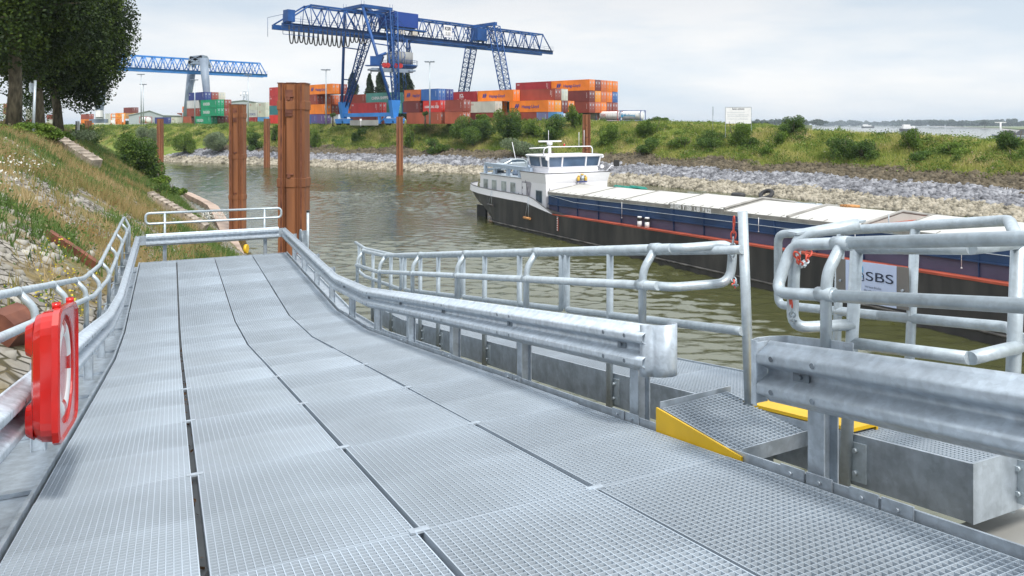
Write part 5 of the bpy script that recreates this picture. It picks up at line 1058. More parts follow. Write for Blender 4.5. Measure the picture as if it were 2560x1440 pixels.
# ---------------------------------------------------------------- light masts
def mast(x, Y, ytop, lab):
    rt = thing('light_mast', (px(x, Y), Y, 10.2), lab, 'light mast', 'tall light masts in the yard'); zt = zz(ytop, Y)
    b = MB(); b.tube([(px(x, Y), Y, 10.1), (px(x, Y), Y, zt)], [0.22, 0.12], 8); b.build('mast_pole', GALV_PIPE, rt)
    b = MB(); X = px(x, Y); b.box(X - 1.1, X + 1.1, Y - 0.1, Y + 0.1, zt, zt + 0.12)
    for q in (-1.0, -0.4, 0.3, 0.9): b.para((X + q - 0.25, Y - 0.5, zt + 0.05), (0.5, 0, 0), (0, 0.6, 0.12), (0, 0, 0.16))
    b.build('floodlights', GALV_DK, rt)
for a in ((1074.5, 172, 156, 'tall light mast right of the yellow stairs of the blue crane'), (815, 192, 176, 'tall light mast left of the blue crane leg'), (620.5, 235, 189, 'light mast beside the second largest pile'), (487, 240, 201, 'light mast in front of the green containers'),
          (353, 240, 187, 'taller of the twin light masts in the left yard'), (358.5, 262, 212, 'shorter of the twin light masts in the left yard')): mast(*a)
# yard buildings
def shed(x0, x1, Y, ytop, yeave, lab, m, rm, dep=18, name='storage_shed'):
    rt = thing(name, (px(x0, Y), Y, 10), lab, 'building'); X0, X1 = px(x0, Y), px(x1, Y); ze, zt = zz(yeave, Y), zz(ytop, Y); xm = X0 + (X1 - X0) * 0.62
    b = MB(); b.box(X0, X1, Y, Y + dep, 9.6, ze); b.loft([[(X0, Y + q, ze), (X1, Y + q, ze), (xm, Y + q, zt)] for q in (0, dep)]); b.build('wall', m, rt, fix=True)
    b = MB(); b.para((X0 - 0.4, Y - 0.4, ze), (0, dep + 0.8, 0), Vector((xm, 0, zt)) - Vector((X0 - 0.4, 0, ze)), (0, 0, 0.25)); b.para((X1 + 0.4, Y - 0.4, ze), (0, dep + 0.8, 0), Vector((xm, 0, zt)) - Vector((X1 + 0.4, 0, ze)), (0, 0, 0.25)); b.build('roof', rm, rt)
    return rt
SW = mat('pale_sheet_wall', (0.36, 0.40, 0.43), 0.7, 0, amt=0.05); SR = mat('pale_sheet_roof', (0.34, 0.37, 0.39), 0.6, 0, amt=0.05)
shed(322, 407, 330, 277, 289, 'pale grey gabled storage shed in the far left yard', SW, SR)
shed(556, 644, 330, 251, 257, 'long pale grey hall behind the green containers', SW, SR, name='warehouse_hall')
sh = thing('site_scaffold', (px(292, 225), 225, 10.2), 'orange and white loading frame in the far left yard', 'frame')
b = MB()
for x_ in (278, 292, 306): b.tube([(px(x_, 225), 225, 10), (px(x_, 225), 225, zz(285, 225))], 0.15, 5)
for y_ in (285, 293, 301): b.tube([(px(278, 225), 225, zz(y_, 225)), (px(306, 225), 225, zz(y_, 225))], 0.12, 5)
b.build('scaffold_tubes', mat('orange_paint', (0.7, 0.2, 0.02), 0.5), sh)
b = MB(); b.box(px(306, 225), px(309, 225), 224.8, 225.2, zz(305, 225), zz(285, 225)); b.box(px(278, 225), px(288, 225), 224.8, 225.1, zz(307, 225), zz(300, 225)); b.build('warning_panel', WHT, sh)
tw = thing('radio_tower', (px(612, 345), 345, 10), 'small lattice radio tower behind the pale hall', 'tower'); b = MB(); lattice(b, (px(612, 345), 345, 10), (px(612, 345), 345, zz(229, 345)), 2.2, 1.2, 12, 0.12, 0.07); b.build('lattice_mast', GALV, tw)
b = MB()
for q in (-1.5, 1.5, 0): b.tube([(px(612, 345) + q, 344, zz(240, 345)), (px(612, 345) + q, 344, zz(231, 345))], 0.3, 6)
b.build('antenna', WHT, tw)
# notice board on the crest
Yb = 128; nbd = thing('notice_board', (px(1846, Yb), Yb, 9.4), 'large white notice board on the crest with a bush before it', 'sign')
X0, X1 = px(1814, Yb), px(1878, Yb); b = MB(); b.box(X0, X1, Yb, Yb + 0.06, zz(309, Yb), zz(268.5, Yb)); b.build('board', WHT, nbd)
b = MB(); zt = zz(268.5, Yb); zb = zz(309, Yb)
b.box(X0 - 0.06, X0, Yb - 0.03, Yb + 0.09, 7.8, zt + 0.05); b.box(X1, X1 + 0.06, Yb - 0.03, Yb + 0.09, 7.8, zt + 0.05); b.box(X0, X1, Yb - 0.03, Yb - 0.002, zt, zt + 0.06); b.build('board_frame', GALV, nbd)
text_part('Baden verboten', 0.34, (X0 + 1.15, Yb - 0.01, zz(274.5, Yb)), (1, 0, 0), ZD, INK, nbd, width=2.1, bold=0.015, thick=0)
for k, s_ in enumerate(('Verbringungen ab, was durch Strudel', 'Weder oder andere Gegenstände vor den', 'Ufer und den Schiffen in Sicherheit', 'sind Ihre Kinder und Beauftragten')):
    text_part(s_, 0.17, (X0 + 0.3, Yb - 0.01, zz((282, 288, 292, 298.5)[k], Yb)), (1, 0, 0), ZD, GALV, nbd, width=(3.0, 3.7, 3.5, 3.6)[k], thick=0)
for (x_, yt, Y, lab) in ((1782, 265, 135, 'thin grey marker post left of the white notice board'),):
    rt = thing('marker_post', (px(x_, Y), Y, 9), lab, 'post'); b = MB(); b.tube([(px(x_, Y), Y, 8.4), (px(x_, Y), Y, zz(yt, Y))], 0.05, 6); b.box(px(x_, Y) - 0.09, px(x_, Y) + 0.09, Y - 0.1, Y - 0.05, zz(290, Y), zz(267, Y)); b.build('post_pipe', GALV, rt)
rt = thing('small_sign', (px(902, 176), 176, 10), 'small white sign on a post before the crane sill beam', 'sign'); b = MB(); b.tube([(px(902, 176), 176, 9.5), (px(902, 176), 176, zz(302, 176))], 0.05, 6); b.box(px(899.5, 176), px(904.5, 176), 175.9, 175.95, zz(302, 176), zz(297, 176)); b.build('sign_plate', WHT, rt)
rt = thing('quay_wall', (px(905, 180), 180, 10), 'low pale concrete wall below the crane sill beam', 'wall'); b = MB(); b.bar((px(876, 181), 181, 10.5), (px(945, 176), 176, 10.5), 0.3, 1.3); b.build('wall_body', G_YARD, rt)
# ================================================================ cargo barge (x towards the bow, y away from the camera, z up)
BD = Vector((0.504, -0.864, 0)); BT = Vector((0.864, 0.504, 0)); BO = Vector((1.34, 68.66, 0))
def BP(t, l, z): return BO + BD * t + BT * l + Vector((0, 0, z))
HULL = mat('black_hull_paint', (0.028, 0.028, 0.030), 0.5, 0, c2=(0.075, 0.070, 0.066), scale=0.5, stretch=(2.0, 2.0, 0.4), detail=8, thr=(0.4, 0.75))
DECKR = mat('red_deck_paint', (0.40, 0.080, 0.045), 0.6, 0, amt=0.12, scale=1.0)
COAM = mat('blue_coaming_paint', (0.022, 0.055, 0.14), 0.5, 0, amt=0.12, scale=0.6)
COAM2 = mat('violet_grey_coaming_paint', (0.085, 0.085, 0.15), 0.55, 0, amt=0.10, scale=0.5)
HATCH = mat('aluminium_hatch', (0.55, 0.54, 0.505), 0.5, 0.1, amt=0.05, scale=0.6); HATCHE = mat('weathered_hatch_edge', (0.30, 0.29, 0.27), 0.6, 0.2, amt=0.12, scale=1.2)
WHB = mat('white_superstructure', (0.80, 0.80, 0.84), 0.35, 0, amt=0.015, scale=0.5); TRIM = mat('dark_trim', (0.10, 0.10, 0.11), 0.5)
WIN = mat('tinted_glass', (0.06, 0.10, 0.17), 0.06, 0, amt=0.25, scale=0.4, spec=0.9); WING = mat('curtained_glass', (0.32, 0.36, 0.36), 0.15, 0, amt=0.25, scale=1.4)
bg_ = thing('cargo_barge', BP(25, 4.1, 0.0), 'long black hulled inland cargo barge with white wheelhouse and closed hatches', 'barge')
def dkz(t): return 2.05 + 0.0195 * t
TS = [-14.2, -14.0, -13.4, -12.4, -11, -9, -7, -5, -3, 0, 3, 6, 12, 20, 30, 40, 50, 60, 66, 70]
def hw(t, q=1.0):   # half breadth at station t; q 0 at the waterline, 1 at the deck
    a = max(0, (-t - 5.0) / (9.2 - 2.6 * (1 - q))); s = max(0.0, 1 - a ** 2.3) ** 0.55 if a < 1 else 0
    f = max(0, (t - 58) / 12); return 4.11 * s * max(0.02, 1 - f ** 2)
def tq(t, q): return t if t > -5 else -5 + (t + 5) * (0.68 + 0.64 * q)
def shz(t):   # top of the black strake
    if t < 4.4: return dkz(t) + 0.35 + 0.30 * min(1, max(0, (-t) / 12)) + (0.35 if t < 1 else 0.35 * (4.4 - t) / 3.4) - 0.2 * (t > 1)
    return dkz(t)
b = MB(); rings = []
LV = [(-0.8, 0.0), (0.02, 0.0), (0.35, 0.35), (0.6, 0.7), (1.0, 1.0)]
for t_ in TS:
    ring = []
    for f, q in LV: ring.append(BP(tq(t_, q), 4.11 - hw(t_, q), f * shz(t_) if f > 0 else f))
    for f, q in reversed(LV): ring.append(BP(tq(t_, q), 4.11 + hw(t_, q), f * shz(t_) if f > 0 else f))
    rings.append(ring)
b.loft(rings, cap=True, smooth=False); b.build('hull', HULL, bg_, fix=True)
b = MB(); pts = []
for t_ in np.arange(-11, 58, 1.0): pts.append(BP(tq(t_, 0.1), 4.11 - hw(t_, 0.1) - 0.02, 0.20 + 0.012 * (t_ + 11) * 0.5))
b.tube(pts, 0.07, 6); b.build('rubbing_strake', mat('scuffed_strake', (0.09, 0.085, 0.08), 0.7, 0, amt=0.35, scale=1.5), bg_)
b = MB()
for l in (0.02, 7.55): b.sheet([[BP(t_, l if l < 1 else l, dkz(t_) + 0.012), BP(t_, l + 0.65, dkz(t_) + 0.012)] for t_ in (2.6, 10, 20, 30, 40, 50, 57)])
b.sheet([[BP(t_, 0.0, dkz(t_) - 0.08), BP(t_, -0.03, dkz(t_) - 0.08), BP(t_, -0.03, dkz(t_) + 0.03), BP(t_, 0.02, dkz(t_) + 0.03)] for t_ in (4.4, 20, 40, 57)])
b.build('side_deck', DECKR, bg_)
# white bulwark round the stern
b = MB(); rows = []
for t_ in [-14.15, -13.9, -13.3, -12.4, -11, -9, -7, -5, -3, 0, 1.1]: rows.append([BP(tq(t_, 1), 4.11 - hw(t_, 1) - 0.015, shz(t_) - 0.02), BP(tq(t_, 1) + 0.05, 4.11 - hw(t_, 1) + 0.06, shz(t_) + 0.62)])
rows.append([BP(4.4, -0.015, shz(4.4) - 0.02), BP(4.4, 0.0, shz(4.4) + 0.02)]); b.sheet(rows)
rows = [[BP(tq(t_, 1), 4.11 + hw(t_, 1) + 0.015, shz(t_) - 0.02), BP(tq(t_, 1) + 0.05, 4.11 + hw(t_, 1) - 0.06, shz(t_) + 0.62)] for t_ in (-14.15, -13.9, -13.3, -12.4, -11, -9, -7, -5, -3, 0, 1.1)]; b.sheet(rows)
b.build('bulwark', WHB, bg_, solid=0.04)
b = MB(); b.tube([BP(tq(t_, 1) + 0.05, 4.11 - hw(t_, 1) + 0.06, shz(t_) + 0.64) for t_ in [-14.15, -13.9, -13.3, -12.4, -11, -9, -7, -5, -3, 0, 1.1]] + [BP(4.4, 0, shz(4.4) + 0.04)], 0.05, 6); b.build('bulwark_rail', TRIM, bg_)
b = MB(); b.box(0, 1, 0, 1, 0, 1) if False else None
b.para(BP(-13.6, 1.9, -0.3), BD * 2.0, BT * 0.25, (0, 0, 1.5)); b.build('rudder', BLK, bg_)
# deck over the stern
b = MB(); b._add([BP(tq(t_, 1), 4.11 - hw(t_, 1) * 0.97, shz(t_) - 0.1) for t_ in (-13.9, -12.4, -9, -5, 0, 2.6)] + [BP(tq(t_, 1), 4.11 + hw(t_, 1) * 0.97, shz(t_) - 0.1) for t_ in (2.6, 0, -5, -9, -12.4, -13.9)], [list(range(12))]); b.build('stern_deck', DECKR, bg_, fix=True)
# accommodation
def bbox(b, t0, t1, l0, l1, z0, z1, m=0): return b.para(BP(t0, l0, z0), BD * (t1 - t0), BT * (l1 - l0), (0, 0, z1 - z0), m)
b = MB(); bbox(b, -10.4, -1.9, 0.62, 7.6, 2.2, 4.85); b.build('aft_cabin', WHB, bg_)
b = MB(); bbox(b, -10.5, -1.9, 0.55, 7.65, 4.85, 4.93); b.build('cabin_roof', mat('grey_blue_deck', (0.42, 0.47, 0.52), 0.6, 0, amt=0.06), bg_)
b = MB(); F1 = [BP(-1.9, 0.62, 2.2), BP(2.4, 0.62, 2.2), BP(2.4, 7.6, 2.2), BP(-1.9, 7.6, 2.2)]; F2 = [BP(-1.9, 0.62, 4.6), BP(2.4, 0.62, 4.6), BP(2.4, 7.6, 4.6), BP(-1.9, 7.6, 4.6)]; F3 = [BP(-1.9, 0.45, 5.55), BP(2.55, 0.45, 5.55), BP(2.7, 7.75, 5.55), BP(-1.9, 7.75, 5.55)]
b.loft([F1, F2, F3]); b.build('front_cabin', WHB, bg_, fix=True)
b = MB(); b.tube([BP(-1.9, 0.44, 5.57), BP(2.56, 0.44, 5.57), BP(2.71, 7.76, 5.57)], 0.04, 5); b.tube([BP(-10.4, 0.58, 4.87), BP(-1.9, 0.58, 4.87)], 0.035, 5)
b.bar(BP(-1.15, 0.60, 4.75), BP(-0.2, 0.60, 2.3), 0.03, 0.05); b.bar(BP(2.41, 1.0, 4.2), BP(2.41, 1.0, 2.4), 0.03, 0.04); b.build('dark_edge_trim', TRIM, bg_)
# doorway recess as a flat sheet, its shade put into the colour, and door
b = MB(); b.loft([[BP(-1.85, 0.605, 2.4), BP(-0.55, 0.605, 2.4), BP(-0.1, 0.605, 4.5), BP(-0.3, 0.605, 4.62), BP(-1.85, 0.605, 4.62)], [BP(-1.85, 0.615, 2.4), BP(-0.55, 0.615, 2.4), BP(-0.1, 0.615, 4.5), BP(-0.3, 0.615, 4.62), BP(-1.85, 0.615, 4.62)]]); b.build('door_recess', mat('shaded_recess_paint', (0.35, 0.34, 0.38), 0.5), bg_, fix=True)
b = MB(); bbox(b, -1.7, -1.0, 0.58, 0.60, 2.45, 4.45); dr = b.build('door', WHB, bg_)
b = MB(); bbox(b, -1.66, -1.6, 0.55, 0.58, 3.2, 3.45); bbox(b, -1.66, -1.6, 0.55, 0.58, 3.9, 4.1); b.build('door_handle', TRIM, dr)
def win(t0, t1, z0, z1, m, l=0.62, g=None):
    b = MB(); bbox(b, t0 - 0.07, t1 + 0.07, l - 0.03, l - 0.002, z0 - 0.07, z1 + 0.07); w_ = b.build('window', GALV_PIPE, bg_)
    b = MB(); bbox(b, t0, t1, l - 0.036, l - 0.031, z0, z1); b.build('pane', m, w_)
for t0 in (-9.55, -7.75, -5.75, -3.95): win(t0, t0 + 0.85, 3.25, 4.3, WING)
win(0.75, 1.75, 2.85, 3.9, GLASS)
def winf(l0, l1, z0, z1):
    b = MB(); b.para(BP(2.41, l0 - 0.1, z0 - 0.08), BT * (l1 - l0 + 0.2), BD * 0.05, (0, 0, z1 - z0 + 0.16)); w_ = b.build('window', WHB, bg_)
    b = MB(); b.para(BP(2.462, l0, z0), BT * (l1 - l0), BD * 0.006, (0, 0, z1 - z0)); b.build('pane', WING, w_)
winf(1.7, 3.3, 3.0, 3.9); winf(5.1, 6.4, 3.15, 4.0)
# coat of arms on the cabin front, built as plain coloured relief shapes
b = MB()
for s in (-1, 1):
    b.tube([BP(2.66, 4.45 + s * 0.42, 4.78), BP(2.68, 4.45 + s * 0.42, 5.15)], 0.13, 7); b.tube([BP(2.68, 4.45 + s * 0.36, 5.2), BP(2.70, 4.45 + s * 0.36, 5.28)], 0.10, 7)
b.tube([BP(2.70, 4.45, 5.33), BP(2.71, 4.45, 5.42)], 0.14, 6); b.build('coat_of_arms', mat('gold_relief', (0.6, 0.38, 0.05), 0.5), bg_)
b = MB(); b.tube([BP(2.70, 4.45, 4.85), BP(2.71, 4.45, 5.2)], [0.16, 0.22], 8); b.build('shield', GALV, bg_)
b = MB(); b.bar(BP(2.68, 3.9, 4.70), BP(2.68, 5.0, 4.70), 0.06, 0.10); b.build('ribbon', BINK, bg_)
# wheelhouse
wz0, wz1 = 5.6, 7.0
def WR(z, o): return [BP(-1.35 - o, 1.35 - o, z), BP(1.75 + o, 1.35 - o, z), BP(1.75 + o, 6.95 + o, z), BP(-1.35 - o, 6.95 + o, z)]
b = MB(); b.loft([WR(5.5, 0.0), WR(5.95, 0.0)]); b.loft([WR(5.95, -0.05), WR(6.10, 0.05)]); b.build('wheelhouse_base', WHB, bg_)
b = MB(); b.loft([WR(6.10, 0.02), WR(7.0, 0.16)]); b.build('wheelhouse_windows', WIN, bg_)
b = MB()
def mull(t0, l0):
    ct, cl = 0.2, 4.15; st = 1 if t0 > ct else -1; sl = 1 if l0 > cl else -1
    e0 = 0.05; e1 = 0.19; tt = lambda e: t0 + (st * e if abs(t0 - 1.75) < .01 or abs(t0 + 1.35) < .01 else 0); ll = lambda e: l0 + (sl * e if abs(l0 - 1.35) < .01 or abs(l0 - 6.95) < .01 else 0)
    b.bar(BP(tt(e0), ll(e0), 6.08), BP(tt(e1), ll(e1), 7.02), 0.13, 0.13)
for l in (1.35, 2.75, 5.45, 6.95): mull(1.75, l)
for t_ in (-1.35, 0.6): mull(t_, 1.35); mull(t_, 6.95)
b.build('window_mullions', WHB, bg_)
b = MB(); b.loft([WR(7.0, 0.32), WR(7.12, 0.42)]); b.loft([WR(7.12, 0.40), WR(7.20, 0.25)]); b.build('wheelhouse_roof', WHB, bg_)
b = MB(); b.tube([BP(1.5, 0.9, 7.15), BP(1.5, 1.0, 7.75), BP(1.5, 1.35, 7.95), BP(1.5, 6.3, 7.95), BP(1.5, 6.5, 7.75), BP(1.5, 6.5, 7.15)], 0.05, 8); b.tube([BP(1.5, -0.6, 7.85), BP(1.5, 1.4, 7.9)], 0.05, 8)
b.tube([BP(0.6, 2.2, 7.15), BP(0.6, 2.2, 8.1)], [0.16, 0.12], 10); b.tube([BP(0.6, 2.2, 8.1), BP(0.6, 2.2, 8.35)], 0.26, 12); b.bar(BP(0.6, 0.95, 8.45), BP(0.6, 3.5, 8.45), 0.12, 0.14); b.build('radar_mast', WHB, bg_)
for l, z_ in ((1.55, 9.5), (5.0, 9.3), (5.6, 9.5)): b = MB(); b.tube([BP(1.4, l, 7.9), BP(1.4, l, z_)], 0.022, 5); b.build('antenna', WHB, bg_)
b = MB(); b.tube([BP(-7.0, 3.3, 5.0), BP(-7.6, 2.9, 8.2)], 0.035, 5); b.build('flag_staff', WHB, bg_); b = MB(); b.tube([BP(0.6, 3.85, 7.9), BP(0.6, 3.85, 8.2)], 0.09, 6); b.build('signal_lamp', RED, bg_)
b = MB(); b.tube([BP(-2.3, 1.6, 4.9), BP(-2.3, 1.6, 7.0)], 0.11, 10); b.tube([BP(-2.3, 1.7, 6.9), BP(-2.3, 1.7, 7.15)], 0.30, 10); b.build('exhaust_pipe', GALV, bg_)
b = MB()
for l, t_, z_ in ((7.4, 1.7, 7.0), (7.4, 1.7, 6.0), (0.95, 2.0, 6.9)): b.tube([BP(t_, l, z_), BP(t_ + 0.2, l, z_)], 0.18, 10)
b.tube([BP(2.3, 7.6, 5.6), BP(2.3, 8.2, 6.1), BP(2.3, 8.6, 6.0)], 0.035, 5); b.build('searchlight', WHB, bg_)
b = MB(); b.para(BP(2.3, 8.45, 6.0), BT * 0.6, BD * 0.12, (0, 0, 0.6)); b.build('mirror', BLK, bg_)
TARP = mat('grey_tarpaulin', (0.25, 0.30, 0.38), 0.6, 0, amt=0.3, scale=2)
# loading crane boom and tarpaulins on the aft roof
b = MB(); b.bar(BP(-9.8, 0.95, 5.85), BP(-0.5, 0.9, 5.75), 0.3, 0.36); b.bar(BP(-9.8, 0.95, 4.95), BP(-9.8, 0.95, 5.7), 0.4, 0.4); b.bar(BP(-1.6, 0.9, 5.3), BP(-0.9, 0.9, 6.1), 0.3, 0.3); b.tube([BP(-9.3, 0.9, 5.3), BP(-6.5, 0.9, 5.65)], 0.13, 8)
for t_ in (-7.9, -5.2, -2.9): bbox(b, t_, t_ + 0.35, 0.8, 1.1, 4.93, 5.7)
b.build('deck_crane', mat('blue_grey_paint', (0.36, 0.44, 0.54), 0.45, 0, amt=0.05), bg_)
b = MB(); b.tube([BP(-5.6, 1.9, 4.95), BP(-5.2, 2.1, 5.35), BP(-3.6, 2.3, 5.3), BP(-3.0, 2.4, 4.95)], [0.2, 0.5, 0.45, 0.15], 8); b.build('tarpaulin', TARP, bg_); b = MB(); b.tube([BP(-9.2, 1.9, 5.0), BP(-8.6, 1.9, 5.4), BP(-7.8, 1.9, 5.0)], [0.2, 0.4, 0.2], 8); b.build('tarpaulin', TARP, bg_)
# bollards
def boll(b, t_, l, z_, m=0, r=0.19, h=0.62):
    b.tube([BP(t_, l, z_), BP(t_, l, z_ + h * 0.6)], r, 12, m=0); b.tube([BP(t_, l, z_ + h * 0.6), BP(t_, l, z_ + h * 0.9)], r * 1.12, 12, m=1); b.tube([BP(t_, l, z_ + h * 0.9), BP(t_, l, z_ + h)], [r * 1.15, r * 0.9], 12, m=0)
for (t_, l, r, h, mm) in ((19.9 - 4.1, 0.3, 0.17, 0.78, (WHT, BLK)), (20.65 - 4.0, 0.3, 0.17, 0.78, (WHT, BLK)), (-3.3, 0.35, 0.22, 0.9, (GALV_DK, BLK)), (-2.35, 0.35, 0.22, 0.9, (GALV_DK, BLK)), (-15.2, 3.4, 0.25, 1.2, (GALV_DK, WHT))):
    b = MB(); boll(b, t_, l, dkz(t_) + (0 if t_ > 2 else 0.55), r=r, h=h); b.build('bollard', list(mm), bg_)
# coaming
LC = 0.66
def cz(t): return 3.62 + 0.0198 * t
b = MB(); ks = [2.85, 12, 24, 34, 46, 58]
def cb2(z0, z1, l0, l1): b.loft([[BP(t_, l0, cz(t_) - z0), BP(t_, l1, cz(t_) - z0), BP(t_, l1, cz(t_) - z1), BP(t_, l0, cz(t_) - z1)] for t_ in ks])
cb2(1.75, 0.80, LC, LC + 0.1); cb2(1.75, 0.80, 7.46, 7.56); bbox(b, 2.85, 2.95, LC + 0.1, 7.46, 1.8, 3.6); b.build('coaming_wall', COAM2, bg_)
b = MB(); cb2(0.84, 0.0, LC - 0.07, LC + 0.1); cb2(0.86, 0.80, LC - 0.16, LC + 0.0); cb2(0.84, 0.0, 7.46, 7.63); b.build('coaming_band', COAM, bg_)
b = MB()
for k in range(19):
    t_ = 4.4 + 2.95 * k; b.loft([[BP(t_, LC - 0.17, cz(t_) - 0.05), BP(t_ + 0.03, LC - 0.17, cz(t_) - 0.05), BP(t_ + 0.03, LC - 0.02, cz(t_) - 0.05), BP(t_, LC - 0.02, cz(t_) - 0.05)], [BP(t_, LC - 0.10, dkz(t_)), BP(t_ + 0.03, LC - 0.10, dkz(t_)), BP(t_ + 0.03, LC - 0.0, dkz(t_)), BP(t_, LC - 0.0, dkz(t_))]])
b.build('stiffener', COAM, bg_)
b = MB(); b.tube([BP(t_, LC - 0.20, cz(t_) - 0.02 - 0.36 * min(1, max(0, (t_ - 3) / 4))) for t_ in [3, 5, 7, 12, 20, 30, 40, 50, 58]], 0.022, 5); b.sheet([[BP(t_, LC - 0.12, cz(t_) + 0.0), BP(t_, LC - 0.12, cz(t_) + 0.04)] for t_ in ks]); b.build('grab_line', GALV_PIPE, bg_)
b = MB()
for t_, dp in ((15.2 - 1.7, 1.1), (26.9, 0.75), (40.0 - 0.9, 1.2), (33.5, 1.3)): b.tube([BP(t_, LC - 0.2, cz(t_) + 0.1), BP(t_, LC - 0.2, cz(t_) - dp)], 0.018, 4); b.tube([BP(t_, LC - 0.2, cz(t_) - dp), BP(t_, LC - 0.2, cz(t_) - dp - 0.05)], 0.04, 6)
b.build('hanging_rope', WINK, bg_)
# hatch covers
def hatch(t0, t1, up=0.0, name='hatch_cover'):
    e = 0.32 + up; rd = 0.80 + up
    prof = [(LC - 0.10, 0.03), (LC - 0.10, e - 0.04), (LC + 0.25, e + 0.03), (4.11, rd), (7.31, e + 0.03), (7.66, e - 0.04), (7.66, 0.03)]
    b = MB(); b.loft([[BP(t_, l, cz(t_) + z_) for l, z_ in prof] for t_ in (t0, t1)]); h_ = b.build(name, HATCH, bg_, fix=True)
    b = MB(); b.loft([[BP(t_, l, cz(t_) + z_) for l, z_ in ((LC - 0.115, 0.04), (LC - 0.105, 0.04), (LC - 0.105, e - 0.06), (LC - 0.115, e - 0.06))] for t_ in (t0, t1)])
    n = int((t1 - t0) / 0.85)
    for k in range(n):
        t_ = t0 + (k + 0.5) * (t1 - t0) / n; b.para(BP(t_, LC - 0.13, cz(t_) + 0.05), BD * 0.03, BT * 0.02, (0, 0, e - 0.12)); b.bar(BP(t_, LC - 0.10, cz(t_) + e - 0.02), BP(t_, LC + 0.25, cz(t_) + e + 0.05), 0.025, 0.03)
    b.build('edge_strip', HATCHE, h_)
    b = MB()
    r_ = 0.10 if t1 > 23 and t1 < 36 else 0.03
    for t_ in (t0 + 0.06, t1 - 0.03): b.tube([BP(t_, l, cz(t_) + z_ + 0.03) for l, z_ in prof[1:-1]], r_ if t_ > t0 + 1 else 0.03, 5)
    b.build('end_lip', HATCHE, h_)
for t0, t1, up in ((2.8, 8.2, 0.0), (8.25, 13.6, 0.0), (13.65, 18.7, 0.02), (18.7, 24.0, 0.10), (24.05, 29.0, 0.0), (29.05, 33.9, 0.0), (35.6, 41.0, 0.0), (41.05, 47, 0.0), (47.1, 58, 0.0)): hatch(t0, t1, up)
b = MB(); bbox(b, 33.9, 35.6, LC + 0.1, 7.46, 2.0, 2.6); bbox(b, 35.5, 35.6, LC + 0.1, 7.46, 2.6, 4.2); bbox(b, 33.95, 34.05, LC + 0.1, 7.46, 3.6, cz(34) + 0.3); b.build('hold_opening', DECKR, bg_)
b = MB(); bbox(b, 34.6, 35.2, 1.2, 2.2, 4.25, 4.45); b.tube([BP(34.7, 1.6, 4.3), BP(34.7, 1.6, 5.2)], 0.03, 5); b.build('hatch_gear', GALV, bg_)
up_ = ZD; 
text_part('2315923  T 1350   L 85   B 8,22', 0.27, BP(18.9, LC - 0.135, cz(18.9) + 0.09), BD, ZD, WINK, bg_, width=3.95, bold=0.06, thick=0.0)
# draught marks
def draught(t_, z0, n, l):
    b = MB(); b.para(BP(t_, l, z0), BD * 0.22, BT * -0.012, (0, 0, n * 0.2)); m_ = b.build('draught_mark', DECKR, bg_); b = MB()
    for k in range(n): b.para(BP(t_ - 0.02, l - 0.013, z0 + 0.03 + 0.2 * k), BD * 0.13, BT * -0.004, (0, 0, 0.11))
    b.para(BP(t_ - 0.05, l - 0.013, z0 + n * 0.2), BD * 0.25, BT * -0.004, (0, 0, 0.03)); b.build('scale_marks', WINK, m_)
draught(5.15, 0.75, 6, -0.005); draught(32.6, 1.0, 6, -0.005)
# ---- things on the barge
FOAM = mat('brown_fender_wood', (0.45, 0.22, 0.08), 0.8, 0, amt=0.2)
for t_, dz_, lab in ((0.4, 1.35, 'brown wooden fender hanging outside the white bulwark of the barge'), (-6.8, 1.9, 'dark fender board hanging near the stern of the barge')):
    l = 4.11 - hw(t_, 1) - 0.2; rt = thing('hull_fender', BP(t_, l, dz_), lab, 'fender', 'fenders on the barge'); b = MB(); b.tube([BP(t_ - 0.55, l, dz_), BP(t_ + 0.55, l, dz_)], 0.12, 8); b.build('fender_log', FOAM if t_ > 0 else HULL, rt)
    b = MB(); b.tube([BP(t_ - 0.3, l, dz_ + 0.1), BP(t_ + 0.1, l + 0.15, shz(t_) + 0.6)], 0.02, 4); b.tube([BP(t_ + 0.3, l, dz_ + 0.1), BP(t_ + 0.1, l + 0.15, shz(t_) + 0.6)], 0.02, 4); b.build('rope', GALV, rt)
TEALR = mat('teal_rope', (0.02, 0.25, 0.20), 0.7, 0, amt=0.15)
def ropecoil(t_, l, r, lab):
    rt = thing('rope_coil', BP(t_, l, cz(t_) + 0.7), lab, 'rope', 'mooring ropes on the hatch covers'); b = MB()
    z_ = lambda q: cz(t_) + 0.36 + 0.48 * max(0, 1 - abs(q - 4.11) / 3.3) + 0.05
    for k in range(7):
        rr = r * (0.5 + 0.5 * ((k * 3) % 7) / 7); n = 18
        b.tube([BP(t_ + rr * math.cos(6.28 * i / n), l + rr * 1.0 * math.sin(6.28 * i / n), z_(l + rr * math.sin(6.28 * i / n)) + 0.03 * k) for i in range(n)], 0.035, 5, closed=True)
    b.build('rope_strands', TEALR, rt)
ropecoil(9.8, 5.2, 0.85, 'coiled teal mooring rope on the aft hatch cover'); ropecoil(5.6, 6.9, 0.9, 'loose teal rope at the far aft corner of the hatches')
for (t_, l, tilt, lab) in ((19.6, 6.6, 0, 'black tyre fender lying flat on the hatch covers with a net'), (21.8, 7.1, 1, 'black tyre fender leaning on the hatch edge')):
    rt = thing('tyre_fender', BP(t_, l, cz(t_) + 0.6), lab, 'tyre', 'tyres on the hatch covers'); b = MB(); n = 20; z0 = cz(t_) + 0.75 + 0.15 * tilt
    b.tube([BP(t_ + 0.45 * math.cos(6.28 * i / n), l + 0.40 * math.sin(6.28 * i / n) * 0.8, z0 + 0.25 * tilt * math.sin(6.28 * i / n)) for i in range(n)], 0.15, 8, closed=True); b.build('tyre_ring', BLK, rt)
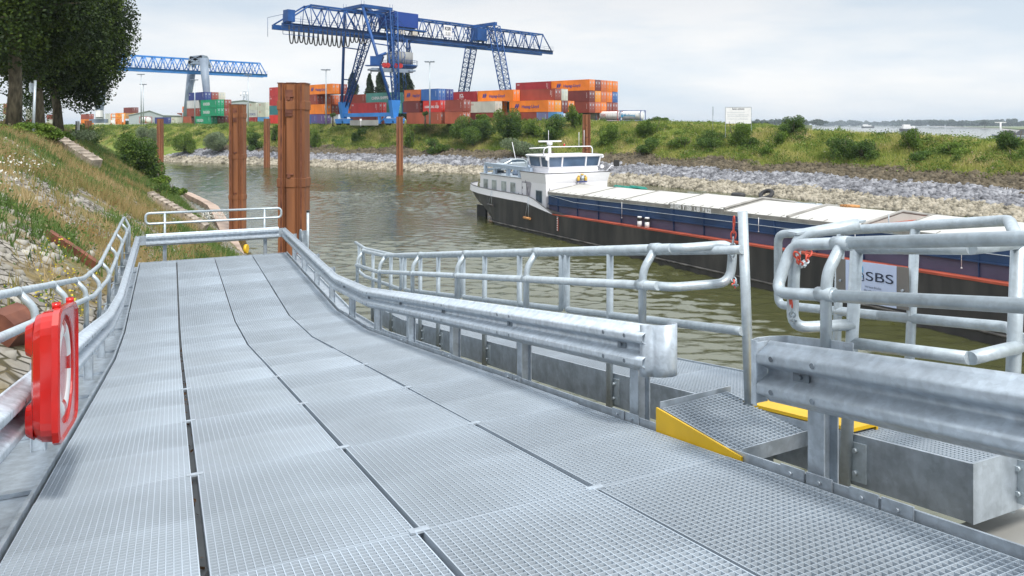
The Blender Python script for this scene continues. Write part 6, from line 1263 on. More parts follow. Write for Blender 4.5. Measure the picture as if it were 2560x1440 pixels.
rt = thing('boarding_ladder', BP(24, 7.4, cz(24) + 0.4), 'long aluminium pole gear lying along the far hatch edge', 'pole'); b = MB()
for q in (0, 0.25): b.tube([BP(20.6, 7.3 + q, cz(20) + 0.42), BP(27.2, 7.5 + q, cz(27) + 0.42)], 0.05, 6)
for t_ in (23.5, 25.8, 27.0): b.tube([BP(t_, 7.3, cz(t_) + 0.46), BP(t_, 7.9, cz(t_) + 0.46)], 0.05, 6)
b.build('pole_frame', GALV, rt)
rt = thing('wooden_pallet', BP(30.2, 4.5, cz(30) + 0.85), 'small brown wooden fender bundle on the white hatch cover', 'wood bundle'); b = MB()
for k in range(3): b.tube([BP(30.0 + 0.2 * k, 4.1, cz(30) + 0.86), BP(30.3 + 0.2 * k, 4.9, cz(30) + 0.84)], 0.09, 6)
b.build('timber', FOAM, rt)
# car on the aft roof, lying across the ship
car = thing('parked_car', BP(-7.6, 3.4, 5.1), 'silver car parked across the aft cabin roof of the barge', 'car')
CARM = mat('silver_car_paint', (0.42, 0.47, 0.50), 0.25, 0.5, amt=0.03, coat=0.5)
def CP(x, y, z): return BP(-7.6 + y, 3.4 + x, 5.08 + z)   # x forward (away across the ship), y towards the bow
prof = [(-2.3, .45), (-2.28, .85), (-1.9, .98), (-1.0, 1.36), (-.3, 1.44), (.45, 1.38), (1.15, .98), (1.9, .85), (2.25, .65), (2.3, .42)]
def crs(w, zf=1.0, sh=0): return [CP(x, w * (0.97 if z > 1.1 else 1.0) * (1 - 0.10 * (abs(x) > 2)), z) for x, z in prof] + [CP(2.3, w * .9, .28), CP(-2.3, w * .9, .28)]
b = MB(); sec = lambda w, k: [CP(x, w, min(z, .95) if k == 0 else z) for x, z in prof] + [CP(2.28, w, .28), CP(-2.28, w, .28)]
b.loft([sec(-.88, 0), sec(-.86, 0), [CP(x, -.66, z) for x, z in prof] + [CP(2.28, -.66, .28), CP(-2.28, -.66, .28)], [CP(x, .66, z) for x, z in prof] + [CP(2.28, .66, .28), CP(-2.28, .66, .28)], sec(.86, 0), sec(.88, 0)], smooth=False)
b.build('body', CARM, car, fix=True)
b = MB()
for s in (-1, 1): b.loft([[CP(x, s * q, z) for x, z in ((-1.55, .98), (-.95, 1.27), (-.3, 1.34), (.4, 1.29), (.95, 1.0))] for q in (0.80, 0.66)])
b.loft([[CP(.52, y, 1.36), CP(1.1, y, 1.02), CP(1.12, y, 1.05), CP(.54, y, 1.39)] for y in (-.6, .6)]); b.loft([[CP(-1.05, y, 1.36), CP(-1.75, y, 1.05), CP(-1.77, y, 1.08), CP(-1.07, y, 1.39)] for y in (-.6, .6)])
b.build('side_windows', GLASS, car, fix=True)
for x in (-1.4, 1.42):
    for s in (-1, 1):
        b = MB(); b.tube([CP(x, s * 0.72, .32), CP(x, s * 0.91, .32)], 0.32, 16); w_ = b.build('wheel', BLK, car); b = MB(); b.tube([CP(x, s * 0.915, .32), CP(x, s * 0.925, .32)], 0.2, 10); b.build('rim', GALV, w_)
b = MB()
for s in (-1, 1): b.para(CP(.55, s * .88, .92), BT * 0.2, BD * s * 0.18, (0, 0, .14))
b.build('wing_mirror', CARM, car)
b = MB(); bbox(b, -8.5, -6.7, 1.0, 5.8, 4.93, 5.06); b.build('car_cradle', GALV, bg_)
# ---------------------------------------------------------------- boats on the river
def rboat(x, yw, Ln, Hh, cab, lab, name, cargo=False, mastw=False, dirx=1):
    Y = 18400 / (yw - 312); X = px(x, Y); rt = thing(name, (X, Y, 0), lab, 'ship', 'ships far out on the river'); s = dirx
    b = MB(); P = lambda a, w, z: (X + s * a, Y + w, z)
    b.loft([[P(a, -w, 0), P(a, w, 0), P(a, w * 1.1, h), P(a, -w * 1.1, h)] for a, w, h in ((-Ln / 2, 2.5, Hh), (-Ln / 2 + 4, 4.5, Hh * .8), (Ln / 2 - 8, 4.5, Hh * .8), (Ln / 2 - 2, 2.5, Hh * 1.1), (Ln / 2, 0.3, Hh * 1.35))]); b.build('hull', HULL if not cargo else GALV_DK, rt, fix=True)
    b = MB(); b.box(*sorted((X + s * (-Ln / 2 + 3), X + s * (-Ln / 2 + 3 + cab))), Y - 3, Y + 3, Hh, Hh + 3.5); b.box(*sorted((X + s * (-Ln / 2 + 4), X + s * (-Ln / 2 + 3 + cab * .6))), Y - 2.5, Y + 2.5, Hh + 3.5, Hh + 6); b.build('superstructure', WHT, rt)
    if cargo:
        b = MB()
        for k in range(5): c = X + s * (Ln / 2 - 12 - k * 11); b.loft([[(c + 8 * math.cos(a_), Y + 4.2 * math.sin(a_), Hh) for a_ in np.arange(0, 6.28, .6)], [(c + 2.5 * math.cos(a_), Y + 1.2 * math.sin(a_), Hh + 3.3 + (k % 2)) for a_ in np.arange(0, 6.28, .6)]])
        b.build('coal_heap', BLK, rt)
    if mastw:
        b = MB(); c = X + s * (Ln / 2 - 6); b.tube([(c, Y, Hh), (c, Y, Hh + 9)], 0.55, 6); b.bar((c - 4, Y, Hh + 9.2), (c + 4, Y, Hh + 9.2), 0.5, 0.5); b.build('bow_mast', WHT, rt)
    return rt
rboat(2590, 347.5, 62, 2.5, 6, 'coal laden river ship entering at the right picture edge with a white bow mast', 'coal_ship', True, True, -1)
rboat(2272, 328.5, 26, 4.5, 18, 'white river ship half hidden behind the bank plants', 'river_ship')
rboat(2170, 320, 40, 5.5, 26, 'small distant white ship in the middle of the river', 'distant_ship')
# ================================================================ trees, bushes, stones, grass
def tree(x, Y, zg, trunk_r, h_tr, crown, lobes, n, leaf, size, label, name='chestnut_tree', group='tall trees on the near bank', limbs=7, seed=1, cat='tree'):
    X = px(x, Y); rt = thing(name, (X, Y, zg), label, cat, group); r = np.random.default_rng(seed)
    b = MB(); lean = r.normal(0, 0.25, 2); pts = [(X, Y, zg - 0.4), (X + lean[0] * .3, Y, zg + h_tr * 0.4), (X + lean[0], Y + lean[1], zg + h_tr), (X + lean[0] * 1.5, Y + lean[1], crown[2] + crown[5] * .4)]
    b.tube(pts, [trunk_r * 1.25, trunk_r * 0.95, trunk_r * 0.8, trunk_r * 0.3], 12); b.build('trunk', BARK, rt)
    b = MB()
    for k in range(limbs):
        a_ = r.uniform(0, 6.28); f = r.uniform(0.75, 1.0); s = Vector((X + lean[0] * f, Y + lean[1] * f, zg + h_tr * f)); e_ = Vector((crown[0] + math.cos(a_) * crown[3] * .7, crown[1] + math.sin(a_) * crown[4] * .7, crown[2] + r.uniform(-.5, .5) * crown[5]))
        m_ = s.lerp(e_, .5) + Vector((0, 0, 0.6)); b.tube([s, m_, e_], [trunk_r * .45, trunk_r * .28, trunk_r * .08], 6)
    b.build('limbs', BARK, rt)
    C = blob(crown[:3], crown[3:], n, lobes, 0.6, seed); V, F = quads(C, size, 0.2); np_mesh('crown', V, F, leaf, rt)
    return rt
tree(33, 50, 9.75, 0.42, 7.0, (px(20, 50), 51, 20.0, 6.2, 5.5, 7.6), 44, 80000, LEAF_DK, 0.17, 'leftmost thick tree trunk with dark crown on the near bank', seed=3)
tree(97, 64, 9.75, 0.42, 6.5, (px(110, 64), 65, 20.8, 5.6, 5.5, 9.0), 44, 80000, LEAF_DK, 0.19, 'middle tree behind the sign post on the near bank', seed=5)
tree(146, 76, 9.75, 0.42, 5.0, (px(166, 76), 77, 20.6, 5.7, 6.0, 10.4), 60, 130000, LEAF_DK, 0.19, 'rightmost tree of the near bank with a trunk leaning right and drooping branches', seed=8)
# poplars behind the stacks
for i, (x, Y, yt, w, lab) in enumerate(((881, 262, 181, 2.1, 'poplar right behind the left crane leg'), (924, 268, 184, 1.6, 'narrow solitary poplar between the crane legs'), (953, 262, 170, 2.3, 'poplar behind the strut of the right crane foot'), (1001, 258, 168, 2.2, 'left poplar of the close pair under the spreader'), (1018, 262, 178, 2.4, 'right poplar of the close pair under the spreader'))):
    zt = zz(yt, Y); X = px(x, Y); rt = thing('poplar_tree', (X, Y, 10), lab, 'tree', 'poplars behind the container stacks'); b = MB(); b.tube([(X, Y, 9.5), (X, Y, zt - 3)], [0.4, 0.1], 8); b.build('trunk', BARK, rt)
    r = np.random.default_rng(50 + i); n = 9000; q = r.random(n) ** 0.75; zc = 12 + (zt - 12) * q; prof_ = np.clip(np.minimum((q + .05) * 4, (1.02 - q) * 2.4), 0, 1) ** 0.7; k_ = 0.75 + 0.35 * np.sin(zc * 1.7 + i) * np.sin(zc * 0.63)
    a_ = r.uniform(0, 6.28, n); rr = w * prof_ * (0.8 + 0.35 * np.sin(a_ * 3 + zc * 1.1)) * (1 - 0.5 * r.random(n) ** 2) * (0.85 + .3 * r.random(n)); C = np.column_stack([X + rr * np.cos(a_), Y + rr * np.sin(a_), zc]); V, F = quads(C, 0.38); np_mesh('crown', V, F, LEAF_POP, rt)
def far_ground(x, Y): return float(far_h(np.array([[px(x, Y), Y]]))[0][0])
def near_ground(X, Y): return float(near_h(np.array([[X, Y]]))[0])
def bush(x, Y, w, h, leaf, label, n=2600, size=0.17, zg=None, group='bushes on the far bank', name='bush', seed=0, lobes=9):
    X = px(x, Y); zg = far_ground(x, Y) if zg is None else zg; rt = thing(name, (X, Y, zg), label, 'bush', group)
    b = MB(); r = np.random.default_rng(seed + int(x))
    for k in range(5): a_ = r.uniform(0, 6.28); b.tube([(X, Y, zg - 0.2), (X + math.cos(a_) * w * .25, Y + math.sin(a_) * w * .25, zg + h * .5), (X + math.cos(a_) * w * .3, Y + math.sin(a_) * w * .3, zg + h * .8)], [0.06, 0.04, 0.02], 5)
    b.build('stems', BARK, rt)
    C = blob((X, Y, zg + h * 0.42), (w / 2, w / 2, h * 0.6), n, lobes, 0.7, seed + int(x), bottom=-0.8); V, F = quads(C, size); np_mesh('foliage', V, F, leaf, rt); return rt
def sample_band(d0, d1, n, poly, hf, bounds, wobble=0.8):
    X = rng.uniform(bounds[0], bounds[1], n * 6); Y = rng.uniform(bounds[2], bounds[3], n * 6); P = np.stack([X, Y], 1)
    r = X / Y; P = P[(r > -0.72) & (r < 0.74)]
    z, d = hf(P); dd = d + wobble * wob(P, 1.2) + rng.normal(0, 0.12, len(P)); k = (dd > d0) & (dd < d1) & (d > -0.6); P = P[k]; z = z[k]; 
    return np.column_stack([P, z])
def far_at(x, y):
    Y = 70.0
    while Y < 320:
        if 10 - (y - 312) / 1840 * Y <= far_ground(x, Y): return Y
        Y += 0.7
    return 170.0
BU = [ # x0, x1, top, base, leaf, label
 (1135, 1235, 286, 366, LEAF_DKB, 'broad dark bush behind the stern of the barge'), (1240, 1311, 262, 362, LEAF_DKB, 'tall dark bush standing before the orange containers'), (1260, 1372, 335, 394, LEAF_WIL, 'pale rounded bush right behind the barge radar'), (1345, 1428, 288, 352, LEAF_DKB, 'dark bush group left of the pile behind the wheelhouse'),
 (1416, 1458, 264, 325, LEAF_BUSH, 'bright bush just left of the pile behind the wheelhouse'), (1310, 1362, 302, 345, LEAF_BUSH, 'low bush between the tall dark bush and the bush group'), (1183, 1228, 284, 322, LEAF_BUSH, 'fresh green bush on the crest under the cream container'),
 (1612, 1672, 272, 303, LEAF_DKB, 'grey green bush on the crest right of the tank containers'), (1592, 1662, 292, 342, LEAF_BUSH, 'broad bush below the right end of the tank containers'), (1575, 1642, 346, 390, LEAF_DKB, 'low dark bush on the slope right of the wheelhouse'),
 (1812, 1886, 294, 372, LEAF_BUSH, 'upright green bush in front of the white notice board'), (1854, 1892, 345, 374, LEAF_DKB, 'low bush at the right foot of the one before the notice board'), (1953, 2017, 292, 338, LEAF_DKB, 'spiky dark bush on the crest right of the notice board'), (1932, 1972, 325, 362, LEAF_BUSH, 'small bright bush on the slope below the spiky one'),
 (2062, 2150, 342, 398, LEAF_DKB, 'wide dark bramble on the slope in the right half'), (2130, 2200, 350, 402, LEAF_DKB, 'bramble beside the wide dark one'), (1738, 1812, 332, 374, LEAF_DKB, 'low dark bush left below the notice board'), (2252, 2312, 318, 382, LEAF_BUSH, 'leafy bush before the half hidden river ship'),
 (2272, 2326, 376, 406, LEAF_DKB, 'low round bush on the lower right slope'), (2502, 2560, 322, 388, LEAF_DKB, 'dark bush at the right picture edge before the coal ship'), (2515, 2575, 372, 420, LEAF_BUSH, 'wide yellow green bush at the right edge'), (2340, 2420, 352, 392, LEAF_BUSH, 'light green scrub on the right slope left of the edge bush'),
 (512, 584, 326, 386, LEAF_WIL, 'silvery willow bush left of the second largest pile'), (436, 494, 318, 388, LEAF_BUSH, 'round green bush on the left part of the far bank'), (344, 402, 322, 378, LEAF_WIL, 'silvery bush left of the leftmost standing pile'), (285, 350, 336, 384, LEAF_BUSH, 'broad green bush on the far left of the far bank'),
 (616, 662, 334, 378, LEAF_DKB, 'dark bush between second and thin pile'), (676, 704, 308, 358, LEAF_BUSH, 'bright bush left of the big pile'), (774, 806, 330, 372, LEAF_BUSH, 'bush right of the big pile'), (1008, 1046, 316, 374, LEAF_BUSH, 'bush just right of the pile before the yellow stairs'),
 (1050, 1118, 352, 388, LEAF_DKB, 'low bush above the stones left of the barge'), (878, 916, 322, 356, LEAF_DKB, 'small dark bush below the crane sill beam'), (1120, 1160, 300, 330, LEAF_BUSH, 'small green bush on the crest right of the light mast'), (1500, 1560, 318, 366, LEAF_BUSH, 'leafy bush on the slope right of the pile behind the wheelhouse'),
 (1680, 1736, 338, 372, LEAF_BUSH, 'green scrub on the slope below the marker post'), (1900, 1938, 372, 396, LEAF_BUSH, 'low scrub above the brown stones right of the notice board')]
for i, (x0, x1, yt, yb, lf, lb_) in enumerate(BU):
    Y = far_at((x0 + x1) / 2, yb); w_ = (x1 - x0) / 1840 * Y; h_ = (yb - yt) / 1840 * Y; bush((x0 + x1) / 2, Y, w_ * 1.15, h_ * 1.05, lf, lb_, n=int(1500 + 260 * w_ * h_), size=0.19 if Y > 140 else 0.14, seed=i)
sC = []
P_ = sample_band(12, 40, 9000, FAR, far_h, (-160, 85, 66, 265), 1.0); P_ = P_[rng.random(len(P_)) < 0.10]
for p in P_[:820]:
    r_ = rng.uniform(0.5, 1.5); sC.append(blob((p[0], p[1], p[2] + r_ * 0.35), (r_, r_, r_ * rng.uniform(.6, 1.1)), int(130 * r_ * r_) + 60, 6, .8, None, -0.6))
C_ = np.concatenate(sC); V, F = quads(C_, 0.17); o = np_mesh('far_bank_scrub', V, F, leafmat('scrub_leaves', [(0.05, 0.10, 0.014), (0.12, 0.19, 0.03), (0.24, 0.30, 0.055)], 0.12)); tag(o, kind='stuff')
# pollarded little trees at the yard fence
for (x, Y, yt, lab) in ((1063, 174, 273, 'small pollarded tree beside the tall light mast'), (832, 182, 277, 'small pollarded tree at the left crane foot')):
    X = px(x, Y); zt = zz(yt, Y); rt = thing('pollarded_tree', (X, Y, 10), lab, 'tree', 'small pollarded trees by the yard'); b = MB(); b.tube([(X, Y, 9.6), (X, Y, zt - 1.0)], [0.2, 0.22], 8); b.build('trunk', BARK, rt)
    V, F = quads(blob((X, Y, zt - 0.9), (0.75, 0.75, 1.1), 900, 8, .7, 3), 0.14); np_mesh('crown', V, F, GREENS, rt)
# ---- bushes of the near bank
def nbush(X, Y, w, h, leaf, label, n=3000, size=0.10, seed=0): return bush(1280 + 1840 * X / Y, Y, w, h, leaf, label, n, size, near_ground(X, Y), 'bushes on the near bank', 'bush', seed)
for i, (x, Y, w_, h_, lf, lab, n) in enumerate(((350, 84, 6.0, 5.2, LEAF_DKB, 'big dark green bush at the water end of the near bank', 9000), (100, 50, 3.2, 1.3, LEAF_BUSH, 'bright green bush between the sign post and the tree trunks', 4500), (30, 46, 3.0, 0.9, LEAF_BUSH, 'low bush at the left edge under the first tree', 2500),
     (165, 62, 4.2, 1.6, LEAF_WIL, 'grey green bush right of the tree trunks', 3500), (72, 78, 7, 5.0, LEAF_DKB, 'tall bush behind the first and second trunk', 6000), (415, 74, 2.4, 1.6, LEAF_DKB, 'small dark bush by the water edge', 2000), (140, 58, 3, 1.4, LEAF_BUSH, 'leafy bush at the foot of the third tree', 3000), (446, 92, 2.2, 1.2, LEAF_BUSH, 'small green bush where the concrete edge begins', 1600), (402, 80, 3.0, 1.8, LEAF_BUSH, 'light green bush on the shore right of the big dark bush', 2400), (380, 62, 2.4, 0.9, GREENS, 'low weed bush on the slope above the concrete edge', 1800), (215, 88, 3.4, 3.0, GREENS, 'young yellow green shrub right of the third tree', 1800))):
    X = px(x, Y); nbush(X, Y, w_, h_, lf, lab, n, 0.11 if Y < 80 else 0.16, 90 + i)
# ---- stones of the far bank
def ico():
    t = (1 + 5 ** .5) / 2; v = np.array([(-1, t, 0), (1, t, 0), (-1, -t, 0), (1, -t, 0), (0, -1, t), (0, 1, t), (0, -1, -t), (0, 1, -t), (t, 0, -1), (t, 0, 1), (-t, 0, -1), (-t, 0, 1)], float); v /= np.linalg.norm(v[0])
    f = np.array([(0, 11, 5), (0, 5, 1), (0, 1, 7), (0, 7, 10), (0, 10, 11), (1, 5, 9), (5, 11, 4), (11, 10, 2), (10, 7, 6), (7, 1, 8), (3, 9, 4), (3, 4, 2), (3, 2, 6), (3, 6, 8), (3, 8, 9), (4, 9, 5), (2, 4, 11), (6, 2, 10), (8, 6, 7), (9, 8, 1)]); return v, f
IV, IF = ico()
def stones(name, C, S, m):
    n = len(C); A = rng.normal(size=(n, 3, 3)); Q, _ = np.linalg.qr(A); sc_ = S[:, None] * rng.uniform(0.55, 1.25, (n, 3)); sc_[:, 2] *= 0.75
    base = IV[None] * (1 + rng.uniform(-0.22, 0.22, (n, 12, 1))); V = np.einsum('nij,nvj->nvi', Q, base * sc_[:, None, :]) + C[:, None, :]
    F = (IF[None] + 12 * np.arange(n)[:, None, None]).reshape(-1, 3); o = np_mesh(name, V.reshape(-1, 3), F, m); tag(o, kind='stuff'); return o
def smat(name, cols):
    m = leafmat(name, cols, 0.8, 0.85, 0); return m
ST1 = smat('cream_riprap', [(0.09, 0.08, 0.06), (0.30, 0.27, 0.21), (0.47, 0.425, 0.345)]); ST2 = smat('grey_riprap', [(0.07, 0.072, 0.08), (0.21, 0.212, 0.23), (0.38, 0.385, 0.41)]); ST3 = smat('brown_riprap', [(0.055, 0.045, 0.03), (0.11, 0.09, 0.06), (0.17, 0.14, 0.095)])
BB = (-110, 66, 62, 205)
def near_first(C, dens_near, ref=70, p=1.0):
    keep = rng.random(len(C)) < np.clip(dens_near * (ref / C[:, 1]) ** p, 0, 1); return C[keep]
C = near_first(sample_band(-0.3, 3.2, 330000, FAR, far_h, BB), 0.62); stones('cream_bank_stones', C, rng.uniform(0.18, 0.50, len(C)) * (0.6 + 0.4 * C[:, 1] / 100), ST1)
n1_ = len(C)
C = near_first(sample_band(3.0, 6.9, 330000, FAR, far_h, BB), 0.55); stones('grey_bank_stones', C, rng.uniform(0.20, 0.52, len(C)) * (0.6 + 0.4 * C[:, 1] / 100), ST2)
n2_ = len(C)
C = near_first(sample_band(6.7, 10.3, 300000, FAR, far_h, BB, 1.6), 0.42); stones('brown_bank_stones', C, rng.uniform(0.20, 0.52, len(C)) * (0.6 + 0.4 * C[:, 1] / 100), ST3)
print('stones', n1_, n2_, len(C))
# ---- meadow plants on the far bank
def blades(C, h, w, spread=0.35, per=3):
    """tapering blades (triangles) from each centre"""
    n = len(C) * per; B = np.repeat(C, per, 0) + np.column_stack([rng.normal(0, 0.06, n), rng.normal(0, 0.06, n), np.zeros(n)]); hh = np.repeat(h, per) * rng.uniform(0.5, 1.15, n)
    a = rng.uniform(0, 6.283, n); ww = w * rng.uniform(0.6, 1.4, n); off = np.column_stack([np.cos(a), np.sin(a), np.zeros(n)]) * (ww / 2)[:, None]
    tip = B + np.column_stack([rng.normal(0, spread, n) * hh, rng.normal(0, spread, n) * hh, hh]); B[:, 2] -= 0.05
    V = np.stack([B - off, B + off, tip], 1).reshape(-1, 3); return V, np.arange(3 * n).reshape(-1, 3)
P = sample_band(9.6, 60, 420000, FAR, far_h, (-160, 85, 66, 265), 1.8); _, dd = far_h(P[:, :2]); P = P[(dd < 45) | (P[:, 1] > 170)]; P = P[rng.random(len(P)) < 0.40 * np.clip((120 / P[:, 1]) ** 0.6, 0, 1)]
V, F = blades(P, (0.45 + 0.75 * np.clip(wob(P[:, :2], 0.8) + .5, 0, 1.4)) * np.where(P[:, 0] < -40, 0.7, 1.0), 0.085, 0.4, 3); o = np_mesh('far_bank_grass', V, F, MEADOW); tag(o, kind='stuff'); print('far grass', len(F))
w_ = wob(P[:, :2], 0.55); Q_ = P[(w_ > 0.0) & (rng.random(len(P)) < 0.9)]; Q_ = np.repeat(Q_, 4, 0); Q_ = Q_ + rng.normal(0, 0.35, Q_.shape) * np.array([1, 1, .9]) + np.array([0, 0, 0.25]); Q_[:, 2] += 1.1 * np.clip(wob(Q_[:, :2], 0.35), 0, 1) * rng.random(len(Q_))
V, F = quads(Q_, 0.17); o = np_mesh('far_bank_weeds', V, F, leafmat('weed_leaves', [(0.05, 0.10, 0.012), (0.11, 0.19, 0.025), (0.22, 0.30, 0.05)], 0.3)); tag(o, kind='stuff')
fl = P[rng.random(len(P)) < 0.018]; fl = np.repeat(fl, 3, 0) + rng.normal(0, 0.12, (len(fl) * 3, 3)) + np.array([0, 0, .75]); V, F = quads(fl, 0.10, 0); o = np_mesh('far_bank_flowers', V, F, leafmat('pale_flowers', [(0.6, 0.55, 0.35), (0.7, 0.6, 0.5), (0.5, 0.22, 0.12)], 3)); tag(o, kind='stuff')
# ---- near bank grasses
n = 420000; X = rng.uniform(-75, 8, n); Y = rng.uniform(3, 122, n); P = np.stack([X, Y], 1); r = X / Y; P = P[(r > -0.74) & (r < -0.22)]
d = np.where(in_poly(P, NEAR), 1, -1) * seg_dist(P, NEAR); wv = wob(P, 0.5); wv2 = wob(P + 40, 0.9)
dens = np.clip(0.50 + 0.8 * wv2 + 0.5 * wv, 0.03, 1) * np.clip((P[:, 1] - 9) / 16, 0.06, 1)
k = (d > 2.2) & (d < 26) & (rng.random(len(P)) < dens)
# keep clear of the ramp
uu = P[:, 0] * UH[0] + P[:, 1] * UH[1]; vv = P[:, 0] * UL[0] + P[:, 1] * UL[1]; k &= ~((uu < 22) & (vv > -1.5)) | (d < 4)
P = P[k]; d = d[k]; z = near_h(P); C3 = np.column_stack([P, z]); g = wob(P + 13, 0.7) + 0.45 * (P[:, 1] > 60) + 0.35 * (d < 6)
C3 = np.where(rng.random(len(C3))[:, None] < 0, C3, C3)
st = g < 0.12; hh = rng.uniform(0.2, 0.6, len(C3)) * (1 + 0.3 * (P[:, 1] > 30))
V, F = blades(C3[st], hh[st], 0.02 + 0.0004 * C3[st][:, 1].repeat(5), 0.32, 5); o = np_mesh('dry_grass', V, F, STRAW); tag(o, kind='stuff'); print('dry', len(F))
V, F = blades(C3[~st], hh[~st] * 0.8, 0.028 + 0.0004 * C3[~st][:, 1].repeat(5), 0.4, 5); o = np_mesh('green_grass', V, F, GREENS); tag(o, kind='stuff'); print('green', len(F))
k2 = (wob(P + 77, 0.45) > 0.08) & (rng.random(len(P)) < 0.5); Q_ = np.repeat(C3[k2], 6, 0); Q_ = Q_ + rng.normal(0, 0.16, Q_.shape) * np.array([1, 1, 1.1]) + np.array([0, 0, 0.28]); V, F = quads(Q_, 0.055); o = np_mesh('leafy_weeds', V, F, GREENS); tag(o, kind='stuff')
k3 = (wob(P + 150, 0.4) > 0.42) & (rng.random(len(P)) < 0.35); Q_ = np.repeat(C3[k3], 6, 0); Q_ = Q_ + rng.normal(0, 0.12, Q_.shape) + np.array([0, 0, 0.35]); V, F = quads(Q_, 0.035); o = np_mesh('reddish_dock_weeds', V, F, REDW); tag(o, kind='stuff')
def flowers(xs, ys, Yd, n, m, name, spread=0.35, size=0.05):
    Q_ = []
    for x, Y in zip(xs, Yd): X = px(x, Y); Q_ += [(X + rng.normal(0, spread), Y + rng.normal(0, spread), near_ground(X, Y) + rng.uniform(.4, .75)) for _ in range(n)]
    V, F = quads(np.array(Q_), size); o = np_mesh(name, V, F, m); tag(o, kind='stuff')
flowers((10, 40, 35, 5, 60), None, (25, 26, 22, 21, 27), 26, leafmat('white_flowers', [(0.6, 0.6, 0.55), (0.8, 0.8, 0.75)], 1), 'white_flower_clumps', 0.3, 0.055)
flowers((520, 505, 512, 530), None, (72, 70, 68, 73), 70, leafmat('daisy_flowers', [(0.6, 0.6, 0.55), (0.8, 0.8, 0.75)], 1), 'daisy_patch', 1.0, 0.11)
flowers((150, 175, 120, 190, 110), None, (13.5, 12.5, 15, 12, 11.5), 40, leafmat('yellow_flowers', [(0.6, 0.5, 0.02), (0.75, 0.6, 0.05)], 1), 'yellow_flowers', 0.25, 0.03)
# loose rough stones on the near slope
n = 60000; X = rng.uniform(-30, 6, n); Y = rng.uniform(2, 58, n); P = np.stack([X, Y], 1); d = np.where(in_poly(P, NEAR), 1, -1) * seg_dist(P, NEAR); w5 = wob(P, 1.0)
k = (d > 0.2) & (d < 15.5) & (rng.random(n) < 0.16 * (P[:, 1] < 24) + 0.05) & (w5 > -0.25) ; P = P[k]; C = np.column_stack([P, near_h(P) + 0.0]); C[:, 2] -= 0.04; S_ = rng.uniform(0.06, 0.17, len(C))
A_ = smat('pale_slope_stones', [(0.16, 0.15, 0.125), (0.30, 0.285, 0.25), (0.46, 0.44, 0.39)]); stones('near_slope_stones', C, S_, A_); print('near stones', len(C))

# ---------------------------------------------------------------- structures on the near bank
def slope_pt(x, Y, dz_=0.0): X = px(x, Y); return Vector((X, Y, near_ground(X, Y) + dz_))
def near_at(x, y):
    """where the sight line through a measured picture point meets the near slope"""
    Y = 5.0
    while Y < 130:
        X = px(x, Y)
        if 10 - (y - 312) / 1840 * Y <= near_ground(X, Y): return Vector((X, Y, near_ground(X, Y)))
        Y += 0.25
    return Vector((px(x, 60), 60, 0))
def strip(name, cat, label, p0, p1, w, h, m, group=None, steps=0):
    a, c = near_at(*p0), near_at(*p1); rt = thing(name, a, label, cat, group); b = MB(); n = 10
    P_ = [a.lerp(c, i / n) for i in range(n + 1)]
    for p in P_: p.z = near_ground(p.x, p.y)
    for i in range(n): b.bar(P_[i] + Vector((0, 0, h / 2 - 0.1)), P_[i + 1] + Vector((0, 0, h / 2 - 0.1)), w, h)
    b.build('body', m, rt)
    if steps:
        d_ = (c - a); sd = d_.cross(ZD).normalized(); b = MB()
        for k in range(steps): p = a.lerp(c, (k + .5) / steps); p.z = near_ground(p.x, p.y) + h - 0.05; b.bar(p - sd * w * 0.5 + d_.normalized() * 0.0, p + sd * w * 0.5, 0.10, 0.14)
        b.build('step_edges', CONC, rt)
    return rt
strip('concrete_stair', 'stair', 'weathered concrete stair channel running down the upper near slope', (127, 362), (238, 430), 0.9, 0.95, CONC, 'concrete channels on the near slope', 9)
strip('concrete_stair', 'stair', 'concrete stair channel lower on the slope behind the far loop railing', (372, 505), (512, 585), 0.9, 0.80, CONC, 'concrete channels on the near slope', 12)
strip('sheet_pile_wall', 'wall', 'rusty sheet pile strip with pale top cutting down the slope left of the ramp', (118, 600), (243, 682), 0.12, 0.34, RUST_DK)
strip('fallen_pole', 'pole', 'white and green weathered plank lying on the upper left slope', (38, 372), (133, 423), 0.14, 0.30, mat('flaking_white_paint', (0.25, 0.30, 0.22), 0.7, 0, c2=(0.75, 0.75, 0.70), scale=3))
# concrete edge along the water
b = MB(); rt = thing('concrete_quay_edge', (-30, 74, 0.2), 'narrow concrete edge slab along the water at the end of the near bank', 'kerb')
EP = [near_at(440, 478), near_at(480, 487), Vector((px(528, 90), 90, 0.25)), Vector((px(545, 85), 85, 0.25)), Vector((px(575, 70), 70, 0.25)), Vector((px(603, 57.5), 57.5, 0.25)), Vector((-17.0, 50.3, 0.25)), Vector((-7, 32, 0.25))]
EP = [Vector((px(x_, Y_), Y_, 0)) for x_, Y_ in ((452, 108), (478, 104), (526, 92), (545, 87), (562, 78), (585, 66), (606, 56.5), (640, 46), (700, 34))]
rings = []
for i_, p_ in enumerate(EP):
    d_ = (EP[min(i_ + 1, len(EP) - 1)] - EP[max(i_ - 1, 0)]).normalized(); nn = Vector((-d_.y, d_.x, 0)); q_ = p_ + nn * -0.2
    if nn.x > 0: nn = -nn
    rings.append([p_ + Vector((0, 0, -0.5)), p_ + Vector((0, 0, 0.42)), p_ + nn * 1.15 + Vector((0, 0, 0.55)), p_ + nn * 1.15 + Vector((0, 0, -0.5))])
b.loft(rings)
b.build('slab', mat('pinkish_concrete', (0.40, 0.30, 0.24), 0.85, 0, amt=0.15, scale=0.6), rt, fix=True)
p = slope_pt(612, 54, 0.9); rt = thing('float_marker', p, 'small yellow round marker beside the concrete edge behind the ramp', 'marker'); b = MB(); b.tube([(p.x, p.y, 0.9), (p.x + 0.2, p.y, 0.9)], 0.33, 14); b.build('disc', YEL, rt)
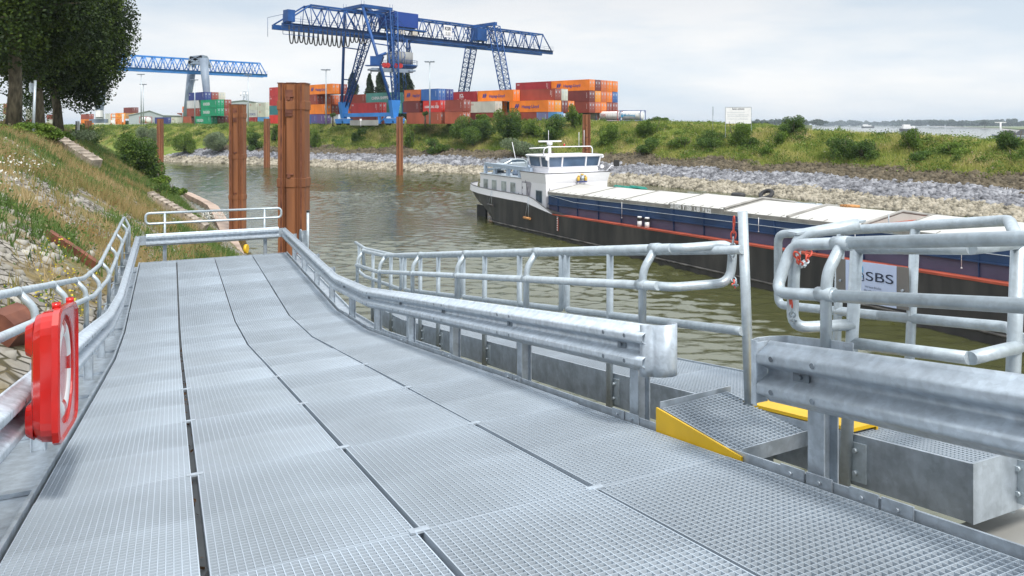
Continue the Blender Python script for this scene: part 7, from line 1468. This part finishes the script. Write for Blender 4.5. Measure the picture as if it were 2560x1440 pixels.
# sign pole on the crest and the signs beside the trees
Y = 49.0; X = px(82, Y); rt = thing('sign_post', (X, Y, near_ground(X, Y)), 'round grey sign post with a small sign seen edge on before the trees', 'sign post')
b = MB(); b.tube([(X, Y, near_ground(X, Y) - 0.3), (px(88, Y), Y, zz(201, Y))], 0.085, 10); b.build('pole', GALV_PIPE, rt); b = MB(); b.box(px(80, Y), px(82.6, Y), Y - 0.3, Y + 0.3, zz(231, Y), zz(208, Y)); b.build('sign_plate', GALV, rt)
Y = 82; X = px(193, Y); rt = thing('marker_board', (X, Y, 9.5), 'white marker board with dark post beside the third tree', 'sign'); b = MB(); b.box(X, X + 0.25, Y, Y + 0.05, 9.4, zz(303, Y)); b.build('board', WHT, rt); b = MB(); b.box(X - 0.2, X - 0.08, Y, Y + 0.1, 8.5, zz(303, Y)); b.build('post', TRIM, rt)
rt = thing('rusty_plate', RP(6.0, -3.2, -1.0), 'rusty sheet pile end leaning at the left picture edge beside the ramp', 'sheet pile'); b = MB(); a = Vector((px(-40, 9.8), 9.8, zz(905, 9.8)))
pr = [(-60, 905), (-60, 800), (-20, 778), (12, 790), (35, 812), (45, 840), (20, 870), (-10, 905)]
b.loft([[Vector((px(x_, 9.9) , 9.9 + q, zz(y_, 9.9))) for x_, y_ in pr] for q in (0, 0.5)]); b.build('plate', RUST_DK, rt, fix=True)
# ---------------------------------------------------------------- far trees beyond the river
def treeline(name, xs, Y, ybase, hs, n, kind='stuff', leaf=LEAF_FAR, size=3.0):
    pts = []
    X0, X1 = px(xs[0], Y), px(xs[1], Y); k = max(3, int((X1 - X0) / (0.0026 * Y)))
    for i in range(k):
        c = X0 + (X1 - X0) * (i + rng.uniform(-.4, .4)) / k; h = rng.uniform(hs[0], hs[1]) / 1840 * Y; w2 = h * rng.uniform(0.8, 1.5)
        pts.append(blob((c, Y + rng.uniform(-60, 60), zz(ybase, Y) + h * .42), (w2, w2, h * .62), n, 7, .8, None, -0.75))
    C = np.concatenate(pts); V, F = quads(C, size * 1.5 * Y / 3000); o = np_mesh(name, V, F, leaf); return tag(o, kind='stuff')
treeline('far_shore_wood', (2040, 2250), 4100, 314, (8, 14), 420)
treeline('far_shore_wood', (2230, 2345), 3300, 314, (11, 16), 420)
treeline('far_shore_wood', (2335, 2600), 2600, 314, (11, 17), 420)
treeline('far_shore_wood', (2400, 2600), 2400, 314, (8, 13), 420)
treeline('far_left_wood', (1890, 2050), 1900, 312, (8, 15), 420)
treeline('yard_back_wood', (400, 470), 520, 312, (10, 16), 700)
treeline('yard_back_wood', (1660, 1900), 900, 310.5, (3, 7), 500)
X = px(2462, 1900); rt = thing('riverside_tree', (X, 1900, 3), 'solitary round tree on the far river meadow at the right', 'tree'); b = MB(); b.tube([(X, 1900, 2), (X, 1900, 14)], 0.9, 6); b.build('trunk', BARK, rt)
V, F = quads(blob((X, 1900, 17), (13.5, 8, 8.5), 1800, 9, .8, 5), 1.8); np_mesh('crown', V, F, LEAF_FAR, rt)
# ---------------------------------------------------------------- haze
hz = bpy.data.materials.new('haze'); hz.use_nodes = True; t = hz.node_tree; t.nodes.clear(); o_ = t.nodes.new('ShaderNodeOutputMaterial'); pv = t.nodes.new('ShaderNodeVolumePrincipled')
pv.inputs['Color'].default_value = (0.78, 0.88, 1.0, 1); pv.inputs['Density'].default_value = 0.00013; pv.inputs['Anisotropy'].default_value = 0.2; t.links.new(pv.outputs[0], o_.inputs['Volume'])
b = MB(); b.box(-6100, 9100, -420, 9100, -16, 62); o = b.build('haze', hz); tag(o, kind='stuff')
